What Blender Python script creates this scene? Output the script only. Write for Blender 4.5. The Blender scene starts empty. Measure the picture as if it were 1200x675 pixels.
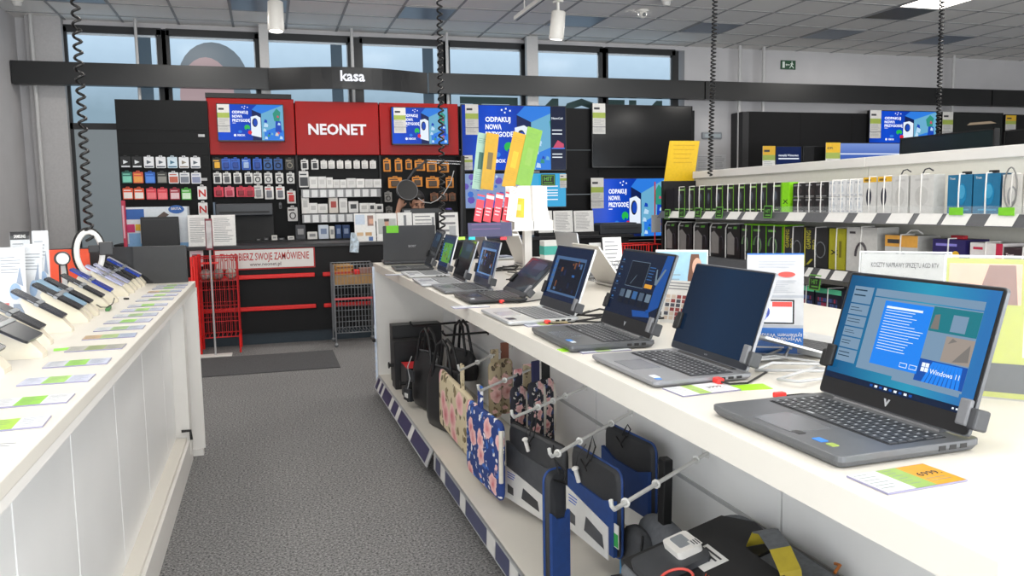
import bpy, bmesh, math, random
from mathutils import Matrix, Vector
random.seed(7)
SC = bpy.context.scene
COL = SC.collection
R = math.radians

# ------------------------------------------------------------------ camera frame (solved from the photograph's vanishing points)
FOC, CX, CY, CAMH = 950.0, 600.0, 337.5, 1.40
_d = Vector((313 - CX, 243 - CY, FOC)); AY = _d.normalized()
_u = Vector((1, -0.017, 0)).cross(AY).normalized()
if _u.y > 0: _u = -_u
AZ = _u; AX = AY.cross(AZ)
if AX.x < 0: AX = -AX
def _ray(x, y):
    r = Vector((x - CX, y - CY, FOC)); return Vector((AX.dot(r), AY.dot(r), AZ.dot(r)))
EYE = Vector((0, 0, CAMH))
def onZ(x, y, z): r = _ray(x, y); return EYE + r * ((z - CAMH) / r.z)
def onY(x, y, v): r = _ray(x, y); return EYE + r * (v / r.y)
def onX(x, y, v): r = _ray(x, y); return EYE + r * (v / r.x)

cam = bpy.data.cameras.new('camera'); camo = bpy.data.objects.new('camera', cam); COL.objects.link(camo)
cam.sensor_width = 36; cam.lens = FOC / 1200 * 36; cam.clip_start = .02; cam.clip_end = 100
cx_, cy_, cz_ = (Vector((AX[i], AY[i], AZ[i])) for i in range(3)) if False else (None, None, None)
Rw = Matrix((AX, AY, AZ))                     # camera(image axes) -> world
right = Rw @ Vector((1, 0, 0)); up = Rw @ Vector((0, -1, 0)); back = Rw @ Vector((0, 0, -1))
camo.matrix_world = Matrix(((right.x, up.x, back.x, 0), (right.y, up.y, back.y, 0), (right.z, up.z, back.z, CAMH), (0, 0, 0, 1)))
SC.camera = camo

# ------------------------------------------------------------------ materials
def lin(h):
    h = h.lstrip('#'); o = []
    for i in (0, 2, 4):
        c = int(h[i:i+2], 16) / 255
        o.append(c / 12.92 if c <= .04045 else ((c + .055) / 1.055) ** 2.4)
    return (*o, 1)
_mats = {}
def mat(hexc, rough=.5, metal=0.0, var=.05, scale=40, bump=0.0, coat=0.0, spec=.5):
    """procedural: base colour with a soft noise variation and optional bump"""
    k = (hexc, rough, metal, var, scale, bump, coat, spec)
    if k in _mats: return _mats[k]
    m = bpy.data.materials.new('surface_' + hexc.strip('#')); m.use_nodes = True
    nt = m.node_tree; b = nt.nodes['Principled BSDF']
    c = lin(hexc)
    tc = nt.nodes.new('ShaderNodeTexCoord'); n = nt.nodes.new('ShaderNodeTexNoise')
    n.inputs['Scale'].default_value = scale; n.inputs['Detail'].default_value = 3
    nt.links.new(tc.outputs['Object'], n.inputs['Vector'])
    r = nt.nodes.new('ShaderNodeValToRGB')
    r.color_ramp.elements[0].position = .3; r.color_ramp.elements[1].position = .7
    r.color_ramp.elements[0].color = (*[x * (1 - var) for x in c[:3]], 1)
    r.color_ramp.elements[1].color = (*[min(1, x * (1 + var)) for x in c[:3]], 1)
    nt.links.new(n.outputs['Fac'], r.inputs['Fac']); nt.links.new(r.outputs['Color'], b.inputs['Base Color'])
    b.inputs['Roughness'].default_value = rough; b.inputs['Metallic'].default_value = metal
    b.inputs['Specular IOR Level'].default_value = spec
    if coat: b.inputs['Coat Weight'].default_value = coat; b.inputs['Coat Roughness'].default_value = .1
    if bump:
        bp = nt.nodes.new('ShaderNodeBump'); bp.inputs['Strength'].default_value = bump; bp.inputs['Distance'].default_value = .002
        nt.links.new(n.outputs['Fac'], bp.inputs['Height']); nt.links.new(bp.outputs['Normal'], b.inputs['Normal'])
    _mats[k] = m; return m
def glow(hexc, strength=1.0, base='#0a0a0c', rough=.25):
    """a lit display / lamp surface"""
    k = ('glow', hexc, strength, base, rough)
    if k in _mats: return _mats[k]
    m = bpy.data.materials.new('lit_' + hexc.strip('#')); m.use_nodes = True
    b = m.node_tree.nodes['Principled BSDF']
    b.inputs['Base Color'].default_value = lin(base); b.inputs['Roughness'].default_value = rough
    b.inputs['Specular IOR Level'].default_value = .15; b.inputs['Emission Color'].default_value = lin(hexc); b.inputs['Emission Strength'].default_value = strength
    _mats[k] = m; return m
def glowramp(stops, axis='X', strength=1.0, scale=1.0, off=0.0, noise=0.0):
    """display picture background: colour ramp across the screen with soft noise"""
    k = ('gr', tuple(stops), axis, strength, scale, off, noise)
    if k in _mats: return _mats[k]
    m = bpy.data.materials.new('display_gradient'); m.use_nodes = True; nt = m.node_tree
    b = nt.nodes['Principled BSDF']; b.inputs['Base Color'].default_value = lin('#08080a'); b.inputs['Roughness'].default_value = .2; b.inputs['Specular IOR Level'].default_value = .15
    tc = nt.nodes.new('ShaderNodeTexCoord'); sp = nt.nodes.new('ShaderNodeSeparateXYZ'); nt.links.new(tc.outputs['Object'], sp.inputs[0])
    ma = nt.nodes.new('ShaderNodeMath'); ma.operation = 'MULTIPLY_ADD'; ma.inputs[1].default_value = scale; ma.inputs[2].default_value = off
    nt.links.new(sp.outputs[axis], ma.inputs[0]); src = ma.outputs[0]
    if noise:
        n = nt.nodes.new('ShaderNodeTexNoise'); n.inputs['Scale'].default_value = 9
        nt.links.new(tc.outputs['Object'], n.inputs['Vector'])
        a2 = nt.nodes.new('ShaderNodeMath'); a2.operation = 'MULTIPLY_ADD'; a2.inputs[1].default_value = noise; nt.links.new(n.outputs['Fac'], a2.inputs[0]); nt.links.new(src, a2.inputs[2]); src = a2.outputs[0]
    r = nt.nodes.new('ShaderNodeValToRGB')
    while len(r.color_ramp.elements) < len(stops): r.color_ramp.elements.new(.5)
    for e, (p, h) in zip(r.color_ramp.elements, stops): e.position = p; e.color = lin(h)
    nt.links.new(src, r.inputs['Fac']); nt.links.new(r.outputs['Color'], b.inputs['Emission Color'])
    b.inputs['Emission Strength'].default_value = strength
    _mats[k] = m; return m
def clear(hexc='#f4f8fa', rough=.05, mixf=.07, key='clear'):
    """thin clear acrylic: mostly see-through, a little glossy and milky"""
    k = (key, hexc, rough, mixf)
    if k in _mats: return _mats[k]
    m = bpy.data.materials.new('clear_acrylic'); m.use_nodes = True; nt = m.node_tree
    b = nt.nodes['Principled BSDF']; b.inputs['Base Color'].default_value = lin(hexc); b.inputs['Roughness'].default_value = rough
    t = nt.nodes.new('ShaderNodeBsdfTransparent'); mx = nt.nodes.new('ShaderNodeMixShader'); mx.inputs[0].default_value = mixf
    nt.links.new(t.outputs[0], mx.inputs[1]); nt.links.new(b.outputs[0], mx.inputs[2])
    nt.links.new(mx.outputs[0], nt.nodes['Material Output'].inputs['Surface'])
    _mats[k] = m; return m

# ------------------------------------------------------------------ mesh collector
I4 = Matrix.Identity(4)
_textcache = {}
def text_mesh(s, bold):
    k = (s, bold)
    if k in _textcache: return _textcache[k]
    cu = bpy.data.curves.new('t', 'FONT'); cu.body = s; cu.size = 1; cu.align_x = 'LEFT'; cu.offset = bold; cu.resolution_u = 2
    o = bpy.data.objects.new('t', cu); COL.objects.link(o)
    bpy.context.view_layer.update()
    me = bpy.data.meshes.new_from_object(o.evaluated_get(bpy.context.evaluated_depsgraph_get()))
    v = [tuple(x.co) for x in me.vertices]; f = [tuple(p.vertices) for p in me.polygons]
    bpy.data.objects.remove(o); bpy.data.curves.remove(cu); bpy.data.meshes.remove(me)
    _textcache[k] = (v, f); return v, f
def rr(w, h, r, n=4, cx=0, cy=0):
    r = min(r, w / 2 - 1e-5, h / 2 - 1e-5); o = []
    for (sx, sy, a0) in ((1, 1, 0), (-1, 1, 90), (-1, -1, 180), (1, -1, 270)):
        for i in range(n + 1):
            a = R(a0 + 90 * i / n); o.append((cx + sx * (w / 2 - r) + r * math.cos(a), cy + sy * (h / 2 - r) + r * math.sin(a)))
    return o
def circ(r, n=20, cx=0, cy=0, ry=None): return [(cx + r * math.cos(2 * math.pi * i / n), cy + (ry or r) * math.sin(2 * math.pi * i / n)) for i in range(n)]
class MB:
    def __init__(s): s.v = []; s.f = []; s.m = []; s.s = []
    def add(s, vs, fs, mi=0, M=None, smooth=False):
        b = len(s.v)
        s.v += [tuple(M @ Vector(p)) for p in vs] if M is not None else [tuple(p) for p in vs]
        for f in fs: s.f.append([b + i for i in f]); s.m.append(mi); s.s.append(smooth)
        return s
    def box(s, x0, y0, z0, x1, y1, z1, mi=0, M=None, bev=0.0):
        if bev:
            bm = bmesh.new(); bmesh.ops.create_cube(bm, size=1)
            bmesh.ops.scale(bm, vec=(x1 - x0, y1 - y0, z1 - z0), verts=bm.verts)
            bmesh.ops.translate(bm, vec=((x0 + x1) / 2, (y0 + y1) / 2, (z0 + z1) / 2), verts=bm.verts)
            bmesh.ops.bevel(bm, geom=bm.edges[:], offset=bev, segments=2, affect='EDGES', profile=.5)
            bm.verts.index_update(); vs = [tuple(v.co) for v in bm.verts]; fs = [[v.index for v in f.verts] for f in bm.faces]; bm.free()
            return s.add(vs, fs, mi, M)
        vs = [(x0, y0, z0), (x1, y0, z0), (x1, y1, z0), (x0, y1, z0), (x0, y0, z1), (x1, y0, z1), (x1, y1, z1), (x0, y1, z1)]
        return s.add(vs, [(0, 3, 2, 1), (4, 5, 6, 7), (0, 1, 5, 4), (1, 2, 6, 5), (2, 3, 7, 6), (3, 0, 4, 7)], mi, M)
    def slab(s, poly, z0, z1, mi=0, M=None, side=None):
        n = len(poly); vs = [(x, y, z0) for x, y in poly] + [(x, y, z1) for x, y in poly]
        s.add(vs, [list(range(n - 1, -1, -1)), list(range(n, 2 * n))], mi, M)
        return s.add(vs, [(i, (i + 1) % n, n + (i + 1) % n, n + i) for i in range(n)], mi if side is None else side, M)
    def flat(s, poly, z, mi=0, M=None): return s.add([(x, y, z) for x, y in poly], [list(range(len(poly)))], mi, M)
    def rect(s, x0, y0, x1, y1, z, mi=0, M=None): return s.flat([(x0, y0), (x1, y0), (x1, y1), (x0, y1)], z, mi, M)
    def quad(s, a, b, c, d, mi=0, M=None): return s.add([a, b, c, d], [(0, 1, 2, 3)], mi, M)
    def tube(s, path, r, n=8, mi=0, M=None, closed=False, r1=None):
        P = [Vector(p) for p in path]; k = len(P); rings = []; prev = None
        for i, p in enumerate(P):
            if closed: t = P[(i + 1) % k] - P[i - 1]
            else: t = P[min(i + 1, k - 1)] - P[max(i - 1, 0)]
            if t.length < 1e-9: t = Vector((0, 0, 1))
            t.normalize()
            if prev is None:
                a = Vector((0, 0, 1)) if abs(t.z) < .9 else Vector((1, 0, 0)); u = t.cross(a).normalized()
            else:
                u = prev - t * prev.dot(t)
                u = u.normalized() if u.length > 1e-6 else t.orthogonal().normalized()
            prev = u; w = t.cross(u); rad = r if r1 is None else r + (r1 - r) * i / max(1, k - 1)
            if isinstance(r, (list, tuple)): rad = r[i]
            rings.append([p + (u * math.cos(2 * math.pi * j / n) + w * math.sin(2 * math.pi * j / n)) * rad for j in range(n)])
        vs = [q for g in rings for q in g]; fs = []
        for i in range(k if closed else k - 1):
            a = i * n; b = ((i + 1) % k) * n
            for j in range(n): fs.append((a + j, a + (j + 1) % n, b + (j + 1) % n, b + j))
        s.add(vs, fs, mi, M, True)
        if not closed:
            s.add(rings[0], [list(range(n - 1, -1, -1))], mi, M); s.add(rings[-1], [list(range(n))], mi, M)
        return s
    def cyl(s, p0, p1, r, n=16, mi=0, M=None, r1=None): return s.tube([p0, p1], r, n, mi, M, r1=r1)
    def ball(s, c, rx, ry=None, rz=None, mi=0, M=None, n=12, k=8):
        ry = ry or rx; rz = rz or rx; vs = []; fs = []
        for i in range(k + 1):
            th = math.pi * i / k
            for j in range(n):
                ph = 2 * math.pi * j / n; vs.append((c[0] + rx * math.sin(th) * math.cos(ph), c[1] + ry * math.sin(th) * math.sin(ph), c[2] + rz * math.cos(th)))
        for i in range(k):
            for j in range(n): fs.append((i * n + j, (i + 1) * n + j, (i + 1) * n + (j + 1) % n, i * n + (j + 1) % n))
        return s.add(vs, fs, mi, M, True)
    def text(s, st, x, y, size, z=0.0, mi=0, M=None, align='L', bold=.0, sx=1.0, ext=0.0, width=None):
        v, f = text_mesh(st, bold)
        if not v: return s
        xs = [p[0] for p in v]; w = max(xs) - min(xs); k = size
        if width: sx = width / (w * k)
        o = {'L': 0, 'C': -w * k * sx / 2, 'R': -w * k * sx}[align]
        vs = [(x + o + (p[0] - min(xs)) * k * sx, y + p[1] * k, z) for p in v]
        if ext:
            top = [(a, b, z + ext) for a, b, _ in vs]; s.add(top, f, mi, M)
            cnt = {}
            for g in f:
                for i in range(len(g)):
                    e = (g[i], g[(i + 1) % len(g)]); cnt[e] = 1
            n = len(vs); side = [(a, b, n + b, n + a) for (a, b) in cnt if (b, a) not in cnt]
            return s.add(vs + top, side, mi, M)
        return s.add(vs, f, mi, M)
    def lines(s, x0, y0, x1, y1, n, z, mi=0, fill=.35, M=None, seed=0):
        """rows of tiny print, ragged right"""
        rnd = random.Random(seed); dy = (y1 - y0) / n
        for i in range(n): s.rect(x0, y1 - dy * i - dy * fill, x0 + (x1 - x0) * rnd.uniform(.6, 1), y1 - dy * i, z, mi, M)
        return s
    def build(s, name, mats, parent=None, M=None):
        me = bpy.data.meshes.new(name); me.from_pydata(s.v, [], s.f)
        if not isinstance(mats, (list, tuple)): mats = [mats]
        for m in mats: me.materials.append(m)
        me.polygons.foreach_set('material_index', [min(i, len(mats) - 1) for i in s.m]); me.polygons.foreach_set('use_smooth', s.s)
        me.update()
        o = bpy.data.objects.new(name, me); COL.objects.link(o)
        if parent is not None: o.parent = parent
        if M is not None: o.matrix_local = M
        return o
def thing(name, label, cat, M=None, group=None):
    o = bpy.data.objects.new(name, None); COL.objects.link(o); o.empty_display_size = .05
    if M is not None: o.matrix_world = M
    return tag(o, label, cat, group)
def tag(o, label, cat, group=None):
    o['label'] = label; o['category'] = cat
    if group: o['group'] = group
    return o
def struct(o, label=None):
    o['kind'] = 'structure'
    if label: o['label'] = label
    return o
def T(x, y, z): return Matrix.Translation((x, y, z))
def RX(a): return Matrix.Rotation(R(a), 4, 'X')
def RY(a): return Matrix.Rotation(R(a), 4, 'Y')
def RZ(a): return Matrix.Rotation(R(a), 4, 'Z')
def FR(o, ex, ey):
    """frame with local x along ex, local y along ey, origin o"""
    ex = Vector(ex).normalized(); ey = Vector(ey); ey = (ey - ex * ey.dot(ex)).normalized(); ez = ex.cross(ey)
    return Matrix(((ex.x, ey.x, ez.x, o[0]), (ex.y, ey.y, ez.y, o[1]), (ex.z, ey.z, ez.z, o[2]), (0, 0, 0, 1)))
def FACE(o): return FR(o, (1, 0, 0), (0, 0, 1))                  # upright, facing the camera end of the shop (-Y)
def SIDE(o): return FR(o, (0, -1, 0), (0, 0, 1))                 # upright, facing the aisle (-X)
ORD = ['first', 'second', 'third', 'fourth', 'fifth', 'sixth', 'seventh', 'eighth', 'ninth', 'tenth', 'eleventh', 'twelfth', 'thirteenth', 'fourteenth', 'fifteenth']
def helix(p0, p1, r, turns, n=10):
    p0, p1 = Vector(p0), Vector(p1); t = (p1 - p0).normalized(); u = t.orthogonal().normalized(); w = t.cross(u)
    return [p0.lerp(p1, i / (turns * n)) + (u * math.cos(2 * math.pi * i / n) + w * math.sin(2 * math.pi * i / n)) * r for i in range(int(turns * n) + 1)]

# shared materials
WHITE = mat('#e4e1dc', .45, var=.015, scale=8)
WHITE2 = mat('#e4e2de', .5, var=.015, scale=6)
PAPER = mat('#dad9d6', .7, var=.02)
BLACK = mat('#131314', .55, var=.1, scale=15)
BLACKG = mat('#101012', .25, var=.1)
DGREY = mat('#3a3b3e', .5, var=.06)
MGREY = mat('#6c6d70', .5, var=.06)
LGREY = mat('#b9babb', .5, var=.04)
SILVER = mat('#b4b6b8', .35, .6, var=.03)
CHROME = mat('#c9cbcd', .25, .9, var=.03)
RED = mat('#b81a17', .45, var=.04)
BRED = mat('#e8201c', .4, var=.04)
ORANGE = mat('#e8502a', .5, var=.04)
YELLOW = mat('#e0b014', .5, var=.03)
GREEN = mat('#7fbf2e', .5, var=.05)
LIME = mat('#9fe020', .45, var=.04)
NAVY = mat('#23264f', .5, var=.06)
BLUE = mat('#1f5fc0', .45, var=.05)
INK = mat('#3b3b3e', .7, var=.05)
GINK = mat('#8f8f92', .7, var=.05)
ACR = clear()
PROD_GREY = mat('#c8c7c5', .5, var=.03)
# ================================================================== room shell
WY = 10.62; CZ = 3.58; LX = -2.63
def floor_mat():
    m = bpy.data.materials.new('grey_carpet'); m.use_nodes = True; nt = m.node_tree; b = nt.nodes['Principled BSDF']
    tc = nt.nodes.new('ShaderNodeTexCoord')
    n1 = nt.nodes.new('ShaderNodeTexNoise'); n1.inputs['Scale'].default_value = 95; n1.inputs['Detail'].default_value = 4; n1.inputs['Roughness'].default_value = .8
    n2 = nt.nodes.new('ShaderNodeTexNoise'); n2.inputs['Scale'].default_value = 2.2
    nt.links.new(tc.outputs['Object'], n1.inputs['Vector']); nt.links.new(tc.outputs['Object'], n2.inputs['Vector'])
    r = nt.nodes.new('ShaderNodeValToRGB'); r.color_ramp.elements[0].position = .36; r.color_ramp.elements[1].position = .64
    r.color_ramp.elements[0].color = lin('#1c1c1f'); r.color_ramp.elements[1].color = lin('#a3a2a1')
    nt.links.new(n1.outputs['Fac'], r.inputs['Fac'])
    mx = nt.nodes.new('ShaderNodeMix'); mx.data_type = 'RGBA'; mx.blend_type = 'MULTIPLY'; mx.inputs[0].default_value = .5
    r2 = nt.nodes.new('ShaderNodeValToRGB'); r2.color_ramp.elements[0].color = (.72, .72, .74, 1); r2.color_ramp.elements[1].color = (1, 1, 1, 1)
    nt.links.new(n2.outputs['Fac'], r2.inputs['Fac']); nt.links.new(r.outputs['Color'], mx.inputs[6]); nt.links.new(r2.outputs['Color'], mx.inputs[7])
    nt.links.new(mx.outputs[2], b.inputs['Base Color']); b.inputs['Roughness'].default_value = .95
    bp = nt.nodes.new('ShaderNodeBump'); bp.inputs['Strength'].default_value = .5; bp.inputs['Distance'].default_value = .004
    nt.links.new(n1.outputs['Fac'], bp.inputs['Height']); nt.links.new(bp.outputs['Normal'], b.inputs['Normal'])
    return m
def ceil_mat():
    m = bpy.data.materials.new('mineral_ceiling_tile'); m.use_nodes = True; nt = m.node_tree; b = nt.nodes['Principled BSDF']
    tc = nt.nodes.new('ShaderNodeTexCoord'); n = nt.nodes.new('ShaderNodeTexNoise'); n.inputs['Scale'].default_value = 60
    n3 = nt.nodes.new('ShaderNodeTexWhiteNoise')
    mp = nt.nodes.new('ShaderNodeVectorMath'); mp.operation = 'SNAP'; mp.inputs[1].default_value = (.61, .60, 10)
    nt.links.new(tc.outputs['Object'], mp.inputs[0]); nt.links.new(mp.outputs[0], n3.inputs['Vector'])
    nt.links.new(tc.outputs['Object'], n.inputs['Vector'])
    a = nt.nodes.new('ShaderNodeMath'); a.operation = 'MULTIPLY_ADD'; a.inputs[1].default_value = .35
    nt.links.new(n.outputs['Fac'], a.inputs[0]); nt.links.new(n3.outputs['Value'], a.inputs[2])
    r = nt.nodes.new('ShaderNodeValToRGB'); r.color_ramp.elements[0].color = lin('#efece8'); r.color_ramp.elements[1].color = lin('#f6f4f0')
    nt.links.new(a.outputs[0], r.inputs['Fac']); nt.links.new(r.outputs['Color'], b.inputs['Base Color']); b.inputs['Roughness'].default_value = .9
    return m
XR, YB = 14.0, -4.0
struct(MB().box(LX - .3, YB, -.1, XR, WY + .6, 0).build('floor', floor_mat()))
# ceiling: one tile field with its exposed grid bars
cb = MB().box(LX - .3, YB, CZ, XR, WY + .6, CZ + .1, 0, T(-1.54, -.1, 0))
GX = [x for x in [1.54 + .61 * k for k in range(-7, 21)] if LX < x < XR]
GY = [.1 + .6 * k for k in range(-6, 18)]
for x in GX: cb.box(x - .013, YB, CZ - .006, x + .013, WY, CZ, 1, T(-1.54, -.1, 0))
for y in GY: cb.box(LX, y - .013, CZ - .0065, XR, y + .013, CZ, 1, T(-1.54, -.1, 0))
struct(cb.build('ceiling', [ceil_mat(), mat('#a09f9f', .6)], None, T(1.54, .1, 0)))
WALL = mat('#c4c2c3', .8, var=.03, scale=3)
struct(MB().box(LX - .2, YB, 0, LX, WY + .6, CZ).build('wall_left', WALL))
struct(MB().box(XR, YB, 0, XR + .2, WY + .6, CZ).build('wall_right', WALL))
struct(MB().box(LX - .2, YB - .2, 0, XR + .2, YB, CZ).build('wall_front', WALL))
wb = MB().box(5.80, WY, 0, XR, WY + .2, CZ).box(LX - .2, WY, 0, -2.20, WY + .2, CZ).box(-2.2, WY, 3.52, 5.8, WY + .2, CZ)
struct(wb.build('wall_back', WALL))
# column faces at the left corner and slim service pipes in front of the glazing
struct(MB().box(-2.50, WY - .14, 0, -2.14, WY, CZ).build('trim_1', mat('#b9b7b7', .8)))
PIPE = mat('#c3c2c1', .5, var=.03)
k = 2
for px, w in ((39, .045), (161, .035), (310, .11), (413, .04), (524, .04), (623, .16), (867, .05), (895, .05), (1118, .05)):
    p = onY(px, 70, 10.42)
    o = MB()
    if w > .1: o.box(p.x - w / 2, 10.38, 0, p.x + w / 2, 10.46, CZ, bev=.006)
    else: o.cyl((p.x, 10.42, 0), (p.x, 10.42, CZ), w / 2, 12)
    struct(o.build('trim_%d' % k, PIPE)); k += 1
# windows: dark aluminium frames, frosted panes lit by daylight
FRAME = mat('#1d1e20', .5)
PANE = glowramp([(.0, '#7f97a6'), (.45, '#9fb8cc'), (1.0, '#b9d2e6')], 'Z', 1.08, .9, -2.35, .12)
PANE2 = glowramp([(.0, '#70787c'), (1, '#8e979b')], 'Z', .62, .5, .0, .1)
bounds = [(76, 190), (199, 304), (312, 412), (424, 518), (526, 614), (628, 705), (711, 790)]
for i, (a, b) in enumerate(bounds):
    xa, xb = onY(a, 60, WY).x, onY(b, 60, WY).x
    if i: xa -= .03
    w = thing('window_%d' % (i + 1), 'x', 'x'); del w['label']; del w['category']; struct(w)
    fr = MB()
    fr.box(xa - .05, WY - .04, 0, xa + .035, WY + .06, 3.50).box(xb - .05, WY - .04, 0, xb + .05, WY + .06, 3.50)
    fr.box(xa, WY - .04, 3.44, xb, WY + .06, 3.52).box(xa, WY - .04, 2.34, xb, WY + .06, 2.41).box(xa, WY - .04, 0, xb, WY + .06, .12)
    fr.build('window_frame', FRAME, w)
    pn = MB().box(xa + .035, WY + .01, 2.41, xb - .05, WY + .03, 3.44); pn.build('pane', PANE, w)
    MB().box(xa + .035, WY + .01, .12, xb - .05, WY + .03, 2.34).build('lower_pane', PANE2, w)
    MB().box(xa + .035, WY + .002, 3.415, xb - .05, WY + .009, 3.44).box(xb - .064, WY + .002, 2.42, xb - .05, WY + .009, 3.44).build('blind_edge', mat('#d8e2ea', .5), w)
    if i in (0, 2, 3):
        MB().box(xb - .26, WY + .003, 2.42, xb - .12, WY + .009, 3.42).build('film_stripe', glow('#5c7080', .45), w)
    if i == 1:      # big printed portrait on the outside of the glass, faint through the frosting
        c = (xa + xb) / 2 - .08
        f = MB()
        f.flat([(c + .40 * math.cos(t) + (.16 if math.sin(t) < 0 else .06), 2.93 + .46 * math.sin(t) - (.5 if math.sin(t) < -.1 else 0)) for t in [2 * math.pi * j / 28 for j in range(28)]], 0, 0)
        f.flat([(c - .02 + .31 * math.cos(t), 2.74 + .47 * math.sin(t)) for t in [2 * math.pi * j / 28 for j in range(28)]], .002, 1)
        ob = f.build('film_print', [glow('#7f8d98', .62), glow('#b8a2a6', .70)], w, FR((0, WY + .006, 0), (1, 0, 0), (0, 0, 1)))
        bm = bmesh.new(); bm.from_mesh(ob.data)
        for n_, co in ((Vector((0, -1, 0)), 2.43), (Vector((0, 1, 0)), 3.40)):
            bmesh.ops.bisect_plane(bm, geom=bm.verts[:] + bm.edges[:] + bm.faces[:], plane_co=(0, co, 0), plane_no=n_, clear_outer=True)
        bm.to_mesh(ob.data); bm.free()
# shop name glued on the outside of the glass, read mirrored from inside
L = MB().text('NEONET', 0, 0, .62, bold=.03, width=2.95)
lt = L.build('window_lettering', mat('#2f4d4c', .6), None, FR((5.45, WY + .004, 2.37), (-1, 0, 0), (0, 0, 1)))
tag(lt, 'dark green mirrored letters on the window glass just under the black band', 'lettering')
# black fascia band on the wall, with the bowed till sign in the middle
FASC = mat('#161718', .38, var=.12, scale=2, spec=.6)
def fascia(x0, x1, n):
    struct(MB().box(x0, 10.27, 2.80, x1, 10.37, 3.05).build('trim_%d' % n, FASC))
fascia(-2.62, .10, k); fascia(2.02, 5.92, k + 1); fascia(5.94, 11.0, k + 2); fascia(11.02, 13.9, k + 3)
t = thing('hanging_sign', 'black bowed sign band reading kasa above the red wall', 'sign', T(1.04, 10.2, 2.8))
pts = [(-.95 + 1.9 * i / 16, -.26 * math.sin(math.pi * i / 16)) for i in range(17)]
mb = MB()
prof = pts + [(x, y + .03) for x, y in reversed(pts)]
for i in range(16):
    a, b_ = pts[i], pts[i + 1]
    mb.add([(a[0], a[1], -.02), (b_[0], b_[1], -.02), (b_[0], b_[1] + .03, -.02), (a[0], a[1] + .03, -.02), (a[0], a[1], .235), (b_[0], b_[1], .235), (b_[0], b_[1] + .03, .235), (a[0], a[1] + .03, .235)],
           [(0, 3, 2, 1), (4, 5, 6, 7), (0, 1, 5, 4), (2, 3, 7, 6)], 0)
mb.add([(-.95, 0, -.02), (-.95, .03, -.02), (-.95, .03, .235), (-.95, 0, .235)], [(0, 1, 2, 3)], 0); mb.add([(.95, 0, -.02), (.95, .03, -.02), (.95, .03, .235), (.95, 0, .235)], [(3, 2, 1, 0)], 0)
mb.build('band', mat('#191a1c', .3, var=.1, scale=2), t)
mb = MB().text('kasa', 0, 0, .17, 0, align='C', bold=.02, ext=.012)
mb.build('lettering', glow('#f4f6ff', 1.0), t, FR((.0, -.285, .07), (1, 0, 0), (0, 0, 1)))

# ------------------------------------------------------------------ ceiling fittings
def panel(ix, iy, m, label, name='ceiling_light'):
    x0 = 1.54 + .61 * ix; y0 = .1 + .6 * iy
    t = thing(name, label, 'ceiling light', T(x0 + .305, y0 + .3, CZ - .008))
    MB().box(-.292, -.287, -.004, .292, .287, .006).build('diffuser', m, t)
    fr = MB()
    for a in (-1, 1): fr.box(a * .292 - .006, -.293, -.008, a * .292 + .006, .293, .004).box(-.292, a * .287 - .006, -.008, .292, a * .287 + .006, .004)
    fr.build('frame', mat('#9a9a9b', .5), t)
    return t
OFF = mat('#6f7f92', .35, var=.04)
for ix, iy, lab in ((0, 15, 'unlit bluish ceiling panel behind the middle hanging coil cord'), (6, 15, 'unlit bluish ceiling panel beside the third coil cord from the left'),
                    (9, 15, 'unlit bluish ceiling panel above the green exit sign'), (12, 15, 'unlit bluish ceiling panel beside the rightmost coil cord'),
                    (3, 15, 'unlit bluish ceiling panel just right of the white spotlight'), (-3, 15, 'unlit bluish ceiling panel left of the spotlight at the top edge'),
                    (-6, 15, 'unlit bluish ceiling panel behind the leftmost coil cord')):
    panel(ix, iy, OFF, lab)
panel(9, 13, mat('#5d5a45', .4), 'dull olive unlit ceiling panel next to the lit one')
panel(9, 12, glow('#fff6ea', 6.0, '#ffffff'), 'brightly lit white ceiling panel at the top right')
# track with spots
SPOTW = mat('#e9e6df', .4, var=.02)
def spot(loc, rz, tilt, label, rail=None):
    t = thing('track_spotlight', label, 'spotlight', T(*loc) @ RZ(rz))
    MB().cyl((0, 0, 0), (0, 0, -.12), .016, 10).box(-.03, -.05, 0, .03, .05, .02).build('stem', SPOTW, t)
    Mh = T(0, 0, -.13) @ RX(tilt)
    MB().tube([(0, 0, .05), (0, 0, .04), (0, 0, -.22), (0, 0, -.235)], [.05, .072, .078, .074], 24).build('lamp_head', SPOTW, t, Mh)
    h = MB().tube([(0, 0, -.2355), (0, 0, -.238)], .062, 24); h.build('lens', glow('#fffdf4', 4.0), t, Mh)
    return t
t = thing('lighting_track', 'white rail of the ceiling track carrying the tilted white spotlight', 'lighting track', T(2.8, 8.0, 3.42))
p = onZ(605, 22, 3.42)
MB().box(p.x - .03 - 2.8, p.y - 8.0, -.02, p.x + .03 - 2.8, -1.6, .025, bev=.004).build('rail', SPOTW, t)
MB().box(p.x - .008 - 2.8, p.y - .01 - 8.0, -.022, p.x + .008 - 2.8, -1.6, -.019).build('slot', DGREY, t)
for yy in (p.y - 8.3, -1.4): MB().cyl((p.x - 2.8, yy, .02), (p.x - 2.8, yy, .16), .008, 8).build('hanger', SPOTW, t)
p = onY(654, 3, 8.05); spot((p.x, 8.05, p.z), 20, 9, 'white cylindrical spotlight hanging from the short ceiling track')
p = onY(322, -9, 8.3); spot((p.x, 8.3, p.z), -20, -4, 'white cylindrical spotlight cut by the top edge, left of the kasa sign')
p = onZ(753, 12, 3.57)
t = thing('security_camera', 'small white dome camera with a black lens on the ceiling', 'camera', T(p.x, p.y, CZ - .008))
MB().cyl((0, 0, 0), (0, 0, -.025), .07, 20).ball((0, 0, -.045), .05).build('housing', SPOTW, t)
MB().cyl((0, -.03, -.055), (0, -.052, -.06), .022, 14).build('lens', BLACKG, t)
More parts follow.
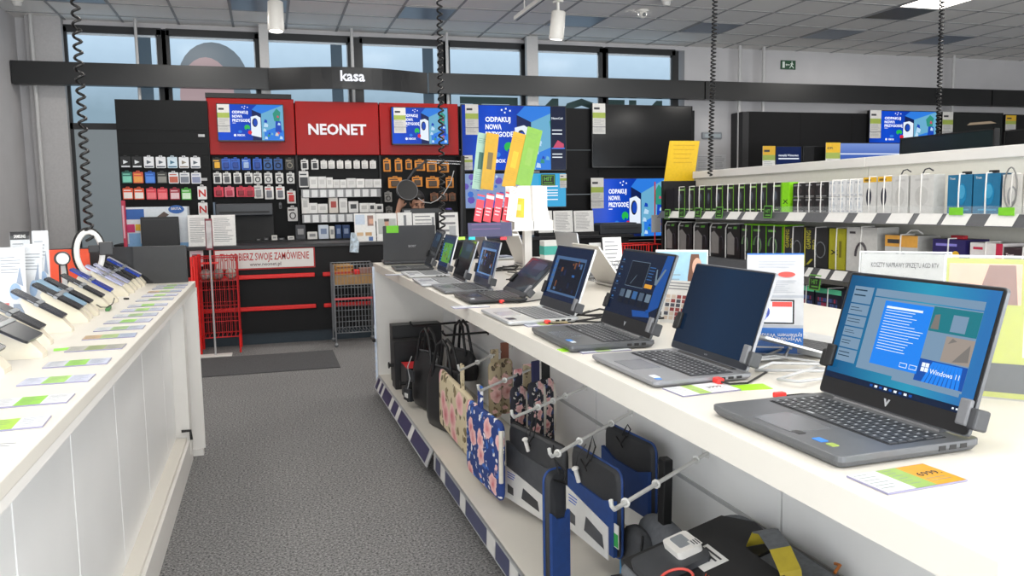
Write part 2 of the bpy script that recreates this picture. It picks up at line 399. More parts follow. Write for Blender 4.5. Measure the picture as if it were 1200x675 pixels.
for px, lab in ((781, 'white ceiling smoke detector right of the dome camera'), (20, 'white ceiling smoke detector at the top left corner')):
    p = onZ(px, 0, 3.56)
    t = thing('smoke_detector', lab, 'smoke detector', T(p.x, p.y, CZ - .008))
    MB().cyl((0, 0, 0), (0, 0, -.03), .06, 20).build('base', SPOTW, t)
    MB().tube([(0, 0, -.03), (0, 0, -.06), (0, 0, -.075)], [.045, .045, .03], 20).build('sensor', mat('#d6d4d0', .5), t)
# exit sign
p = onY(924, 76, WY - .02)
t = thing('exit_sign', 'small green exit sign with white running figure and arrow', 'exit sign', FACE((p.x, WY - .01, p.z)))
MB().box(-.125, -.065, -.01, .125, .065, .012, bev=.004).build('plate', mat('#0d4a2b', .4), t)
s = MB().rect(-.105, -.045, -.065, .045, 0, 0).rect(-.045, -.006, .02, .006, 0).flat([(-.055, 0), (-.03, .02), (-.03, -.02)], 0)
s.flat(circ(.011, 10, .058, .038), 0).flat([(.03, .02), (.07, .026), (.085, .005), (.078, 0), (.066, .012), (.06, -.012), (.085, -.03), (.09, -.05), (.08, -.05), (.073, -.035), (.045, -.018), (.025, -.05), (.015, -.045), (.04, -.008), (.046, .01), (.033, .008)], 0)
s.build('pictogram', mat('#e8f2ea', .5), t, T(0, 0, .0135))
# emergency lamp on the wall under the third cord
p = onY(834, 159, WY - .02)
t = thing('emergency_lamp', 'grey wall emergency lamp behind the third coil cord', 'lamp', FACE((p.x, WY + .004, p.z)))
MB().box(-.16, -.05, -.005, .16, .05, .05, bev=.015).build('housing', mat('#8e9296', .4), t); MB().box(-.13, -.03, .049, .13, .02, .056, bev=.003).build('lens', mat('#a9b3b8', .2), t)
# coil cords
CORD = mat('#0d0d0e', .35, var=.05, spec=.5)
def cord(top, bot, Y, lab, turns, r=.022):
    a = onY(*top, Y); b = onY(*bot, Y)
    z0 = CZ; xa = b.x + (a.x - b.x) * (z0 - b.z) / (a.z - b.z)
    ln = z0 - b.z
    t = tag(MB().tube(helix((xa, Y, z0), (b.x, Y, b.z), r, turns, 10), .0068, 5).build('coil_cord', CORD), lab, 'cord')
cord((88, 0), (105, 282), 4.3, 'black coiled cord hanging above the white phone table at left', 46, .017)
cord((515, 0), (519, 300), 5.5, 'black coiled cord hanging in front of the right red panel', 52, .017)
cord((838, 0), (832, 206), 6.4, 'black coiled cord hanging in front of the grey wall and lamp', 60, .019)
cord((1104, 0), (1099, 170), 5.6, 'black coiled cord hanging below the lit ceiling panel', 56, .017)

# ------------------------------------------------------------------ light
def area(x, y, z, sx, sy, w, col=(1, .96, .9)):
    l = bpy.data.lights.new('panel_and_fill_lamp', 'AREA'); l.shape = 'RECTANGLE'; l.size = sx; l.size_y = sy; l.energy = w; l.color = col
    o = bpy.data.objects.new('panel_and_fill_lamp', l); COL.objects.link(o); o.location = (x, y, z); return o
KW = 1.0
for x in (-1.2, 1.0, 3.2, 6.0, 9.0):
    for y in (-1.5, 1.2, 3.9, 6.6):
        area(x, y, CZ - .02, .58, .58, 15 * KW)
for x in (-.8, 1.6, 4.4, 8.2): area(x, 9.0, CZ - .02, .5, .5, 21 * KW)
# added unseen fill behind the camera, tilted up, coloured as daylight
for x in (-.6, 2.6, 5.8, 9.0):
    o = area(x, -3.9, 1.75, 2.8, 2.6, 310, (.95, .98, 1)); o.rotation_euler = (R(126), 0, 0)
# low left fill, set by the counter's shadow line; glazing below is added, unseen
o = area(LX + .12, -.6, 1.65, 5.2, 2.3, 112, (.95, .98, 1)); o.rotation_euler = (R(100), 0, R(-90))
FILL_PANE = glow('#dfeaf5', 1.0)
for i, (x0, x1) in enumerate(((-2.0, .8), (1.2, 4.0), (4.4, 7.2), (7.6, 10.4))):
    w = struct(bpy.data.objects.new('window_%d' % (8 + i), None)); COL.objects.link(w)  # added out-of-view glazing for the fill, numbered after the real windows
    MB().box(x0, YB + .001, .4, x1, YB + .02, 3.1).build('pane', FILL_PANE, w)
    MB().box(x0 - .06, YB, .3, x0, YB + .05, 3.2).box(x1, YB, .3, x1 + .06, YB + .05, 3.2).box(x0, YB, .3, x1, YB + .05, .4).box(x0, YB, 3.1, x1, YB + .05, 3.2).build('window_frame', FRAME, w)
w = struct(bpy.data.objects.new('window_12', None)); COL.objects.link(w)  # likewise added out of view, to go with the left fill
MB().box(LX + .001, -3.2, .5, LX + .02, 2.0, 2.8).build('pane', FILL_PANE, w)
MB().box(LX, -3.26, .42, LX + .05, 2.06, .5).box(LX, -3.26, 2.8, LX + .05, 2.06, 2.88).box(LX, -3.26, .5, LX + .05, -3.2, 2.8).box(LX, 2.0, .5, LX + .05, 2.06, 2.8).build('window_frame', FRAME, w)
wd = bpy.data.worlds.new('world'); SC.world = wd; wd.use_nodes = True
wd.node_tree.nodes['Background'].inputs[0].default_value = (.8, .9, 1, 1); wd.node_tree.nodes['Background'].inputs[1].default_value = .3
vs = SC.view_settings; vs.view_transform = 'Standard'; vs.look = 'None'; vs.gamma = 1; vs.exposure = .2; vs.use_curve_mapping = False
# ================================================================== left phone table
def LT(name, lab, cat, M=None, group=None): return thing(name, lab, cat, M, group)
LZ = 1.0                                           # top of the table
t = thing('display_table', 'long white phone display table with overhanging top along the left side', 'table', T(-.9, 3, 0))
Mi = T(.9, -3, 0)                                  # children use world coordinates
WPAN = mat('#f0f0ef', .32, var=.015, scale=4)
WTOP = mat('#dad5cb', .4, var=.015, scale=5)
YE = 4.80
MB().box(-1.9, .2, LZ - .03, -.40, YE, LZ, bev=.003).build('tabletop', WTOP, t, Mi)
MB().box(-.445, .2, LZ - .05, -.402, YE - .002, LZ - .03).build('edge_strip', WHITE, t, Mi)
y = YE - .16; n = 0
MB().box(-1.9, YE - .15, .06, -.46, YE - .02, LZ - .05).build('end_post', WHITE, t, Mi)
for y0, y1 in ((YE - .52, YE - .155), (YE - 1.16, YE - .525), (YE - 1.80, YE - 1.165), (YE - 2.44, YE - 1.805), (YE - 2.96, YE - 2.445), (YE - 3.5, YE - 2.965), (YE - 4.1, YE - 3.505)):
    MB().box(-.56, y0 + .002, .16, -.53, y1 - .002, LZ - .05, bev=.002).build('panel', WPAN, t, Mi)
for yy in (YE - .84, YE - 1.48, YE - 2.7):
    MB().cyl((-.53, yy, LZ - .1), (-.518, yy, LZ - .1), .012, 12).build('lock', DGREY, t, Mi)
MB().box(-1.85, .2, 0, -.462, YE - .03, .14).build('plinth', WHITE, t, Mi)
MB().box(-1.85, .2, .14, -.475, YE - .16, .16, bev=.004).build('plinth_cap', WTOP, t, Mi)
MB().tube([(-.50, YE - .17, .2), (-.455, YE - .17, .2), (-.452, YE - .17, .15)], .008, 6).build('cable_hook', BLACK, t, Mi)
# poster stand at the end of the table (thin board with print)
t = thing('end_poster', 'thin white poster board standing against the far end of the phone table', 'poster', T(-.43, YE + .03, 0))
mb = MB().box(-.30, 0, .04, .03, .025, .96).box(-.28, -.01, 0, .02, .04, .04)
mb.build('board', [WHITE], t)
mb = MB().rect(-.25, .45, -.02, .9, 0, 1).flat(circ(.055, 18, -.08, .62), .001, 0).flat(circ(.05, 18, -.10, .5), .001, 0).lines(-.26, .12, -.02, .40, 8, .001, 2)
mb.build('print', [mat('#c9535a', .5), mat('#b9cbe0', .5), GINK], t, FR((-.26, .0262, 0), (-1, 0, 0), (0, 0, 1)))

# ================================================================== right laptop counter (a straight run, very slightly turned)
CXE = lambda y: .797 - .0103 * y                   # its front edge
CTOP = .978
t = thing('display_counter', 'long white laptop display counter with open lower shelf along the right side', 'counter', T(1.5, 3, 0))
Mi = T(-1.5, -3, 0)
YA, YZ = .70, 6.05
def strip(mb, dx0, dx1, z0, z1, ya=YA, yz=YZ, mi=0):
    vs = [(CXE(ya) + dx0, ya, z0), (CXE(ya) + dx1, ya, z0), (CXE(yz) + dx1, yz, z0), (CXE(yz) + dx0, yz, z0)]
    mb.add(vs + [(x, y, z1) for x, y, _ in vs], [(0, 3, 2, 1), (4, 5, 6, 7), (0, 1, 5, 4), (1, 2, 6, 5), (2, 3, 7, 6), (3, 0, 4, 7)], mi); return mb
strip(MB(), 0, 1.30, CTOP - .055, CTOP).build('worktop', WTOP, t, Mi)
strip(MB(), 0.02, 1.25, .925 - .10, CTOP - .056, YA + .02, YA + .06).build('near_rail', WHITE, t, Mi)
seams = [.75, 1.80, 3.05, 4.30, 5.55, 6.0]
for a, b in zip(seams, seams[1:]):
    strip(MB(), .50, .53, .50, CTOP - .056, a + .004, b - .004).build('upper_back_panel', WPAN, t, Mi)
    strip(MB(), .50, .53, .16, .487, a + .004, b - .004).build('lower_back_panel', WPAN, t, Mi)
strip(MB(), .53, .60, .10, CTOP - .057, .8, 6.0).build('spine', MGREY, t, Mi)
strip(MB(), .495, .53, .487, .50, .75, 6.0).build('ledge_rail', LGREY, t, Mi)
strip(MB(), 0.005, 1.25, .115, .15, YA, 5.98).build('lower_shelf', WTOP, t, Mi)
strip(MB(), .06, 1.2, 0, .115, YA + .05, 5.95).build('plinth', DGREY, t, Mi)
strip(MB(), 0.0, 1.28, .02, CTOP - .056, 5.96, 6.02).build('end_panel', WHITE, t, Mi)
strip(MB(), .0, 1.25, .15, CTOP - .056, .705, .735).build('near_end_panel', WPAN, t, Mi)
# price rail on the lower shelf: a tilted strip with blue sleeves and white tickets
def rail(y0, y1, out, cells, zt=.150, h=.085):
    mb = MB()
    def P(y, s): return (CXE(y) - .004 - out * s, y, zt - h * s)
    mb.quad(P(y0, 1), P(y0, 0), P(y1, 0), P(y1, 1), 0)
    mb.quad((P(y0, 1)[0] + .006, y0, P(y0, 1)[2]), (P(y1, 1)[0] + .006, y1, P(y1, 1)[2]), (P(y1, 0)[0] + .006, y1, P(y1, 0)[2]), (P(y0, 0)[0] + .006, y0, P(y0, 0)[2]), 0)
    for a, b, mi in cells:
        e = .0012
        q = [P(a, .92), P(a, .1), P(b, .1), P(b, .92)]
        mb.quad(*[(x - e, y, z + e * .5) for x, y, z in q], mi)
    return mb
PURP = mat('#37345c', .4); PURP2 = mat('#474a74', .4)
cells = []; y = 5.9
for i, w in enumerate([.10, .08, .09, .07, .30, .09, .18, .09, .36, .09, .42]):
    cells.append((y - w + .006, y, 2 if i % 2 else 1)); y -= w
rail(3.98, 5.95, .035, cells).build('price_rail', [LGREY, PURP, PAPER], t, Mi)
cells = []; y = 3.90
for i, w in enumerate([.12, .10, .30, .10, .34, .12, .18, .10, .35, .1, .35, .1, .35, .1, .35]):
    cells.append((y - w + .008, y, 2 if i % 2 else 1)); y -= w
rail(.75, 3.95, .004, cells).build('price_rail', [LGREY, mat('#474b6c', .4), PAPER], t, Mi)
MB().box(.70, 5.94, .40, .72, 6.0, .42).build('rail_hook', BLACK, t, Mi)
# narrow poster on the end of the counter
t = thing('end_poster', 'narrow pale poster with a purple block on the far end of the laptop counter', 'poster', T(.735, 6.03, .02))
MB().box(-.012, -.005, .03, .30, .005, .93).build('board', PAPER, t)
mb = MB().rect(-.02, .5, .03, .78, 0, 0).lines(-.015, .08, .03, .46, 7, 0, 1)
mb = MB().box(-.0145, -.03, .50, -.0125, .0, .76, 0)
for i in range(6): mb.box(-.0145, -.028, .14 + i * .05, -.0125, -.004, .155 + i * .05, 1)
mb.build('print', [NAVY, mat('#a9b8d6', .6)], t)
MB().box(-.0125, -.033, .03, .0, -.005, .93).build('side_panel', mat('#d5e0f0', .5), t)

# ================================================================== till desk
DY = 8.62
t = thing('till_desk', 'long black till desk with two red rails across its front', 'desk', T(.9, 9, 0))
Mi = T(-.9, -9, 0)
DBLK = mat('#101012', .55, var=.12, scale=4, spec=.3)
MB().box(-1.9, DY, .12, 4.0, DY + .05, .985).build('front_panel', DBLK, t, Mi)
MB().box(-1.9, DY + .03, 0, 4.0, DY + .06, .12).build('kick_plate', mat('#23313c', .5, var=.1), t, Mi)
MB().box(-1.95, DY - .03, .985, 4.05, DY + .62, 1.02, bev=.004).build('desktop', mat('#17171a', .4), t, Mi)
MB().box(-1.9, DY + .06, 0, -1.86, DY + .6, .98).box(3.56, DY + .06, 0, 3.6, DY + .6, .98).build('side', DBLK, t, Mi) if False else None
MB().box(-1.9, DY + .06, 0, -1.86, DY + .6, .985).build('side', DBLK, t, Mi)
MB().box(3.96, DY + .06, 0, 4.0, DY + .6, .985).build('side', DBLK, t, Mi)
for z in (.70, .375):
    for x0, x1 in ((-1.5, .44), (.52, 2.4)):
        MB().box(x0, DY - .045, z - .022, x1, DY - .02, z + .022, bev=.008).build('bumper_rail', BRED, t, Mi)
        for xx in (x0 + .12, x1 - .12): MB().box(xx - .02, DY - .02, z - .015, xx + .02, DY, z + .015).build('rail_bracket', BLACK, t, Mi)
a, b = onY(250, 292, DY), onY(369.5, 314, DY)
c = FACE(((a.x + b.x) / 2, DY - .004, .882)); w = b.x - a.x
t = thing('till_sign', 'white sign with red frame reading TU ODBIERZ SWOJE ZAMÓWIENIE on the till desk', 'sign', c)
MB().box(-w / 2, -.107, -.0035, w / 2, .107, .012, 0).build('frame', mat('#b3201f', .5), t)
MB().box(-w / 2 + .014, -.093, .01, w / 2 - .014, .093, .0135, 0).build('face', WHITE2, t)
MB().text('TU ODBIERZ SWOJE ZAMÓWIENIE', 0, -.012, .105, 0, align='C', bold=.012, width=w * .88).build('lettering', mat('#b5201e', .5), t, T(0, 0, .0145))
MB().text('www.neonet.pl', 0, -.07, .05, 0, align='C', bold=.008).build('web_address', mat('#55383c', .5), t, T(0, 0, .0145))
# entrance-style mat
pts = [onZ(x, y, 0) for x, y in ((236, 418), (391, 413), (394, 432), (236, 440))]
x0, x1, y0, y1 = -.66, .55, 7.1, 7.98
o = MB().box(x0, y0, 0, x1, y1, .008, bev=.003).build('floor_mat', mat('#4a4a4c', .95, var=.5, scale=150, bump=.5)); tag(o, 'dark grey rectangular mat on the carpet before the till desk', 'mat')

# ================================================================== black wall units behind the desk
t = thing('display_wall', 'tall black slatted wall of gift cards left of the red panels', 'display wall', T(-1.1, 10.15, 0))
Mi = T(1.1, -10.15, 0)
a = onY(134, 116, 10.1).x; b = onY(243, 116, 10.1).x
SL = mat('#111213', .6, var=.1, scale=3, spec=.25)
MB().box(a, 10.10, 0, b - .005, 10.25, 2.63).build('cabinet', SL, t, Mi)
mb = MB()
for i in range(11): mb.box(a + .02, 10.094, .98 + i * .13, b - .02, 10.101, .985 + i * .13)
mb.box(a + .01, 10.093, 2.30, b - .01, 10.101, 2.304)
mb.build('slat_groove', mat('#0b0b0c', .7), t, Mi)
MB().box(b - .12, 10.09, 2.22, b - .05, 10.1, 2.25).build('label_tag', LGREY, t, Mi)
MB().box(b - .12, 10.09, 1.72, b - .05, 10.1, 1.75).build('label_tag', LGREY, t, Mi)
t2 = thing('display_wall', 'black display wall with three glossy red top panels and a white shop name', 'display wall', T(.9, 10.2, 0))
Mi2 = T(-.9, -10.2, 0)
xs = [onY(px, 150, 10.16).x for px in (242.5, 346, 444.5, 537.5)]
MB().box(xs[0], 10.24, 0, xs[3] + .02, 10.3, 2.64).build('cabinet', SL, t2, Mi2)
REDP = mat('#9c0806', .3, var=.04, scale=2, spec=.2)
for i in range(3): MB().box(xs[i] + .006, 10.16, 2.02, xs[i + 1] - .006, 10.24, 2.655 + (.02 if i == 0 else 0), bev=.006).build('red_panel', REDP, t2, Mi2)
MB().box(xs[0], 10.15, 2.675, xs[1] - .03, 10.25, 2.73).build('cap', BLACK, t2, Mi2)
MB().text('NEONET', 0, 0, .175, 0, align='C', bold=.03, ext=.012, width=.69).build('lettering', mat('#ece9f0', .5), t2, FR(((xs[1] + xs[2]) / 2 - .01, 10.158, 2.255), (1, 0, 0), (0, 0, 1)) if False else Mi2 @ FR(((xs[1] + xs[2]) / 2 - .005, 10.158, 2.265), (1, 0, 0), (0, 0, 1)))
for i in (1, 2): MB().box(xs[i] - .012, 10.2, 1.0, xs[i] + .012, 10.245, 2.02).build('upright', BLACK, t2, Mi2)
MB().box(xs[3] - .02, 10.0, .98, xs[3] + .03, 10.245, 2.0).build('side_panel', BLACK, t2, Mi2)
ya = onY(350, 228, 10.1).z
SHZ = [onY(400, 220.5, 10.05).z, onY(400, 249.5, 10.05).z]
for z in SHZ: MB().box(xs[1] + .02, 10.0, z - .015, xs[2] - .02, 10.24, z).build('shelf', BLACK, t2, Mi2)
MB().box(xs[0], 9.92, .0, xs[3], 10.24, .99).build('base_cabinet', SL, t2, Mi2)
MB().box(xs[0] - 1.0, 9.75, .99, xs[3] + .02, 10.24, 1.02).build('back_counter', BLACK, t2, Mi2)
# dark backing wall behind the televisions
t3 = thing('display_wall', 'wide matt black wall panelling behind the televisions', 'display wall', T(4, 10.45, 0))
Mi3 = T(-4, -10.45, 0)
a = xs[3] + .06
xx = [a, a + 1.42, a + 1.95, onY(814, 150, 10.42).x]
BW = mat('#0d0d0f', .6, var=.12, scale=3, spec=.25)
for p, q in zip(xx, xx[1:]):
    for z0, z1 in ((.0, .85), (.86, 1.5), (1.51, 2.1), (2.11, 2.66)):
        MB().box(p + .003, 10.42, z0, q - .003, 10.5, z1).build('panel', BW, t3, Mi3)
t4 = thing('display_wall', 'black panelled wall unit under the band at the far right', 'display wall', T(9, 10.4, 0))
Mi4 = T(-9, -10.4, 0)
a = onY(868, 150, 10.35).x; b = onY(1025, 150, 10.35).x
zt = onY(900, 131, 10.35).z
MB().box(a, 10.30, 0, a + .10, 10.6, zt - .01).build('side_panel', mat('#2a2a2c', .6), t4, Mi4)
for i in range(5): MB().box(a + .102 + i * .9, 10.35, 0, a + .998 + i * .9, 10.6, zt).build('panel', BW, t4, Mi4)

# ================================================================== accessory gondola on the right
GXF = 3.5
t = thing('gondola_shelf', 'white back panelled shop shelf full of mice and headset boxes at right', 'shelving', T(3.7, 4.5, 0))
Mi = T(-3.7, -4.5, 0)
GY0, GY1 = 1.6, 6.85
CREAM = mat('#e9e6da', .5, var=.015)
for y0, y1 in ((GY0, 2.9), (2.905, 4.55), (4.555, GY1)):
    MB().box(3.86, y0, .1, 3.92, y1, 1.66).build('back_panel', CREAM, t, Mi)
    MB().box(3.83, y0, 1.60, 3.95, y1, 1.665, bev=.004).build('top_rail', WHITE, t, Mi)
MB().box(3.52, GY1 - .01, .1, 3.92, GY1 + .025, 1.58).build('end_panel', BLACK, t, Mi)
GSH = [1.30, .93, .52]
for z in GSH:
    MB().box(3.50, GY0, z - .03, 3.87, GY1 - .02, z).build('shelf_board', MGREY if z < 1.2 else LGREY, t, Mi)
MB().box(3.48, GY0, 0, 3.87, GY1, .14).build('base', WHITE, t, Mi)
def grail(z, cells, y0=GY0, y1=GY1 - .02):
    mb = MB()
    def P(y, s): return (3.495 - .045 * s, y, z + .004 - .062 * s)
    mb.quad(P(y0, 1), P(y0, 0), P(y1, 0), P(y1, 1), 0); 
    mb.quad((3.50, y0, z + .004), (3.50, y0, z - .06), (3.50, y1, z - .06), (3.50, y1, z + .004), 0)
    for a, b, mi in cells:
        mb.quad(*[(x - .0015, y, zz + .0015) for x, y, zz in (P(a, .95), P(a, .02), P(b, .02), P(b, .95))], mi)
    return mb
def gy(px, py=255): return onX(px, py, 3.47).y
RAILG = mat('#55565a', .4, .2)
tick = [(936, 960 - 19, 0)]
cells = [(gy(b), gy(a), 1) for a, b in ((785, 797), (804, 815), (824, 836), (853, 866), (871, 886), (922, 942), (968, 991), (1002, 1024), (1041, 1067), (1074, 1101), (1106, 1135), (1157, 1190))]
grail(1.30, cells).build('price_rail', [RAILG, PAPER], t, Mi)
cells = [(onX(b, 325, 3.47).y, onX(a, 325, 3.47).y, 1) for a, b in ((944, 950), (958, 978 - 8), (975, 990))]
grail(.93, cells + [(2.0 + i * .3, 2.1 + i * .3, 1) for i in range(6)]).build('price_rail', [DGREY, PAPER], t, Mi)
grail(.52, [(3.9, 4.0, 1), (4.3, 4.4, 1)]).build('price_rail', [DGREY, PAPER], t, Mi)
# ================================================================== laptops on the right counter
KEYD = mat('#26272a', .55, var=.04)
def scr_desktop(mb, W, H, pal):
    """lit start menu / shop demo page"""
    pass
def make_laptop(label, loc, yaw, w=.36, d=.24, th=.018, lid=100, lh=.235, body='#8d8f93', keys='#2b2c2f', deck=None, screen=None, bez=.007, chin=.02, bezc='#121214',
                stickers=(), clips=True, plug=None, logo=None, rows=6, cols=16, back=None, hinge_bar=False, ports=3, group=None, hin=.02, pad=True):
    t = thing('laptop', label, 'laptop', T(*loc) @ RZ(yaw), group)
    bm_ = mat(body, .38, .35, var=.02); dk = mat(deck or body, .42, .3, var=.02)
    mb = MB(); P = rr(w, d, .012, 3, 0, d / 2)
    Q = rr(w - .012, d - .012, .010, 3, 0, d / 2)
    n = len(P)
    vs = [(x, y, .003) for x, y in Q] + [(x, y, th * .55) for x, y in P] + [(x, y, th - .001) for x, y in P] + [(x, y, th) for x, y in rr(w - .003, d - .003, .011, 3, 0, d / 2)]
    fs = [list(range(n - 1, -1, -1)), list(range(3 * n, 4 * n))]
    for k in range(3): fs += [(k * n + i, k * n + (i + 1) % n, (k + 1) * n + (i + 1) % n, (k + 1) * n + i) for i in range(n)]
    mb.add(vs, fs)
    for sx in (-1, 1):
        for yy in (.03, d - .03): mb.cyl((sx * (w / 2 - .03), yy, 0), (sx * (w / 2 - .03), yy, .005), .008, 8, 1)
    mb.build('base', [bm_, BLACK], t)
    kw, ky0, ky1 = w * .86, d * .42, d - hin - .022
    kb = MB().slab(rr(kw + .008, ky1 - ky0 + .006, .004, 2, 0, (ky0 + ky1) / 2), th - .0005, th + .0004, 0)
    ph = (ky1 - ky0) / rows; pw = kw / cols
    for r_ in range(rows):
        x = -kw / 2; i = 0
        while x < kw / 2 - pw * .4:
            ww = pw
            if r_ == 0 and abs(x + kw / 2 - pw * 4) < pw * .5: ww = pw * 5
            if i == 0 and 0 < r_ < rows - 1: ww = pw * (1 + .25 * r_)
            ww = min(ww, kw / 2 - x)
            kb.box(x + .0012, ky0 + ph * r_ + .0012, th + .0003, x + ww - .0012, ky0 + ph * (r_ + 1) - .0012, th + .002, 1); kb.rect(x + ww * .30, ky0 + ph * (r_ + .42), x + ww * .52, ky0 + ph * (r_ + .72), th + .0023, 2); x += ww; i += 1
    kb.build('keyboard', [mat('#17181a', .5), mat(keys, .5, var=.03), mat('#b9bcc0', .5)], t)
    if pad: MB().slab(rr(.115, d * .29, .004, 2, -.015, d * .21), th, th + .0006).build('touchpad', mat(deck or body, .25, .35, var=.01), t)
    for (sx, sy, sw, sh, c) in stickers:
        MB().slab(rr(sw, sh, .002, 2, sx, sy), th, th + .0008).build('sticker', mat(c, .35), t)
    # ports along the right edge
    if ports:
        pb = MB()
        for i in range(ports): pb.box(w / 2 - .001, d - .045 - .022 * i, th * .45, w / 2 + .0006, d - .031 - .022 * i, th * .8)
        pb.build('port_row', BLACK, t)
    hz = th + .004
    MB().cyl((-w * .36, d - hin, th * .72), (w * .36, d - hin, th * .72), th * .42 + .002, 12).build('hinge', mat('#2a2b2e', .4, .4) if not hinge_bar else mat('#56575a', .35, .5), t)
    c, s_ = -math.cos(R(lid)), math.sin(R(lid))
    ML = T(0, d - hin, hz) @ FR((0, 0, 0), (1, 0, 0), (0, c, s_))
    lb = MB(); P = rr(w, lh, .008, 3, 0, lh / 2)
    lb.slab(P, -.007, 0, 0)
    lo = lb.build('lid', [mat(back or body, .35, .4, var=.02)], t, ML)
    MB().slab(rr(w - .004, lh - .004, .007, 3, 0, lh / 2), 0, .0012).build('bezel', mat(bezc, .3), lo)
    W, H = w - 2 * bez, lh - chin - bez
    sb = MB(); mats = screen(sb, W, H) if screen else None
    if mats is None: sb.rect(-W / 2, 0, W / 2, H, 0, 0); mats = [mat('#0f2036', .12, var=.05)]
    sb.build('screen', mats, lo, T(0, chin, .0018))
    if logo == 'v':
        MB().flat([(-.008, .006), (-.003, .006), (0, -.001), (.003, .006), (.008, .006), (.001, -.008), (-.001, -.008)], 0).build('emblem', mat('#c8cacd', .3, .6), lo, T(0, chin * .5, .002))
    elif logo: MB().text(logo, 0, 0, .009, 0, align='C').build('emblem', mat('#b8babd', .3, .5), lo, T(0, chin * .4, .002))
    if clips:
        for sx, cm in ((1, MGREY), (-1, BLACK)):
            cb = MB().box(sx * (w / 2 - .012) - .011, -.005, .002, sx * (w / 2 - .012) + .011, .04, .012, 0, bev=.003).box(min(sx * (w / 2 - .004), sx * (w / 2 + .014)), -.008, -.022, max(sx * (w / 2 - .004), sx * (w / 2 + .014)), .028, .008, 1, bev=.004)
            cb.build('security_clip', [MGREY if sx > 0 else BLACK, DGREY if sx > 0 else BLACK], lo, T(0, .022 if sx > 0 else .06, 0))
    if plug:
        pm = MB().box(w / 2 - .004, plug, th * .2, w / 2 + .022, plug + .018, th * .95, 0, bev=.003)
        pm.tube([(w / 2 + .02, plug + .009, th * .5), (w / 2 + .04, plug + .02, th * .4), (w / 2 + .035, plug + .07, .004), (w / 2 - .02, d + .03, .003), (w / 2 - .06, d + .08, .003)], .0025, 6, 1)
        pm.build('cable_plug', [mat('#e63a35', .4), BLACK], t)
    return t, lo
# ---- what the screens show
def s_dialog(mb, W, H):
    M = [glowramp([(0, '#0a2a52'), (.35, '#15608f'), (.7, '#2a93b4'), (1, '#2b6fae')], 'X', .95, 2.4, .55, .15), glow('#7f9db8', .8), glow('#1d7fe6', 1.0), glow('#e6f1ff', 1), glow('#15394f', .7), glow('#8a8580', .7), glow('#1450a8', .9), glow('#0c2140', .8), glow('#b0a49a', .7), glow('#1f7f8c', .8)]
    mb.rect(-W / 2, 0, W / 2, H, 0, 0)
    mb.rect(-W / 2, 0, W / 2, H * .055, .0003, 7)
    for i in range(9): mb.rect(-.05 + i * .012, H * .018, -.043 + i * .012, H * .038, .0006, 3 if i % 2 else 6)
    for i in range(5): mb.rect(W * .40 + i * .008, H * .02, W * .40 + i * .008 + .004, H * .035, .0006, 3)
    # side tiles
    y = H * .90
    for i, h in enumerate((.16, .10, .10, .085, .10, .12)):
        mb.rect(-W * .45, y - H * h, -W * .30, y, .0004, 1); mb.lines(-W * .44, y - H * h * .8, -W * .34, y - H * .03, 2, .0008, 4, .25, seed=i); y -= H * (h + .012)
    mb.rect(-W * .28, H * .83, W * .43, H * .90, .0004, 1)
    mb.rect(-W * .28, H * .15, W * .43, H * .82, .0003, 1)
    mb.rect(W * .14, H * .60, W * .43, H * .81, .0006, 9); mb.rect(W * .27, H * .62, W * .36, H * .76, .0008, 1); mb.flat([(W * .15, H * .62), (W * .20, H * .62), (W * .19, H * .75), (W * .16, H * .74)], .0008, 5)
    mb.rect(W * .12, H * .37, W * .25, H * .58, .0006, 1); mb.rect(W * .26, H * .37, W * .43, H * .58, .0006, 8)
    mb.flat([(W * .33, H * .38), (W * .42, H * .40), (W * .41, H * .54)], .0008, 5); mb.flat([(W * .28, H * .52), (W * .33, H * .55), (W * .30, H * .57)], .0008, 5)
    mb.rect(W * .13, H * .17, W * .43, H * .36, .0006, 6)
    for i in range(9): mb.flat([(W * .18 + i * W * .026, H * .17), (W * .20 + i * W * .026, H * .17), (W * .24 + i * W * .02, H * .35), (W * .22 + i * W * .02, H * .35)], .0007, 2)
    for a in (0, 1):
        for b in (0, 1): mb.rect(W * .16 + a * .0085, H * .255 + b * .0085, W * .16 + a * .0085 + .0075, H * .255 + b * .0085 + .0075, .001, 3)
    mb.text('Windows 11', W * .218, H * .25, .0125, .001, 3, bold=.006)
    mb.rect(-W * .27, H * .16, -W * .03, H * .20, .0005, 1); mb.rect(-W * .01, H * .12, W * .42, H * .165, .0005, 1)
    # the blue dialog
    mb.rect(-W * .19, H * .22, W * .14, H * .80, .0012, 2)
    mb.rect(-W * .17, H * .735, W * .08, H * .755, .0015, 3)
    mb.lines(-W * .17, H * .34, W * .125, H * .72, 15, .0015, 3, .2, seed=4)
    for x in (.02, .085): mb.rect(W * x, H * .245, W * (x + .05), H * .285, .0015, 3); mb.rect(W * x + .001, H * .25, W * (x + .05) - .001, H * .28, .0018, 2)
    return M
def s_plain(mb, W, H):
    mb.rect(-W / 2, 0, W / 2, H, 0, 0); return [glowramp([(0, '#0d2036'), (.5, '#12304e'), (1, '#0f2a46')], 'X', .75, 2.5, .5)]
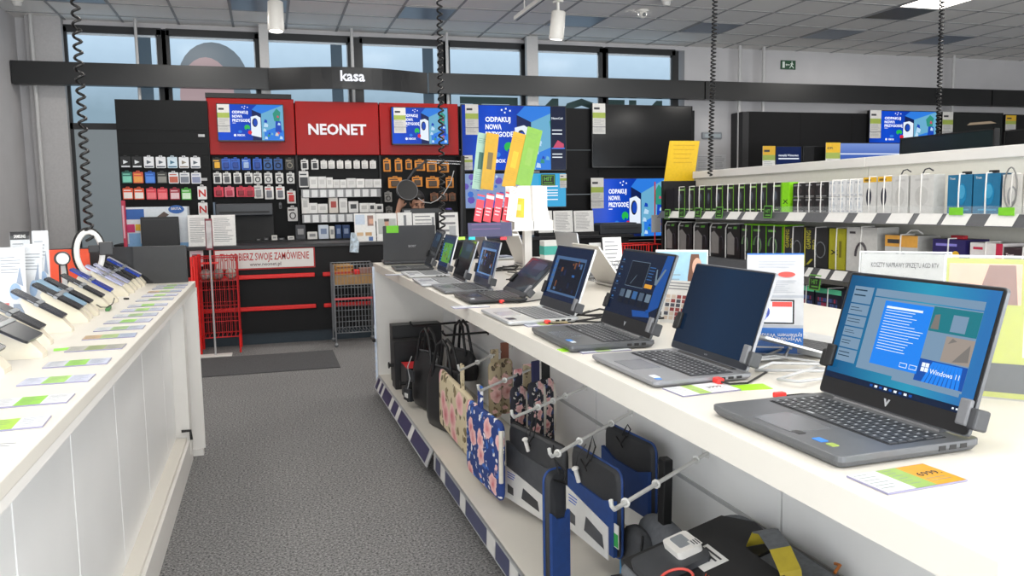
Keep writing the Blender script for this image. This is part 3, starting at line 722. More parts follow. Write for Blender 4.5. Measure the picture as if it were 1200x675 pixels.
def s_shop(mb, W, H):
    M = [glow('#0e1c36', .8), glow('#16509f', .8), glow('#0b1424', .8), glow('#d99a33', .9), glow('#5b6f86', .6), glow('#3a6da8', .7), glow('#7f95a8', .6)]
    mb.rect(-W / 2, 0, W / 2, H, 0, 0); mb.flat([(W * .3, H * .1), (W * .5, H * .25), (W * .5, H), (W * .38, H)], .0003, 1); mb.flat([(W * .1, H * .03), (W * .4, H * .08), (W * .36, H * .16), (W * .05, H * .12)], .0003, 1)
    for i in range(6): mb.rect(-W * .45, H * (.84 - .12 * i), -W * .41, H * (.87 - .12 * i), .0005, 5); mb.rect(-W * .46, H * (.81 - .12 * i), -W * .39, H * (.82 - .12 * i), .0005, 4)
    mb.rect(-W * .25, H * .46, W * .12, H * .86, .0004, 6); mb.rect(-W * .245, H * .468, W * .115, H * .852, .0006, 2)
    mb.flat([(-W * .15, H * .5), (-W * .14, H * .5), (-W * .06, H * .65), (-W * .068, H * .65)], .0008, 6)
    mb.rect(W * .14, H * .48, W * .28, H * .54, .0006, 3); mb.lines(W * .14, H * .57, W * .26, H * .80, 5, .0006, 5, .3)
    mb.flat([(W * .31, H * .55), (W * .35, H * .55), (W * .44, H * .80), (W * .41, H * .80), (W * .33, H * .62), (W * .29, H * .78), (W * .27, H * .78)], .0006, 6)
    for i in range(5):
        a = -W * .30 + i * W * .13; mb.rect(a, H * .18, a + W * .115, H * .42, .0006, 2); mb.rect(a + W * .01, H * .28, a + W * .10, H * .40, .0008, (4, 6, 5, 4, 6)[i])
    return M
def s_blue(k, dim=1.0, top='#1c2c5c'):
    def f(mb, W, H):
        M = [glow('#142c55', .7 * dim), glow(top, .8 * dim), glow('#5f86b8', .8 * dim), glow('#0a1020', .8), glow('#3c7fd6', .8 * dim), glow('#a5683f', .7 * dim), glow('#5d9a3c', .8 * dim)]
        rnd = random.Random(k)
        mb.rect(-W / 2, 0, W / 2, H, 0, 0)
        mb.rect(-W * .42, H * .1, W * .42, H * .82, .0003, 2 if k % 2 else 0); mb.rect(-W * .33, H * .14, W * .40, H * .76, .0005, 3 if k != 8 else 6)
        for i in range(16):
            x, y = rnd.uniform(-.3, .33) * W, rnd.uniform(.16, .68) * H
            mb.rect(x, y, x + W * rnd.uniform(.02, .07), y + H * rnd.uniform(.03, .12), .0007 + i * 1e-5, rnd.choice((1, 2, 4, 5, 0)))
        for i in range(7): mb.rect(-W * .42, H * (.14 + .09 * i), -W * .35, H * (.18 + .09 * i), .0008, 4)
        return M
    return f
def s_dark(mb, W, H):
    mb.rect(-W / 2, 0, W / 2, H, 0, 0); mb.rect(-W * .4, H * .5, W * .3, H * .95, .0004, 1); mb.rect(-W * .1, H * .7, W * .35, H * .9, .0006, 2)
    return [mat('#0d0f14', .12), glow('#1b3048', .6), glow('#35506a', .6)]
ZT = CTOP
def pos(px, py, z=.995): p = onZ(px, py, z); return p
def at_counter(x, yc, w): return (x, yc, ZT)
BY, OR_, GN = '#2f7fd0', '#e0a040', '#7fb84a'
lap = []
make_laptop('dark grey laptop showing a blue dialog and start menu, nearest on the counter', (0.826, 1.207, ZT), -88.5, 0.364, 0.285, .022, 107, 0.255, '#626467', '#37393c', '#7b7d80', s_dialog, .007, .034, logo='v', stickers=((.045, .03, .022, .015, '#1f2022'), (.095, .034, .024, .016, BY), (.125, .034, .018, .014, '#9db24a')), hinge_bar=True, hin=.03, cols=18)
make_laptop('grey laptop with a plain dark blue screen, second nearest on the counter', (0.812, 1.805, ZT), -89.3, 0.362, 0.258, .017, 109, 0.242, '#8b8c90', '#3c3d41', None, s_plain, .005, .020, bezc='#23272e', stickers=((.13, .028, .03, .016, '#e8edf2'), (.155, .024, .016, .014, BY)), plug=.15, logo='ooo', cols=17)
make_laptop('dark grey gaming laptop with shop page on screen, third nearest on the counter', (0.797, 2.287, ZT), -91, 0.376, 0.262, .022, 110, 0.256, '#595b5e', '#323438', '#707276', s_shop, .007, .042, logo='v', stickers=((.10, .03, .03, .016, BY), (.13, .03, .02, .014, '#d8dde2')), hinge_bar=True, cols=18)
make_laptop('silver laptop with a dim blue page on screen, fourth nearest on the counter', (0.774, 2.833, ZT), -89.5, 0.372, 0.262, .017, 109.5, 0.249, '#c3c5c7', '#7b7d80', None, s_blue(3, .6), .006, .040, bezc='#26292d', stickers=((.12, .03, .045, .03, '#2b2d45'), (.13, .032, .014, .014, '#b04a4a')), plug=.13, cols=16)
make_laptop('black laptop with its screen folded far back', (0.796, 3.46, ZT), -91.5, 0.358, 0.258, .018, 136, 0.21, '#2a2b2d', '#1d1e20', None, s_dark, .008, .022, bezc='#141517', stickers=((.11, .03, .03, .018, '#cfd4da'),), plug=.13, hinge_bar=True, back='#3a3b3d')
make_laptop('grey laptop with a bright purple and blue page on an upright screen', (0.783, 3.9, ZT), -91.2, 0.36, 0.241, .016, 105, 0.225, '#707276', '#3a3b3e', None, s_blue(5, 1.1, '#2b2a66'), .006, .036, bezc='#2b3144', back='#8a8c8f')
make_laptop('silver laptop with a dark mirrored screen beside the bright purple one', (0.746, 4.28, ZT), -92.5, 0.37, 0.249, .016, 109, 0.222, '#b5b7ba', '#8d8f92', None, s_dark, .007, .02, bezc='#131417', stickers=((.1, .03, .03, .02, '#9a9ca0'),))
make_laptop('silver laptop with a green page on screen near the far end', (0.766, 4.8, ZT), -91.3, 0.36, 0.248, .016, 106, 0.228, '#c2c4c6', '#77797c', None, s_blue(8, 1.0, '#3f6d33'), .008, .03, bezc='#172538', stickers=((.1, .03, .04, .03, '#3a3f58'),))
make_laptop('dark laptop with a black screen, last of the row facing the aisle', (.775, 5.30, ZT), -93, .345, .245, .016, 112, .25, '#3c3d40', '#252628', None, s_dark, .008, .02, bezc='#0f1626')
t, lo = make_laptop('charcoal laptop seen from behind with a green tag at the far counter end', (.99, 5.94, ZT), -181 + 360 - 180 + 0, .385, .25, .022, 96, .25, '#4a4b4e', '#2b2c2f', None, None, .007, .02, clips=False, hinge_bar=True, back='#434447') if False else make_laptop('charcoal laptop seen from behind with a green tag at the far counter end', (.975, 5.99, ZT), 176 - 180 + 180, .37, .25, .022, 98, .255, '#3f4043', '#2b2c2f', None, None, .007, .02, clips=False, hinge_bar=True, back='#434447')
MB().text('acer', 0, 0, .032, 0, align='C', bold=.012).build('emblem', mat('#a5a6a9', .3, .5), lo, T(-.02, .10, -.0075) @ RY(180))
MB().box(.075, .205, -.0095, .160, .2565, -.0075).build('tag', mat('#6fc02c', .5), lo)
# the row that faces the other aisle: backs of their lids show between the front row
def back_lap(px, py, x, lab, lid=105, back='#b9babb', **k):
    p = onX(px, py, x); make_laptop(lab, (x + .24, p.y, ZT), 90 + k.pop('yaw', 0), .35, .24, .016, lid, .24, back, '#55575a', None, s_dark, clips=False, back=back, **k)
back_lap(566, 300, 1.56, 'silver laptop lid seen from behind, left of the white leaflet stand pole', 104)
back_lap(610, 298, 1.60, 'pale grey laptop lid seen from behind, close to the stand pole', 112, '#c4c2bf')
back_lap(668, 300, 1.62, 'grey laptop lid seen from behind the nearer dim blue screen', 100, '#a9aaac')
back_lap(712, 330, 1.60, 'beige grey laptop lid leaning back between two front row screens', 125, '#c2bfba')
# white laptop facing our way on the far half of the counter
p = onZ(945, 400, ZT + .015)
make_laptop('white laptop with grey keys partly hidden behind the blue leaflet', (p.x - .11, p.y + .06, ZT), -90, .33, .225, .016, 95, .05, '#dedfe0', '#3a3b3e', None, None, .004, .008, clips=False, ports=4) if False else None
t = thing('laptop', 'white laptop with dark keys half hidden between the two nearest screens', 'laptop', T(p.x, p.y, ZT) @ RZ(100))
MB().slab(rr(.33, .225, .01, 3, 0, .0), .004, .018).build('base', mat('#d9dadb', .35, .2), t)
kb = MB()
for r_ in range(6):
    for c_ in range(14): kb.box(-.147 + c_ * .021, -.01 + r_ * .017, .018, -.129 + c_ * .021, .004 + r_ * .017, .020)
kb.build('keyboard', mat('#4a4b4e', .5), t)
pb = MB()
for i in range(4): pb.box(-.1655, -.08 + i * .03, .008, -.1648, -.062 + i * .03, .014); 
pb.build('port_row', BLACK, t)
ML = T(0, .105, .02) @ FR((0, 0, 0), (1, 0, 0), (0, .96, .28))
lo = MB().slab(rr(.33, .215, .008, 3, 0, .1075), -.006, 0).build('lid', mat('#d9dadb', .35, .2), t, ML)
MB().slab(rr(.326, .21, .006, 3, 0, .1075), 0, .001).build('screen', mat('#141a22', .15), lo)

# ---- price cards in front of the laptops
def price_card(label, M, w=.14, h=.085, cols=('#f0f0f0', '#9fc053', '#f2f2f2'), splits=(.33, .66), price=None, group=None, name='price_card', ink=INK, cat='price card', seed=1, base='#8d8aa4'):
    mb = MB().box(-w / 2, -h / 2, 0, w / 2, h / 2, .0025, 0)
    xs = [-w / 2 + .001] + [-w / 2 + w * s for s in splits] + [w / 2 - .001]
    for i, (a, b) in enumerate(zip(xs, xs[1:])):
        mb.rect(a, -h / 2 + .001, b, h / 2 - .001, .0027, 1 + i)
        if price and i == len(xs) - 2: mb.text(price, (a + b) / 2, -.004, .020, .003, 4, align='C', bold=.012)
        mb.lines(a + .005, -h / 2 + .008, b - .008, h / 2 - .008 if not (price and i == len(xs) - 2) else -.014, 6 if i != len(xs) - 2 or not price else 2, .003, 5, .16, seed=seed + i)
    ms = [mat(base, .4)] + [mat(c, .35) for c in cols]
    while len(ms) < 4: ms.append(ms[-1])
    o = mb.build(name, ms + [ink, mat('#8f9a90', .6)], None, M)
    return tag(o, label, cat, group)
def flatc(px, py, rz, z=None):
    p = onZ(px, py, z or ZT); return T(p.x, p.y, ZT + .0005) @ RZ(rz)
price_card('yellow and green price card 6999 lying before the nearest laptop', flatc(1062, 562, 3), .150, .082, ('#d0d2d6', '#94b255', '#d99b1c'), (.36, .62), '6999.', seed=3)
price_card('white and green price card lying before the plain blue screen laptop', flatc(822, 457, 4), .15, .085, ('#dfe2e6', '#a8c860', '#e9eaec'), (.30, .50), '3999.', seed=5)
price_card('pale price card lying between the second and third nearest laptops', flatc(705, 410, 0), .15, .085, ('#d9dde8', '#b5cf86', '#eef0f2'), (.3, .6), seed=7)
price_card('pale price card with yellow end lying before the gaming laptop', flatc(640, 380, 0), .16, .085, ('#d8dae6', '#bcd68c', '#f0d9a0'), (.3, .6), seed=9)
price_card('pale price card lying before the folded back black laptop', flatc(551, 360, 0), .15, .07, ('#d8dae6', '#e4e6ea', '#eeeeee'), seed=11)
price_card('pale price card under the front edge of the far silver laptops', flatc(466, 322, 0), .15, .07, ('#d8dae6', '#e4e6ea', '#eeeeee'), seed=12)
p = onZ(660, 413, ZT)
o = MB().box(-.03, -.02, 0, .03, .02, .002).build('green_tag', LIME, None, T(p.x + .03, p.y + .03, ZT) @ RZ(5)); tag(o, 'bright green ticket under the front of the second nearest laptop', 'ticket')
p = onZ(880, 454, ZT)
o = MB().box(-.04, -.025, 0, .04, .025, .0015).build('green_tag', LIME, None, T(p.x, p.y, ZT) @ RZ(-8)); tag(o, 'bright green ticket right of the white price card', 'ticket')
# red plug cable by the nearest laptop
p = onZ(913, 466, ZT)
mb = MB().box(p.x - .012, p.y - .008, ZT, p.x + .014, p.y + .008, ZT + .012, 0, bev=.003)
q = [onZ(x, y, ZT + .004) for x, y in ((918, 464), (940, 462), (960, 462), (985, 466), (1010, 480))]
mb.tube(q, .0025, 6, 1); tag(mb.build('alarm_cable', [mat('#e63a35', .4), BLACK]), 'red plug with black cable behind the nearest laptop', 'cable')
# cables in the middle of the counter
rnd = random.Random(3)
for i, (px, py, lab) in enumerate(((735, 372, 'thin dark cable tangle behind the silver laptop'), (590, 318, 'thin dark cable tangle behind the bright purple screen'), (925, 440, 'grey cable running off the blue leaflet on the counter'), (700, 380, 'black cable loop between the silver and gaming laptops'), (770, 372, 'black cable heap behind the gaming laptop screen'), (612, 326, 'black cable heap behind the folded back laptop'))):
    p = onZ(px, py, ZT)
    path = [Vector((p.x - .02 + .10 * math.sin(1.7 * j + i) + .01 * j, p.y + .03 * j - .12 + .05 * math.cos(2.3 * j), ZT + .004 + .012 * abs(math.sin(j * 1.3)))) for j in range(14)]
    o = MB()
    fine = []
    for a, b in zip(path, path[1:]): fine += [a.lerp(b, s / 3) for s in range(3)]
    o.tube(fine, .0038, 6); tag(o.build('cable', BLACK if i != 2 else LGREY), lab, 'cable')

# ---- leaflets and acrylic signs standing on the counter
def stand_card(name, label, cat, base, ang, w, h, draw, mats, tilt=12, thick=.003, foot=.06):
    """a bent leaflet that stands on a folded foot; faces direction ang (0 = towards -Y)"""
    t = thing(name, label, cat, T(*base) @ RZ(ang))
    MS = RX(90 - tilt)
    mb = MB().box(-w / 2, 0, -thick, w / 2, h, 0, 0); mb.build('panel', mats[0], t, MS)
    pm = MB(); draw(pm, w, h); pm.build('print', mats[1:], t, MS @ T(0, 0, .0008))
    MB().box(-w / 2, -.002, 0, w / 2, foot + h * math.sin(R(tilt)) * .5, .002, 0).build('foot', mats[0], t)
    return t
# blue and white tent leaflet behind the second laptop; its lower half is printed upside down
def d_tent(mb, w, h):
    mb.rect(-w / 2, 0, w / 2, h * .26, 0, 0)
    mb.rect(-w / 2, h * .26, w / 2, h * .29, 0, 1)
    mb.text('Wypróbuj wcześniej', 0, 0, .016, .0006, 2, T(w * .02, h * .165, 0) @ RZ(180), align='C')
    mb.text('z systemem Windows 11', 0, 0, .016, .0006, 2, T(w * .02, h * .205, 0) @ RZ(180), align='C')
    mb.rect(w * .25, h * .05, w * .31, h * .075, .0006, 2); mb.lines(-w * .35, h * .045, w * .2, h * .075, 1, .0006, 2, .5)
    mb.rect(-w * .36, h * .30, w * .34, h * .54, .0004, 3); mb.rect(-w * .33, h * .315, w * .31, h * .525, .0006, 4)
    mb.flat(circ(w * .11, 20, -w * .2, h * .42, h * .07), .0008, 5); mb.flat(circ(w * .08, 20, -w * .22, h * .38, h * .05), .001, 6); mb.rect(-w * .05, h * .47, w * .3, h * .52, .0008, 7)
    mb.rect(-w / 2, h * .56, w / 2, h * .585, .0004, 1)
    mb.lines(-w * .42, h * .60, w * .42, h * .73, 7, .0006, 1, .3); mb.flat(circ(w * .15, 20, w * .2, h * .79, h * .028), .0006, 7); mb.flat(circ(w * .1, 20, -w * .14, h * .785, h * .028), .0006, 8)
    mb.lines(-w * .3, h * .84, w * .4, h * .92, 3, .0006, 1, .3); mb.rect(-w / 2, h * .985, w / 2, h, .0004, 0)
p = onX(905, 436, 1.13)
base = onX(908, 385, 1.31)
stand_card('leaflet', 'tall white and blue leaflet with an upside down blue footer, behind the second laptop', 'leaflet', (1.31, base.y, ZT), -30, .148, .275, d_tent,
           [mat('#c4c5c8', .6), mat('#1b62b0', .4), mat('#a9adb5', .6), PAPER, BLACK, mat('#d9dde6', .4), mat('#2b3f9c', .4), mat('#5a6cc4', .4), mat('#d64a42', .5), mat('#5f6f82', .5)], 4)
# tent with a woman on pale blue
def d_woman(mb, w, h):
    mb.rect(-w / 2 + .004, .02, w / 2 - .004, h - .008, 0, 0)
    mb.flat([(w * .12, .02), (w * .36, .02), (w * .40, h * .5), (w * .33, h * .93), (w * .18, h * .93), (w * .13, h * .55)], .0004, 2)
    mb.flat(circ(w * .09, 18, w * .30, h * .72, h * .15), .0008, 1); mb.flat([(w * .22, .02), (w * .48, .02), (w * .46, h * .35), (w * .3, h * .5)], .0006, 3)
    mb.lines(-w * .44, h * .15, w * .02, h * .6, 6, .0006, 4, .3); mb.rect(-w * .42, h * .78, -w * .1, h * .85, .0006, 4)
base = onX(797, 330, 1.50)
stand_card('leaflet', 'pale blue leaflet with a long haired woman between two laptop screens', 'leaflet', (1.50, base.y, ZT), -38, .20, .235, d_woman,
           [PAPER, mat('#9cc4dc', .5), mat('#d8a68f', .6), mat('#6b4636', .6), mat('#e9eef2', .6), mat('#8fa3b3', .6)], 8)
def d_pics(mb, w, h):
    r2 = random.Random(5)
    for i in range(5):
        for j in range(6): mb.rect(-w * .42 + i * w * .17, h * .08 + j * h * .10, -w * .29 + i * w * .17, h * .16 + j * h * .10, 0, r2.choice((0, 1, 2)))
    mb.lines(-w * .4, h * .75, w * .4, h * .95, 3, 0, 3, .4)
base = onX(792, 385, 1.33)
stand_card('leaflet', 'small white sheet of tiny product pictures below the woman leaflet', 'leaflet', (1.33, base.y, ZT), -62, .13, .15, d_pics, [PAPER, mat('#8a3b3b', .6), mat('#4a4b55', .6), mat('#c9b8a8', .6), GINK], 14)
# white acrylic notice behind the nearest laptop
def acrylic(label, base, ang, w, h, draw, mats, tilt=14):
    t = thing('acrylic_sign_holder', label, 'sign', T(*base) @ RZ(ang))
    MS = RX(90 - tilt)
    MB().box(-w / 2 + .004, .004, -.001, w / 2 - .004, h - .004, .001).build('insert', mats[0], t, MS)
    pm = MB(); draw(pm, w, h); pm.build('print', mats[1:], t, MS @ T(0, 0, .0014))
    MB().box(-w / 2, 0, .0035, w / 2, h, .0055).box(-w / 2, 0, -.0045, w / 2, h, -.0025).build('sleeve', ACR, t, MS)
    sp = h * math.sin(R(tilt))
    e = MB()
    for z in (-.0045, .0035):
        e.box(-w / 2 - .001, h - .001, z, w / 2 + .001, h + .002, z + .002); 
        for sx in (-1, 1): e.box(sx * w / 2 - .001, 0, z, sx * w / 2 + .001, h, z + .002)
    e.build('sleeve_edge', mat('#e9eef0', .3), t, MS)
    MB().box(-w / 2, 0, 0, w / 2, sp + .05, .003).build('foot', ACR, t)
    return t
def d_notice(mb, w, h): mb.text('KOSZTY NAPRAWY SPRZĘTU AGD RTV', 0, h * .86, .018, 0, 0, align='C', bold=.012, width=w * .74); None
base = onX(1045, 322, 1.55)
acrylic('clear sign holder with a white repair cost notice behind the nearest laptop', (1.54, base.y - .05, ZT), -45, .215, .285, d_notice, [mat('#b4b4b2', .5), mat('#38383b', .6)])
def d_yellow(mb, w, h):
    mb.rect(-w * .47, h * .66, -w * .02, h * .95, 0, 0); mb.flat([(-w * .2, h * .66), (-w * .04, h * .66), (-w * .06, h * .94), (-w * .22, h * .94), (-w * .26, h * .8)], .0004, 1)
    mb.rect(w * .04, h * .74, w * .22, h * .88, 0, 2); mb.text('X', w * .09, h * .78, .03, .0006, 3, bold=.02)
    for i, c in enumerate((4, 3, 5)): mb.rect(w * .22, h * (.66 + .09 * i), w * .48, h * (.75 + .09 * i), .0004, c)
    mb.rect(w * .0, h * .30, w * .48, h * .6, 0, 3); mb.rect(w * .1, h * .42, w * .3, h * .52, .0004, 6); mb.rect(-w * .47, h * .05, w * .48, h * .25, 0, 7)
base = onX(1150, 360, 1.38)
acrylic('clear sign holder with a yellow green product poster at the right edge', (1.46, base.y - .03, ZT), -48, .30, .30, d_yellow, [mat('#a4a936', .4), mat('#cf9f86', .5), mat('#7a5142', .5), mat('#5fae6a', .5), PAPER, mat('#e9b8c8', .5), mat('#a8d4e4', .5), mat('#5c5fc0', .5), mat('#262628', .4)])

# ---- white leaflet stand on a pole in the middle of the counter
sp = onZ(617, 332, ZT); SXc, SYc = sp.x, 4.55
SXc = onY(618, 300, SYc).x
t = thing('leaflet_stand', 'white leaflet dispenser on a square pole in the middle of the laptop counter', 'leaflet stand', T(SXc, SYc, ZT))
MB().box(-.11, -.11, 0, .11, .11, .012, bev=.003).build('base_plate', WHITE, t)
MB().box(-.022, -.022, .012, .022, .022, .26).build('pole', WHITE, t)
zb = onY(618, 268, SYc).z - ZT; zh = onY(618, 218, SYc).z - ZT
mb = MB(); hb, ht = .115, .075
mb.add([(-hb, -hb, zb), (hb, -hb, zb), (hb, hb, zb), (-hb, hb, zb), (-ht, -ht, zh), (ht, -ht, zh), (ht, ht, zh), (-ht, ht, zh)], [(0, 3, 2, 1), (4, 5, 6, 7), (0, 1, 5, 4), (1, 2, 6, 5), (2, 3, 7, 6), (3, 0, 4, 7)])
mb.box(-hb - .012, -hb - .012, zb - .008, hb + .012, hb + .012, zb)
for q in (0, 90, 180, 270):
    mb.box(-hb, -hb - .012, zb, hb, -hb - .010, zb + .05, 0, RZ(q)); mb.box(-.002, -hb - .012, zb, .002, -ht, zh, 0, RZ(q))
mb.build('pockets', WHITE, t)
# leaflets in it
def up_sheet(name, label, cat, px0, px1, py0, py1, Y, lean, cols, printer=None, shear=0):
    a = onY(px0, py1, Y); w = onY(px1, py1, Y).x - a.x; h = onY(px0, py0, Y).z - a.z
    M = FR((a.x, Y, a.z), (1, 0, 0), (shear, lean, 1))
    M = Matrix.Translation((a.x, Y, a.z)) @ RY(math.degrees(shear)) @ RX(90 - lean)
    mb = MB().box(0, 0, -.002, w, h, 0, 0); 
    if printer: printer(mb, w, h)
    return tag(mb.build(name, cols, None, M), label, cat)
def pr_txt(s1, s2):
    def f(mb, w, h):
        mb.lines(w * .14, h * .80, w * .85, h * .90, 3, .0006, 1, .22); mb.lines(w * .14, h * .1, w * .8, h * .3, 6, .0006, 1, .16)
        mb.rect(w * .3, h * .36, w * .7, h * .66, .0005, 2)
    return f
YS = 4.62
up_sheet('leaflet_sheet', 'dark green topped tall leaflet at the left of the white leaflet stand', 'leaflet', 553, 566, 153, 221, YS + .02, 6, [mat('#8fb0a0', .5), mat('#3d6b60', .5), mat('#2f5b50', .5)], pr_txt(0, 0), .16)
up_sheet('leaflet_sheet', 'yellow tall leaflet second from the left in the white leaflet stand', 'leaflet', 563, 578, 153, 221, YS, 6, [mat('#b98f10', .5), mat('#a98f2a', .5), mat('#6a5a30', .5)], pr_txt(0, 0), .16)
up_sheet('leaflet_sheet', 'yellow tall leaflet left of the green one in the leaflet stand', 'leaflet', 588, 604, 150, 218, YS, 6, [mat('#c09410', .5), mat('#a98a20', .5), mat('#d8a820', .5)], pr_txt(0, 0), .27)
up_sheet('leaflet_sheet', 'light green tall leaflet rising highest from the leaflet stand', 'leaflet', 604, 622, 144, 216, YS, 6, [mat('#76a53c', .5), mat('#6f9a48', .5), mat('#7fa848', .5)], pr_txt(0, 0), .27)
for i in range(4):
    def pr(mb, w, h): mb.rect(0, h * .82, w, h * .94, .0006, 1 + (0 if i else 1)); mb.lines(w * .15, h * .15, w * .85, h * .5, 3, .0006, 3, .35)
    up_sheet('leaflet_sheet', 'red and white narrow leaflet, %s from the left in the stand front' % ORD[i], 'leaflet', 555 + i * 11, 564 + i * 11, 226 - i, 259, 4.43, 10, [mat('#d23b4a', .5), PAPER, mat('#2f6fb0', .5), mat('#f0b9be', .6)], pr, .22)
up_sheet('leaflet_sheet', 'white leaflet with red heading at the right of the red leaflets', 'leaflet', 593, 604, 217, 258, 4.42, 10, [PAPER, mat('#c43a3a', .5), mat('#e4e4e4', .5)], pr_txt(0, 0), .2)
up_sheet('leaflet_sheet', 'small yellow folded leaflet in the right pocket of the stand', 'leaflet', 601, 614, 231, 254, 4.44, 10, [mat('#e6bb2a', .5), mat('#9a8030', .5), mat('#f5df90', .5)], pr_txt(0, 0), .1)
a = onY(549, 278, 4.30); b = onY(600, 260, 4.30)
t = tag(MB().box(0, 0, -.006, b.x - a.x, b.z - a.z, 0, 0).lines(.02, .02, .2, .07, 2, .001, 1, .2).build('promo_board', [mat('#37355c', .4), mat('#6a4a78', .5)], None, FR((a.x, 4.30, a.z), (1, 0, 0), (0, .12, 1))), 'dark purple promo board hanging before the leaflet stand', 'board')
# hanging brace for that board so it is carried by the stand
MB().box(-.16, -.24, zb - .03, -.13, -.05, zb - .02).build('board_arm', WHITE, bpy.data.objects['leaflet_stand'])
for px, c, lab, nm in ((541, '#b6e04a', 'small lime page marker beside the promo board', 'marker'), (553, '#29c9d6', 'small turquoise page marker under the promo board', 'marker'), (590, '#e63a48', 'small red tag under the promo board', 'marker')):
    p = onY(px, 279.3, 4.292); tag(MB().box(-.018, -.004, -.008, .018, .004, .008).build('page_marker', mat(c, .5), None, T(*p)), lab, nm)
# ================================================================== televisions
def ad(mb, W, H, full=True, txt=True, tags=None):
    """console advert: dark to bright blue, white slogan, white box with a dark disc, balls, bright room at right"""
    M = [glowramp([(0, '#04267c'), (.35, '#0648c8'), (.7, '#052e90'), (1, '#0a46b0')], 'X', .95, .62, .5, .08), glow('#f2f6ff', 1), glow('#dfe9f5', .95), glow('#0e1526', .9), glow('#22b04a', .95), glow('#d8263c', .9), glow('#2a78d8', .95), glow('#6fb4d8', .8), glow('#d8ccb8', .9), glow('#2f8f7a', .9), glow('#1646b4', .9), glow('#0b1d52', .9), glow('#b8d8f0', .9), glow('#c84a6a', .9)]
    mb.rect(-W / 2, -H / 2, W / 2, H / 2, 0, 0)
    mb.flat([(W * .02, -H * .5), (W * .16, -H * .5), (W * .16, H * .25), (W * .02, H * .36)], .0003, 11)
    mb.flat([(W * .02, H * .36), (W * .16, H * .25), (W * .5, H * .5), (W * .1, H * .5)], .0003, 6)
    mb.flat([(W * .16, -H * .5), (W * .5, -H * .5), (W * .5, H * .5), (W * .16, H * .25)], .0003, 7)
    rnd = random.Random(4)
    mb.flat([(W * .2, -H * .5), (W * .5, -H * .5), (W * .5, -H * .22), (W * .36, -H * .14), (W * .2, -H * .25)], .0004, 6)
    mb.flat([(W * .36, H * .05), (W * .44, H * .02), (W * .46, H * .30), (W * .40, H * .40), (W * .34, H * .26)], .0006, 9)
    mb.flat([(W * .37, -H * .25), (W * .47, -H * .28), (W * .46, H * .04), (W * .38, H * .05)], .0007, 10)
    for i in range(13):
        x, y = rnd.uniform(.20, .47) * W, rnd.uniform(-.45, .36) * H; r = rnd.uniform(.012, .03) * W
        mb.flat([(x - r, y - r * .8), (x + r * 1.2, y - r), (x + r, y + r * .7), (x - r * .4, y + r * 1.3)], .0009 + i * 1e-5, rnd.choice((7, 8, 9, 10, 12, 13, 6, 12)))
    mb.flat([(W * .0, -H * .36), (W * .15, -H * .42), (W * .15, H * .14), (W * .09, H * .20), (W * .0, H * .16)], .0012, 2)
    mb.flat(circ(W * .042, 20, W * .062, H * .0, H * .125), .0016, 3); mb.flat(circ(W * .032, 18, W * .068, H * .0, H * .10), .0018, 10)
    mb.flat(circ(W * .045, 16, -W * .06, -H * .14, H * .075), .0014, 4); mb.flat(circ(W * .018, 10, -W * .055, -H * .2, H * .03), .0016, 0)
    mb.flat(circ(W * .03, 14, -W * .02, -H * .28, H * .055), .0014, 5); mb.flat(circ(W * .03, 14, -W * .17, -H * .26, H * .04), .0013, 6)
    for (x, y) in ((-.13, .42), (-.09, .44), (-.05, .41), (-.10, .38)): mb.rect(W * x, H * y, W * (x + .014), H * (y + .025), .0014, 1)
    if txt:
        for i, s in enumerate(('ODPAKUJ', 'NOWĄ', 'PRZYGODĘ')): mb.text(s, -W * .28, H * (.25 - .115 * i), H * .105, .0014, 1, bold=.035, width=W * (.24, .155, .27)[i])
        mb.rect(-W * .28, -H * .025, -W * .23, -H * .012, .0014, 1)
        mb.flat(circ(H * .035, 16, -W * .25, -H * .36), .0014, 1); mb.text('XBOX', -W * .22, -H * .385, H * .075, .0014, 1, bold=.03)
    return M
def tv(label, W, H, M, draw=None, reach=.0, depth=.05, bez='#0c0c0d', group=None, name='television'):
    t = thing(name, label, 'television', M, group)
    MB().box(-W / 2, -H / 2, -depth, W / 2, H / 2, -.004, 0, bev=.004).build('body', mat(bez, .35), t)
    if reach: MB().box(-W * .2, -H * .3, -depth - reach, W * .2, H * .2, -depth, 0).build('wall_mount', BLACK, t)
    b = MB(); e = .009
    b.box(-W / 2, -H / 2, -.004, W / 2, -H / 2 + e * 1.6, .002).box(-W / 2, H / 2 - e, -.004, W / 2, H / 2, .002).box(-W / 2, -H / 2, -.004, -W / 2 + e, H / 2, .002).box(W / 2 - e, -H / 2, -.004, W / 2, H / 2, .002)
    b.build('bezel', mat(bez, .35), t)
    s = MB()
    ms = draw(s, W - 2 * e, H - 2.6 * e) if draw else None
    if ms is None: s.rect(-W / 2 + e, -H / 2 + e, W / 2 - e, H / 2 - e, 0, 0); ms = [mat('#08090b', .12, var=.02)]
    s.build('screen', ms, t, T(0, e * .3, -.003))
    return t
def tvpx(label, x0, y0, x1, y1, Y, zb=None, **k):
    a, b = onY(x0, y0, Y), onY(x1, y1, Y)
    if zb: b.z = zb
    W = b.x - a.x; H = a.z - b.z
    return tv(label, W, H, FACE(((a.x + b.x) / 2, Y, (a.z + b.z) / 2)), **k)
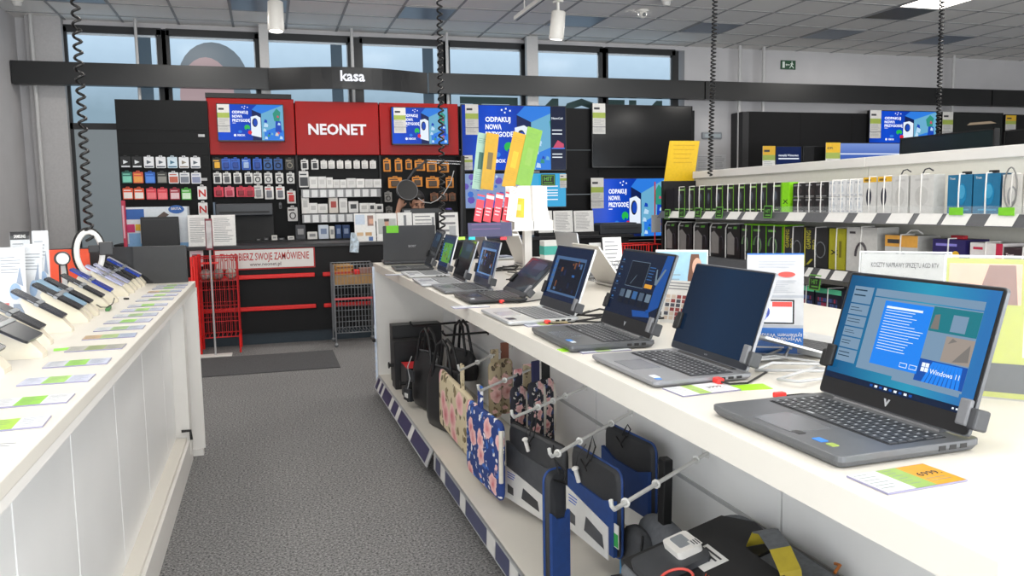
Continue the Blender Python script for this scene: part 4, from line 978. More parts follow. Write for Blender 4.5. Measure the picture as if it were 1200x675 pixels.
def tagcard(label, x0, y0, x1, y1, Y, cols=('#d9d7d2', '#9fb04e', '#c9c8c4'), seed=1, top=None):
    a, b = onY(x0, y0, Y), onY(x1, y1, Y); W, H = b.x - a.x, a.z - b.z
    mb = MB().box(0, 0, -.003, W, H, 0, 0)
    mb.rect(0, H * .70, W, H, .0006, 1).rect(0, H * .52, W, H * .70, .0006, 2).rect(0, 0, W, H * .52, .0006, 3)
    mb.rect(0, H * .22, W, H * .25, .0009, 5)
    if top: mb.text(top, W * .08, H * .8, H * .10, .001, 4, bold=.02)
    else: mb.rect(W * .1, H * .8, W * .55, H * .87, .001, 4)
    mb.lines(W * .1, H * .27, W * .9, H * .48, 4, .001, 5, .25, seed=seed); mb.lines(W * .1, H * .05, W * .9, H * .2, 3, .001, 5, .25, seed=seed + 3)
    return tag(mb.build('price_card', [PAPER] + [mat(c, .6) for c in cols] + [INK, GINK], None, FACE((a.x, Y, b.z))), label, 'price card')
t = tvpx('television with console advert on the left red panel', 253, 121, 334, 166, 10.08, draw=ad, reach=.03)
tagcard('tall price card on the left edge of the left red panel television', 254, 122, 270, 155, 10.0745, seed=2)
t = tvpx('television with console advert on the right red panel', 458, 125, 526, 170, 10.08, draw=ad, reach=.03)
tagcard('tall price card on the left edge of the right red panel television', 461, 126, 476, 156, 10.0745, seed=3)
def big(mb, W, H):
    M = ad(mb, W, H)
    n = len(M); M += [glow('#0c1836', .9), glow('#e8f0fa', .9)]
    mb.rect(W * .35, -H * .5, W * .5, H * .5, .003, n); mb.text('NanoCell', W * .362, H * .30, H * .045, .0034, n + 1, bold=.02, width=W * .11)
    for i, y in enumerate((.12, .06, -.26, -.31)): mb.rect(W * .365, H * y, W * .465, H * (y + .016), .0034, n + 1)
    mb.flat([(W * .37, -H * .16), (W * .48, -H * .16), (W * .48, -H * .09), (W * .42, -H * .03)], .0034, 13); mb.rect(W * .36, -H * .17, W * .49, -H * .15, .0034, 6)
    return M
t = tvpx('largest lit television showing the console advert, behind the leaflet stand', 540, 122, 664, 200, 10.33, draw=big, reach=.04)
tagcard('tall price card on the upper left corner of the largest lit television', 545, 122, 561, 158, 10.3245, seed=4)
tagcard('grey price card on the lower left edge of the largest lit television', 543, 182, 554, 199, 10.3245, seed=6)
def smart(mb, W, H):
    M = [glow('#8fa8d8', .7), glow('#2f9fd0', .95), glow('#eef4fa', .9), glow('#6a58b8', .8), glow('#3f6fc8', .9), glow('#c0d4ec', .9)]
    mb.rect(-W / 2, -H / 2, W / 2, H / 2, 0, 0); rnd = random.Random(8)
    for i in range(70):
        x, y = rnd.uniform(-.5, .42) * W, rnd.uniform(-.5, .45) * H; r = rnd.uniform(.012, .035) * W
        mb.flat(circ(r, 7, min(max(x, -W / 2 + r), W / 2 - r), min(max(y, -H / 2 + r), H / 2 - r)), .0003 + i * 1e-5, rnd.choice((0, 3, 4, 5, 3)))
    mb.rect(W * .15, -H * .5, W * .5, H * .5, .002, 1)
    for y in (.1, -.02, -.1, -.18, -.3): mb.rect(W * .22, H * y, W * .42, H * (y + .03), .0024, 2)
    return M
t = tvpx('lit television full of small blue and purple shapes under the largest one', 541, 203, 664, 243, 10.33, draw=smart, reach=.04)
tagcard('price card at the right end of the purple and blue television', 656, 204, 664, 220, 10.3245, seed=7)
a = onY(642, 211, 10.3)
t = tag(MB().box(-.10, -.075, -.004, .10, .075, 0, 0).rect(-.09, -.065, .09, .065, .0006, 1).rect(-.083, -.058, .083, .058, .001, 0).text('HIT', 0, -.008, .075, .0014, 1, align='C', bold=.02).rect(-.06, -.04, .06, -.03, .0014, 1).build('hit_sign', [mat('#1d2a1c', .5), mat('#69b53a', .5)], None, FACE((a.x, 10.29, a.z))), 'small black and green HIT sign on the purple and blue television', 'sign')
a = onY(685, 232, 10.33)
t = tvpx('large switched off black television on the black wall', 693.5, 122, 811, 196, 10.33, reach=.04)
tagcard('tall price card on the upper left corner of the switched off television', 694.5, 121, 709.5, 157, 10.3245, seed=8)
t = tvpx('lit television with blue console advert below the switched off one', 693, 209, 781, 277, 10.30, draw=ad, reach=.07)
tagcard('tall price card on the left edge of the lower blue advert television', 692.5, 208.5, 707.5, 244, 10.2945, seed=9)
# vinyl sheet stuck on the wall: notices by the grey wall
for i, (x0, x1, y0, y1, lab) in enumerate(((817, 832, 181, 207, 'left of two pale notices on the grey wall behind the third cord'), (837, 851, 181, 207, 'right of two pale notices on the grey wall behind the third cord'))):
    a, b = onY(x0, y0, WY - .01), onY(x1, y1, WY - .01)
    mb = MB().box(0, 0, -.008, b.x - a.x, a.z - b.z, 0, 0).lines(.02, .03, b.x - a.x - .02, a.z - b.z - .03, 9, .0006, 1, .3, seed=i)
    tag(mb.build('wall_notice', [mat('#c9c9cb', .6), GINK], None, FACE((a.x, WY - .002, b.z))), lab, 'notice')
# far right televisions
def ad2(mb, W, H):
    M = ad(mb, W, H); return M
tvpx('television with console advert right of the tall black panels', 1019, 129, 1097, 170, 10.29, draw=ad2, reach=.01)
tagcard('price card on the left edge of the far right advert television', 1020, 129, 1032, 162, 10.2845, seed=11)
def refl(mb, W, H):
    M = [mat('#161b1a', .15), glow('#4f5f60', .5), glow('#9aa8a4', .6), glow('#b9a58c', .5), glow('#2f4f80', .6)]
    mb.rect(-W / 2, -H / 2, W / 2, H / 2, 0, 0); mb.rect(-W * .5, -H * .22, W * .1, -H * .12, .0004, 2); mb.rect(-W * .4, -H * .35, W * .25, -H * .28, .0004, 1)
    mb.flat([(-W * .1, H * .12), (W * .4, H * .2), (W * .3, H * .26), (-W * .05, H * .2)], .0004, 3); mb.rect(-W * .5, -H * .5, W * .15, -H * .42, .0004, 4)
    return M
tvpx('dark television with pale streaks across its screen at far right', 1105, 131, 1174, 172, 10.29, draw=refl, reach=.01)
tagcard('price card on the left edge of the streaky dark television', 1105, 131, 1116, 162, 10.2845, seed=12)
tvpx('dark television cut by the right edge of the picture', 1178, 134, 1262, 178, 10.29, reach=.01)
tagcard('yellow topped price card on the television at the right edge', 1179, 135, 1190, 157, 10.2845, ('#e3b62e', '#a9b85a', '#d0cfcb'), seed=13)
# nearer TVs on a low stand behind the gondola
t = thing('television_stand', 'low black television stand hidden behind the white gondola', 'stand', T(7.0, 8.5, 0))
MB().box(-1.6, -.42, 0, 1.5, .3, 1.70).build('cabinet', BLACK, t)
def navy_tv(mb, W, H):
    M = [glow('#0c2050', .8), glow('#e6edf8', .9), glow('#2f6fae', .8)]
    mb.rect(-W / 2, -H / 2, W / 2, H / 2, 0, 0); mb.text('niezwykły Wzmacniacz', 0, H * .12, H * .12, .001, 1, align='C', bold=.02, width=W * .8); mb.rect(-W * .4, H * .0, W * .42, H * .05, .001, 1); mb.rect(-W * .4, -H * .4, W * .1, -H * .25, .001, 2)
    return M
tvpx('small television with dark blue page behind the gondola', 909, 171, 939, 206, 8.3, zb=1.70, draw=navy_tv)
tagcard('yellow and green price card left of the small dark blue television', 894, 171, 908, 206, 8.2945, ('#d9a92a', '#96a850', '#d6d6d2'), seed=14)
tvpx('small switched off television between the dark blue one and the car picture', 941, 171, 967, 206, 8.3, zb=1.70, bez='#1a1b1c')
def car(mb, W, H):
    M = [glowramp([(0, '#1a2f78'), (.5, '#3f60b0'), (.8, '#7f9ad8'), (1, '#b8cdee')], 'Y', .9, 1.6, .5), glow('#10205c', .9), glow('#dfe8f6', .9), glow('#2a4fa8', .9)]
    mb.rect(-W / 2, -H / 2, W / 2, H / 2, 0, 0); mb.rect(-W / 2, H * .1, W / 2, H * .14, .0004, 2); mb.flat([(-W * .5, -H * .1), (W * .1, -H * .02), (W * .5, -H * .2), (W * .5, -H * .5), (-W * .5, -H * .5)], .0004, 3)
    mb.flat(circ(W * .06, 16, -W * .4, -H * .30, H * .1), .0008, 1); mb.flat([(W * .1, -H * .1), (W * .3, -H * .12), (W * .28, -H * .2), (W * .12, -H * .18)], .0008, 2)
    return M
tvpx('lit television with a pale blue picture rising behind the gondola', 983, 167, 1054, 206, 8.2, zb=1.70, draw=car)
tagcard('bright yellow 4399 price card left of the pale blue television', 968, 167, 984, 206, 8.1945, ('#e6b92c', '#a4b558', '#d8d7d3'), seed=15, top='4399.')
# side-on dark televisions (parallel to the aisle)
def sidetv(label, px0, px1, pytop, X, H, col='#1e2a2c'):
    a = onX(px0, pytop, X); b = onX(px1, pytop, X); W = a.y - b.y
    z = onX(px0, pytop, X).z; H = z - 1.30
    ms = lambda mb, w, h: (mb.rect(-w / 2, -h / 2, w / 2, h / 2, 0, 0), [mat(col, .15, var=.15, scale=2)])[1]
    return tv(label, W, H, SIDE((X, (a.y + b.y) / 2, z - H / 2)), draw=ms)
t = thing('television_stand', 'black wall shelf unit carrying the side on televisions at right', 'stand', T(4.9, 5.4, 0))
MB().box(-.22, -1.9, 0, .4, 1.4, 1.30).build('cabinet', BLACK, t)
sidetv('dark glossy television seen side on above the gondola', 1055, 1165, 162, 4.75, .55)
sidetv('black television seen side on at the right edge above the gondola', 1177, 1260, 153, 4.75, .55, '#101112')
# yellow poster on the end of the gondola
a = onX(785, 165, 3.75)
p0, p1, p2, p3 = onY(785, 165, 6.95), onY(820, 165, 6.95), onY(813, 214, 6.95), onY(778, 214, 6.95)
t = thing('yellow_poster', 'bright yellow poster standing at the far end of the gondola', 'poster', T((p0.x + p1.x) / 2, 6.95, 0))
mb = MB(); c = (p0.x + p1.x) / 2
mb.add([(p.x - c, dy, p.z) for dy in (0, .006) for p in (p0, p1, p2, p3)], [(0, 3, 2, 1), (4, 5, 6, 7), (0, 1, 5, 4), (1, 2, 6, 5), (2, 3, 7, 6), (3, 0, 4, 7)])
mb.build('sheet', mat('#f0c411', .45), t)
pm = MB(); 
pm.lines(-.12, 1.72, .12, 1.92, 5, .004, 0, .18); pm.build('print', mat('#d9a90c', .5), t, FR((0, 0, 0), (1, 0, 0), (0, 0, 1)))
MB().box(-.012, .008, 0, .012, .022, p2.z + .1).box(-.14, -.04, 0, .14, .14, .012).build('stand_pole', LGREY, t)

# ================================================================== packs hanging on the walls
def pack(label, px, py, w, h, Y, c1, c2, cat='pack', group=None, blob=None, name='blister_pack', top=None, wall=None, shape=0):
    """hanging card with euro slot tab and a product bubble; (px,py) is its middle"""
    p = onY(px, py, Y)
    mb = MB()
    P = [(x, y) for x, y in rr(w, h, .008, 2)]
    mb.slab(P, -.002, .002, 0)
    mb.slab(rr(w * .34, h * .16, .004, 2, 0, h * .54), -.002, .002, 0)
    mb.rect(-w * .10, h * .53, w * .10, h * .56, .0026, 3)
    if shape == 0:      # card with picture
        mb.rect(-w * .42, -h * .42, w * .42, h * .12, .0026, 1); mb.rect(-w * .4, h * .25, w * .3, h * .34, .0026, 2)
    elif shape == 1:    # bubble pack
        mb.box(-w * .3, -h * .36, .002, w * .3, h * .18, .022, 1, bev=.006); mb.rect(-w * .42, h * .26, w * .2, h * .36, .0026, 2)
    elif shape == 2:    # gift card with arrow
        mb.flat([(-w * .22, -h * .16), (w * .26, h * .02), (-w * .22, h * .2)], .0026, 1); mb.rect(-w * .42, -h * .44, w * .42, -h * .32, .0026, 2)
    elif shape == 3:    # big letter card
        mb.text('N', 0, -h * .28, h * .75, .0026, 1, align='C', bold=.03)
    elif shape == 4:    # hanging cable loop
        mb.tube([(w * .28 * math.cos(a), -h * .1 + h * .22 * math.sin(a), .008) for a in [2 * math.pi * i / 12 for i in range(12)]], .006, 5, 1, closed=True); mb.rect(-w * .42, h * .26, w * .2, h * .36, .0026, 2)
    o = mb.build(name, [mat(c1, .5), mat(c2, .5), mat(top or c2, .5), BLACK], None, FACE((p.x, Y, p.z)))
    tag(o, label, cat, group)
    if wall is not None:
        MB().cyl((p.x, Y + .14, p.z + h * .545), (p.x, Y - .02, p.z + h * .545), .004, 5).build('hook', BLACK, wall, wall.matrix_world.inverted())
    return o
for nm_, o_ in (('w0', t),): pass
bpy.context.view_layer.update()
W1 = [o for o in bpy.data.objects if o.get('label', '').startswith('tall black slatted')][0]
W2 = [o for o in bpy.data.objects if o.get('label', '').startswith('black display wall with three')][0]
YG = 10.03
g = 'gift cards on the black slatted wall'
rows = [(190, [(147, '#151618', '#dfe3e6', 'black'), (160.5, '#151618', '#dfe3e6', 'black'), (174.5, '#e4e5e8', '#4f5964', 'white'), (188.5, '#e4e5e8', '#4f5964', 'white'), (202, '#cfe0ea', '#3f6f8a', 'pale blue'), (215.5, '#e4e5e8', '#8a7f70', 'white'), (229, '#e4e5e8', '#4f5964', 'white')], 2, .105, .125, 'top'),
        (208, [(149, '#2b6f63', '#7fd0b8', 'dark green'), (162, '#d8563a', '#e8a04a', 'orange'), (176, '#2a62c0', '#4f8ae0', 'blue'), (190, '#3c3d3c', '#8d8d86', 'grey black'), (203.5, '#e4e5e8', '#c0604a', 'white'), (216.5, '#e4e5e8', '#7a7f8a', 'white'), (230, '#e4e5e8', '#8a92b0', 'white')], 0, .105, .125, 'middle'),
        (227, [(150, '#e4572e', '#f0e9e4', 'orange and white'), (163, '#e4572e', '#f0e9e4', 'orange and white'), (177.5, '#e2404e', '#f07a80', 'pink red'), (190.5, '#e2404e', '#f07a80', 'pink red'), (205, '#a8283a', '#e8c8cc', 'dark red patterned'), (218.5, '#4fae3e', '#d6ecd0', 'bright green')], 0, .105, .125, 'bottom')]
for py, lst, shp, w, h, rn in rows:
    for i, (px, c1, c2, cn) in enumerate(lst):
        pack('%s gift card, %s from the left in the %s gift card row' % (cn, ORD[i], rn), px, py + .055 * i * 0 + i * .12, w, h, YG, c1, c2, 'gift card', g, shape=shp, name='gift_card', wall=W1)
pack('white card with a red letter N below the gift card rows', 237, 226, .10, .15, YG, '#eceae8', '#c4201d', 'gift card', None, shape=3, name='gift_card', wall=W1)
pack('white card with a red letter N half hidden behind the desk papers', 238, 245, .10, .15, YG, '#eceae8', '#c4201d', 'gift card', None, shape=3, name='gift_card', wall=W1)
# left red bay: cables and cards
YB_ = 10.12
g = 'cable packs on the wall under the left red panel'
r1 = [(254.5, '#2b2a26', '#e0a92c', 'black and yellow', 1), (265, '#2a5fc0', '#1b3f8e', 'blue', 1), (276, '#2a5fc0', '#1b3f8e', 'blue', 1), (288.5, '#2a5fc0', '#9db6dc', 'blue', 1), (301.5, '#2a5fc0', '#1b3f8e', 'blue', 1), (314, '#2c5d9e', '#20242c', 'blue and black', 4), (326, '#23508e', '#20242c', 'dark blue', 4), (339.5, '#3a3936', '#8a8578', 'dark grey', 4)]
for i, (px, c1, c2, cn, sh) in enumerate(r1): pack('%s pack, %s from the left in the top row of the left bay' % (cn, ORD[i]), px, 192.5, .10, .13, YB_, c1, c2, 'cable pack', g, shape=sh, name='cable_pack', wall=W2)
r2 = [(255, '#e6e5e2', '#33353a', 'white'), (266, '#e6e5e2', '#5a5c60', 'white'), (278.5, '#e6e5e2', '#5a5c60', 'white'), (291.5, '#e6e5e2', '#33353a', 'white'), (302, '#dcdbd8', '#1d1e20', 'white and black'), (314.5, '#dcdbd8', '#55585c', 'white'), (327.5, '#dcdbd8', '#26282b', 'white and black'), (340.5, '#dcdbd8', '#26282b', 'white and black')]
for i, (px, c1, c2, cn) in enumerate(r2): pack('%s pack, %s from the left in the second row of the left bay' % (cn, ORD[i]), px, 209, .09, .125, YB_, c1, c2, 'cable pack', g, shape=1 if i < 4 else 4, name='cable_pack', wall=W2)
r3 = [(256.5, '#d8384e', '#8a1f2e', 'red'), (269, '#e27a88', '#b03048', 'pink'), (282.5, '#d8384e', '#8a1f2e', 'red'), (293, '#d8384e', '#8a1f2e', 'red'), (303, '#dcdad6', '#8f9092', 'white'), (315.5, '#e8e6e3', '#70727a', 'white'), (328.5, '#e8e6e3', '#70727a', 'white')]
for i, (px, c1, c2, cn) in enumerate(r3): pack('%s pack, %s from the left in the third row of the left bay' % (cn, ORD[i]), px, 225 + (i > 4), .105 if i < 4 else .10, .115 if i < 4 else .15, YB_, c1, c2, 'cable pack', g, shape=1, name='cable_pack', wall=W2, top='#c4201d' if i > 4 else None)
pack('white and red pack at the right end of the third row', 341.5, 231, .10, .15, YB_, '#dedcd8', '#c4201d', 'cable pack', None, shape=1, name='cable_pack', wall=W2)
pack('white oval pack with a dark cable, lowest on the left red bay', 343, 251, .115, .165, YB_, '#cfcdcb', '#3a2e2e', 'cable pack', None, shape=4, name='cable_pack', wall=W2)
pack('tiny grey adapter pack left of the white oval pack', 328.5, 241, .03, .07, YB_, '#6f7074', '#2b2c2e', 'adapter', None, shape=0, name='adapter_pack', wall=W2)
# middle bay: earphones in white packs
g = 'white accessory packs in the top row of the middle bay'
for i, px in enumerate((357, 369, 379.5, 388.5, 398.5, 408, 418, 427.5, 437)):
    pack('white accessory pack, %s from the left in the top row of the middle bay' % ORD[i], px, 193, .085 if i < 2 else .075, .115 if i < 2 else .095, YB_ - .02, '#e2e0dd', '#2f3033' if i < 2 else '#cfcecb', 'accessory pack', g, shape=1, name='accessory_pack', wall=W2)
pack('tall white pack with a black square at the left of the upper shelf', 356, 210, .11, .19, YB_ - .08, '#d6d5d3', '#3a3c40', 'accessory pack', None, shape=0, name='accessory_pack', wall=W2)
# right bay: yellow battery packs
g = 'orange battery packs in the right bay'
for i, (px, py, w, h) in enumerate(((453.5, 194, .09, .15), (467, 194, .09, .15), (479, 193, .08, .12), (492, 194, .13, .13), (506, 195, .13, .13), (520, 196, .13, .13), (463, 214, .17, .13), (489, 213, .13, .12), (507, 214, .17, .13), (527, 214, .10, .13), (509, 231, .10, .10), (520, 231, .10, .10), (530, 231, .09, .10))):
    pack('%s battery pack, %s from the left in the %s row of the right bay' % ('brown' if i > 9 else 'orange', ORD[i if i < 6 else i - 6 if i < 10 else i - 10], 'top' if i < 6 else 'middle' if i < 10 else 'bottom'), px, py, w, h, YB_, '#d8861f' if i < 10 else '#7a4a2a', '#4a3a2c', 'battery pack', g, shape=1, name='battery_pack', wall=W2, top='#2a2420')
pack('grey pack on the left edge of the right bay, beside the lamp', 455, 231, .09, .12, YB_, '#8a8884', '#4a4846', 'accessory pack', None, shape=4, name='accessory_pack', wall=W2)
pack('grey pack low on the right bay, half behind the white folders', 456, 247, .08, .10, YB_, '#6f6d6a', '#3a3836', 'accessory pack', None, shape=4, name='accessory_pack', wall=W2)
# boxes on the two shelves
def wbox(label, px0, px1, pytop, zb, Y, dep, col, group=None, name='accessory_box', print_=None, cat='box'):
    a, b = onY(px0, pytop, Y), onY(px1, pytop, Y); w = b.x - a.x - .004; h = max(.02, a.z - zb)
    mb = MB().box(0, 0, 0, w, dep, h, 0, bev=.003)
    if print_: mb.add([(w * .2, -.0008, h * .35), (w * .8, -.0008, h * .35), (w * .8, -.0008, h * .75), (w * .2, -.0008, h * .75)], [(0, 1, 2, 3)], 1)
    return tag(mb.build(name, [mat(col, .5), mat(print_ or col, .5)], None, T(a.x + .002, Y, zb)), label, cat, group)
g = 'white boxes on the upper wall shelf'
for i, (a, b, top, c) in enumerate(((362, 372, 207, '#e2e1de'), (372, 382, 207, '#dedddb'), (382, 390, 208, '#e4e3e0'), (390, 398, 210.5, '#d8d7d5'), (398, 406, 210.5, '#e2e1de'), (406, 417, 209, '#dad9d7'), (417, 427, 209.5, '#eae8e6'), (427, 437, 210, '#d2d1d0'), (437, 447, 210, '#dddcda'))):
    wbox('white box, %s from the left on the upper shelf of the middle bay' % ORD[i], a, b, top, SHZ[0], 10.01, .12, c, g, print_='#c9c8c6')
g = 'boxes on the lower wall shelf'
for i, (a, b, top, c, pc) in enumerate(((353, 362, 229.5, '#dcdad6', '#b8b7b4'), (362, 372, 238, '#e3e2df', '#c0bfbd'), (372, 384, 239, '#d8d7d4', '#bebdba'), (385, 396, 231.5, '#cfc8bf', '#a43c34'), (397, 407, 232, '#dcdbd8', '#c0bfbd'), (408, 420, 236, '#d5d4d2', '#3a3b3d'), (421, 432, 238, '#e2e1de', '#bcbbb8'), (432, 440, 238, '#dddcda', '#3a3b3d'), (440, 449, 239, '#dbdad8', '#3a3b3d'))):
    wbox('%s box, %s from the left on the lower shelf of the middle bay' % ('white and red' if i == 3 else 'white', ORD[i]), a, b, top, SHZ[1], 10.01, .12, c, g, print_=pc)
# ticket rows on the two shelves
for z, n in zip(SHZ, (9, 9)):
    mb = MB()
    for i in range(n):
        x = xs[1] + .05 + i * (xs[2] - xs[1] - .1) / n
        mb.box(x, 9.994, z - .105, x + .07, 9.998, z - .018, 1)
    mb.box(xs[1] + .03, 9.998, z - .11, xs[2] - .03, 10.004, z - .012, 0)
    mb.build('ticket_strip', [mat('#8f9092', .5), mat('#dfe0e0', .5)], W2, W2.matrix_world.inverted())
# items along the back counter, in front of the wall
zb = 1.02; YC = 9.80
g = 'small boxes along the back counter'
its = [(300, 306, 280, '#2a2a2c', 'black'), (309, 315, 279, '#303034', 'black'), (318, 325, 276, '#d4d2cd', 'white'), (326, 334, 279, '#2e2f33', 'dark'), (337, 345, 277, '#d8d6d2', 'white'), (346, 358, 264, '#3a3b40', 'charcoal'), (360, 372, 272, '#d9d8d4', 'white'), (373, 385, 264, '#cfd8e4', 'white and blue'), (386, 392, 265.5, '#e2e0da', 'white'), (393, 400, 264, '#23406e', 'dark blue'), (401, 410, 264, '#1f3a66', 'dark blue')]
for i, (a, b, top, c, cn) in enumerate(its):
    wbox('small %s box, %s from the left along the back counter' % (cn, ORD[i]), a, b, top, zb, YC, .12, c, g, name='small_box', print_='#7f8fae' if 'blue' in cn else '#8b8b8c')
# shelf box with wide grey appliance (dark grey printer-like tray) under the left bay
a, b = onY(253, 240, 10.0), onY(320, 252, 10.0)
t = thing('cash_drawer', 'wide dark grey machine on the black wall below the cable packs', 'machine', T((a.x + b.x) / 2, 9.98, b.z))
MB().box(-(b.x - a.x) / 2, -.15, 0, (b.x - a.x) / 2, .05, .14, bev=.01).build('body', mat('#33353a', .4), t)
MB().box(-(b.x - a.x) / 2 - .02, -.16, -.01, -(b.x - a.x) / 2, .05, .16).build('side', mat('#5a6a7c', .4), t)
MB().box(-(b.x - a.x) / 2 + .04, -.155, .03, (b.x - a.x) / 2 - .04, -.15, .05).build('slot', BLACK, t)
MB().box((b.x - a.x) * -.5, -.05, -(b.z - 1.02), (b.x - a.x) * .5, .06, 0).build('cabinet', mat('#161617', .6), t)
# ================================================================== under the laptop counter: pegs, bags and sleeves
PEGW = mat('#d9d8d4', .35, var=.02)
def peg(label, e, bpx, z, colour, r=.006, rings=(), tip=(-.012, .0, .035)):
    """peg rod from its base on the back panel (bpx) out to its elbow (e), both at height z"""
    A = onZ(*e, z); B = onZ(*bpx, z); d = (A - B).normalized()
    k = (CXE(B.y) + .50 - B.x) / (-d.x) if abs(d.x) > .01 else 0
    B = B - d * k
    mb = MB().tube([B, A - d * .02, A, A + d * .014 + Vector((0, 0, .014)), A + d * .018 + Vector((0, 0, .03))], r, 8)
    mb.cyl(B, B + d * .004, .018, 10)
    s1 = Vector((-d.y, d.x, 0))
    for f in rings:
        c = A.lerp(B, f); mb.tube([c + s1 * (.010 * math.cos(q)) + Vector((0, 0, .010 * math.sin(q))) for q in [2 * math.pi * i / 10 for i in range(10)]], .004, 5, 0, closed=True)
    return tag(mb.build('peg_hook', colour), label, 'hook')
BP = mat('#141416', .4)
peg('black peg rod holding the rear black handbag, farthest under the counter', (484, 382), (560, 376), .64, BP, .007)
peg('black peg rod holding the front black handbag', (522, 393), (590, 388), .625, BP, .007)
peg('white peg rod above the beige rose sleeve', (539, 434), (600, 406), .62, PEGW, rings=(.3, .55))
peg('white peg rod above the blue flowered sleeve', (562.6, 458), (640, 425), .62, PEGW, rings=(.35, .6))
peg('white peg rod above the dark grey leather sleeve', (602.6, 489), (690, 452), .62, PEGW, rings=(.3, .5, .67))
peg('white peg rod carrying the three blue and black sleeves', (647, 535), (745, 480), .62, PEGW, rings=(.06, .3, .7))
peg('white peg rod with a black strap, nearest under the counter', (720, 597), (830, 530), .62, PEGW, rings=(.1, .4, .85))

def floral(base, pink, dark, extra, sc=9):
    m = bpy.data.materials.new('flower_print'); m.use_nodes = True; nt = m.node_tree; b = nt.nodes['Principled BSDF']; b.inputs['Roughness'].default_value = .7
    tc = nt.nodes.new('ShaderNodeTexCoord'); last = None
    nz = nt.nodes.new('ShaderNodeTexNoise'); nz.inputs['Scale'].default_value = sc * 3; nt.links.new(tc.outputs['Object'], nz.inputs['Vector'])
    wob = nt.nodes.new('ShaderNodeMix'); wob.data_type = 'VECTOR'; wob.inputs[0].default_value = .045
    nt.links.new(tc.outputs['Object'], wob.inputs[4]); nt.links.new(nz.outputs['Color'], wob.inputs[5])
    col = nt.nodes.new('ShaderNodeRGB'); col.outputs[0].default_value = lin(base); last = col.outputs[0]
    def layer(scale, r0, c, rnd=1.0, c2=None):
        nonlocal last
        v = nt.nodes.new('ShaderNodeTexVoronoi'); v.inputs['Scale'].default_value = scale; v.inputs['Randomness'].default_value = rnd
        nt.links.new(wob.outputs[1], v.inputs['Vector'])
        r = nt.nodes.new('ShaderNodeValToRGB'); r.color_ramp.interpolation = 'EASE'
        r.color_ramp.elements[0].position = r0; r.color_ramp.elements[0].color = (1, 1, 1, 1); r.color_ramp.elements[1].position = r0 + .06; r.color_ramp.elements[1].color = (0, 0, 0, 1)
        nt.links.new(v.outputs['Distance'], r.inputs['Fac'])
        mx = nt.nodes.new('ShaderNodeMix'); mx.data_type = 'RGBA'; nt.links.new(r.outputs['Color'], mx.inputs[0]); nt.links.new(last, mx.inputs[6])
        if c2:
            q = nt.nodes.new('ShaderNodeValToRGB'); q.color_ramp.elements[0].color = lin(c); q.color_ramp.elements[1].color = lin(c2); q.color_ramp.elements[1].position = r0
            nt.links.new(v.outputs['Distance'], q.inputs['Fac']); nt.links.new(q.outputs['Color'], mx.inputs[7])
        else: mx.inputs[7].default_value = lin(c)
        last = mx.outputs[2]
    layer(sc * 2.6, .25, dark); layer(sc * 1.9, .24, extra); layer(sc, .36, pink, .9, '#f3c9c4')
    nt.links.new(last, b.inputs['Base Color']); return m
FB = floral('#d8c9a8', '#c8485a', '#6d5f45', '#8a7b58', 6.5)
FN = floral('#203c80', '#cc5060', '#f0eeee', '#3a6cc0', 10)
FD = floral('#2a2a34', '#c24a5c', '#d8d3cc', '#3c4a7a', 14)
FT = floral('#b9a98a', '#b8605a', '#5a4d3c', '#7d6c50', 11)
LINING = mat('#d8d2c6', .7)
CORDB = mat('#141416', .6)
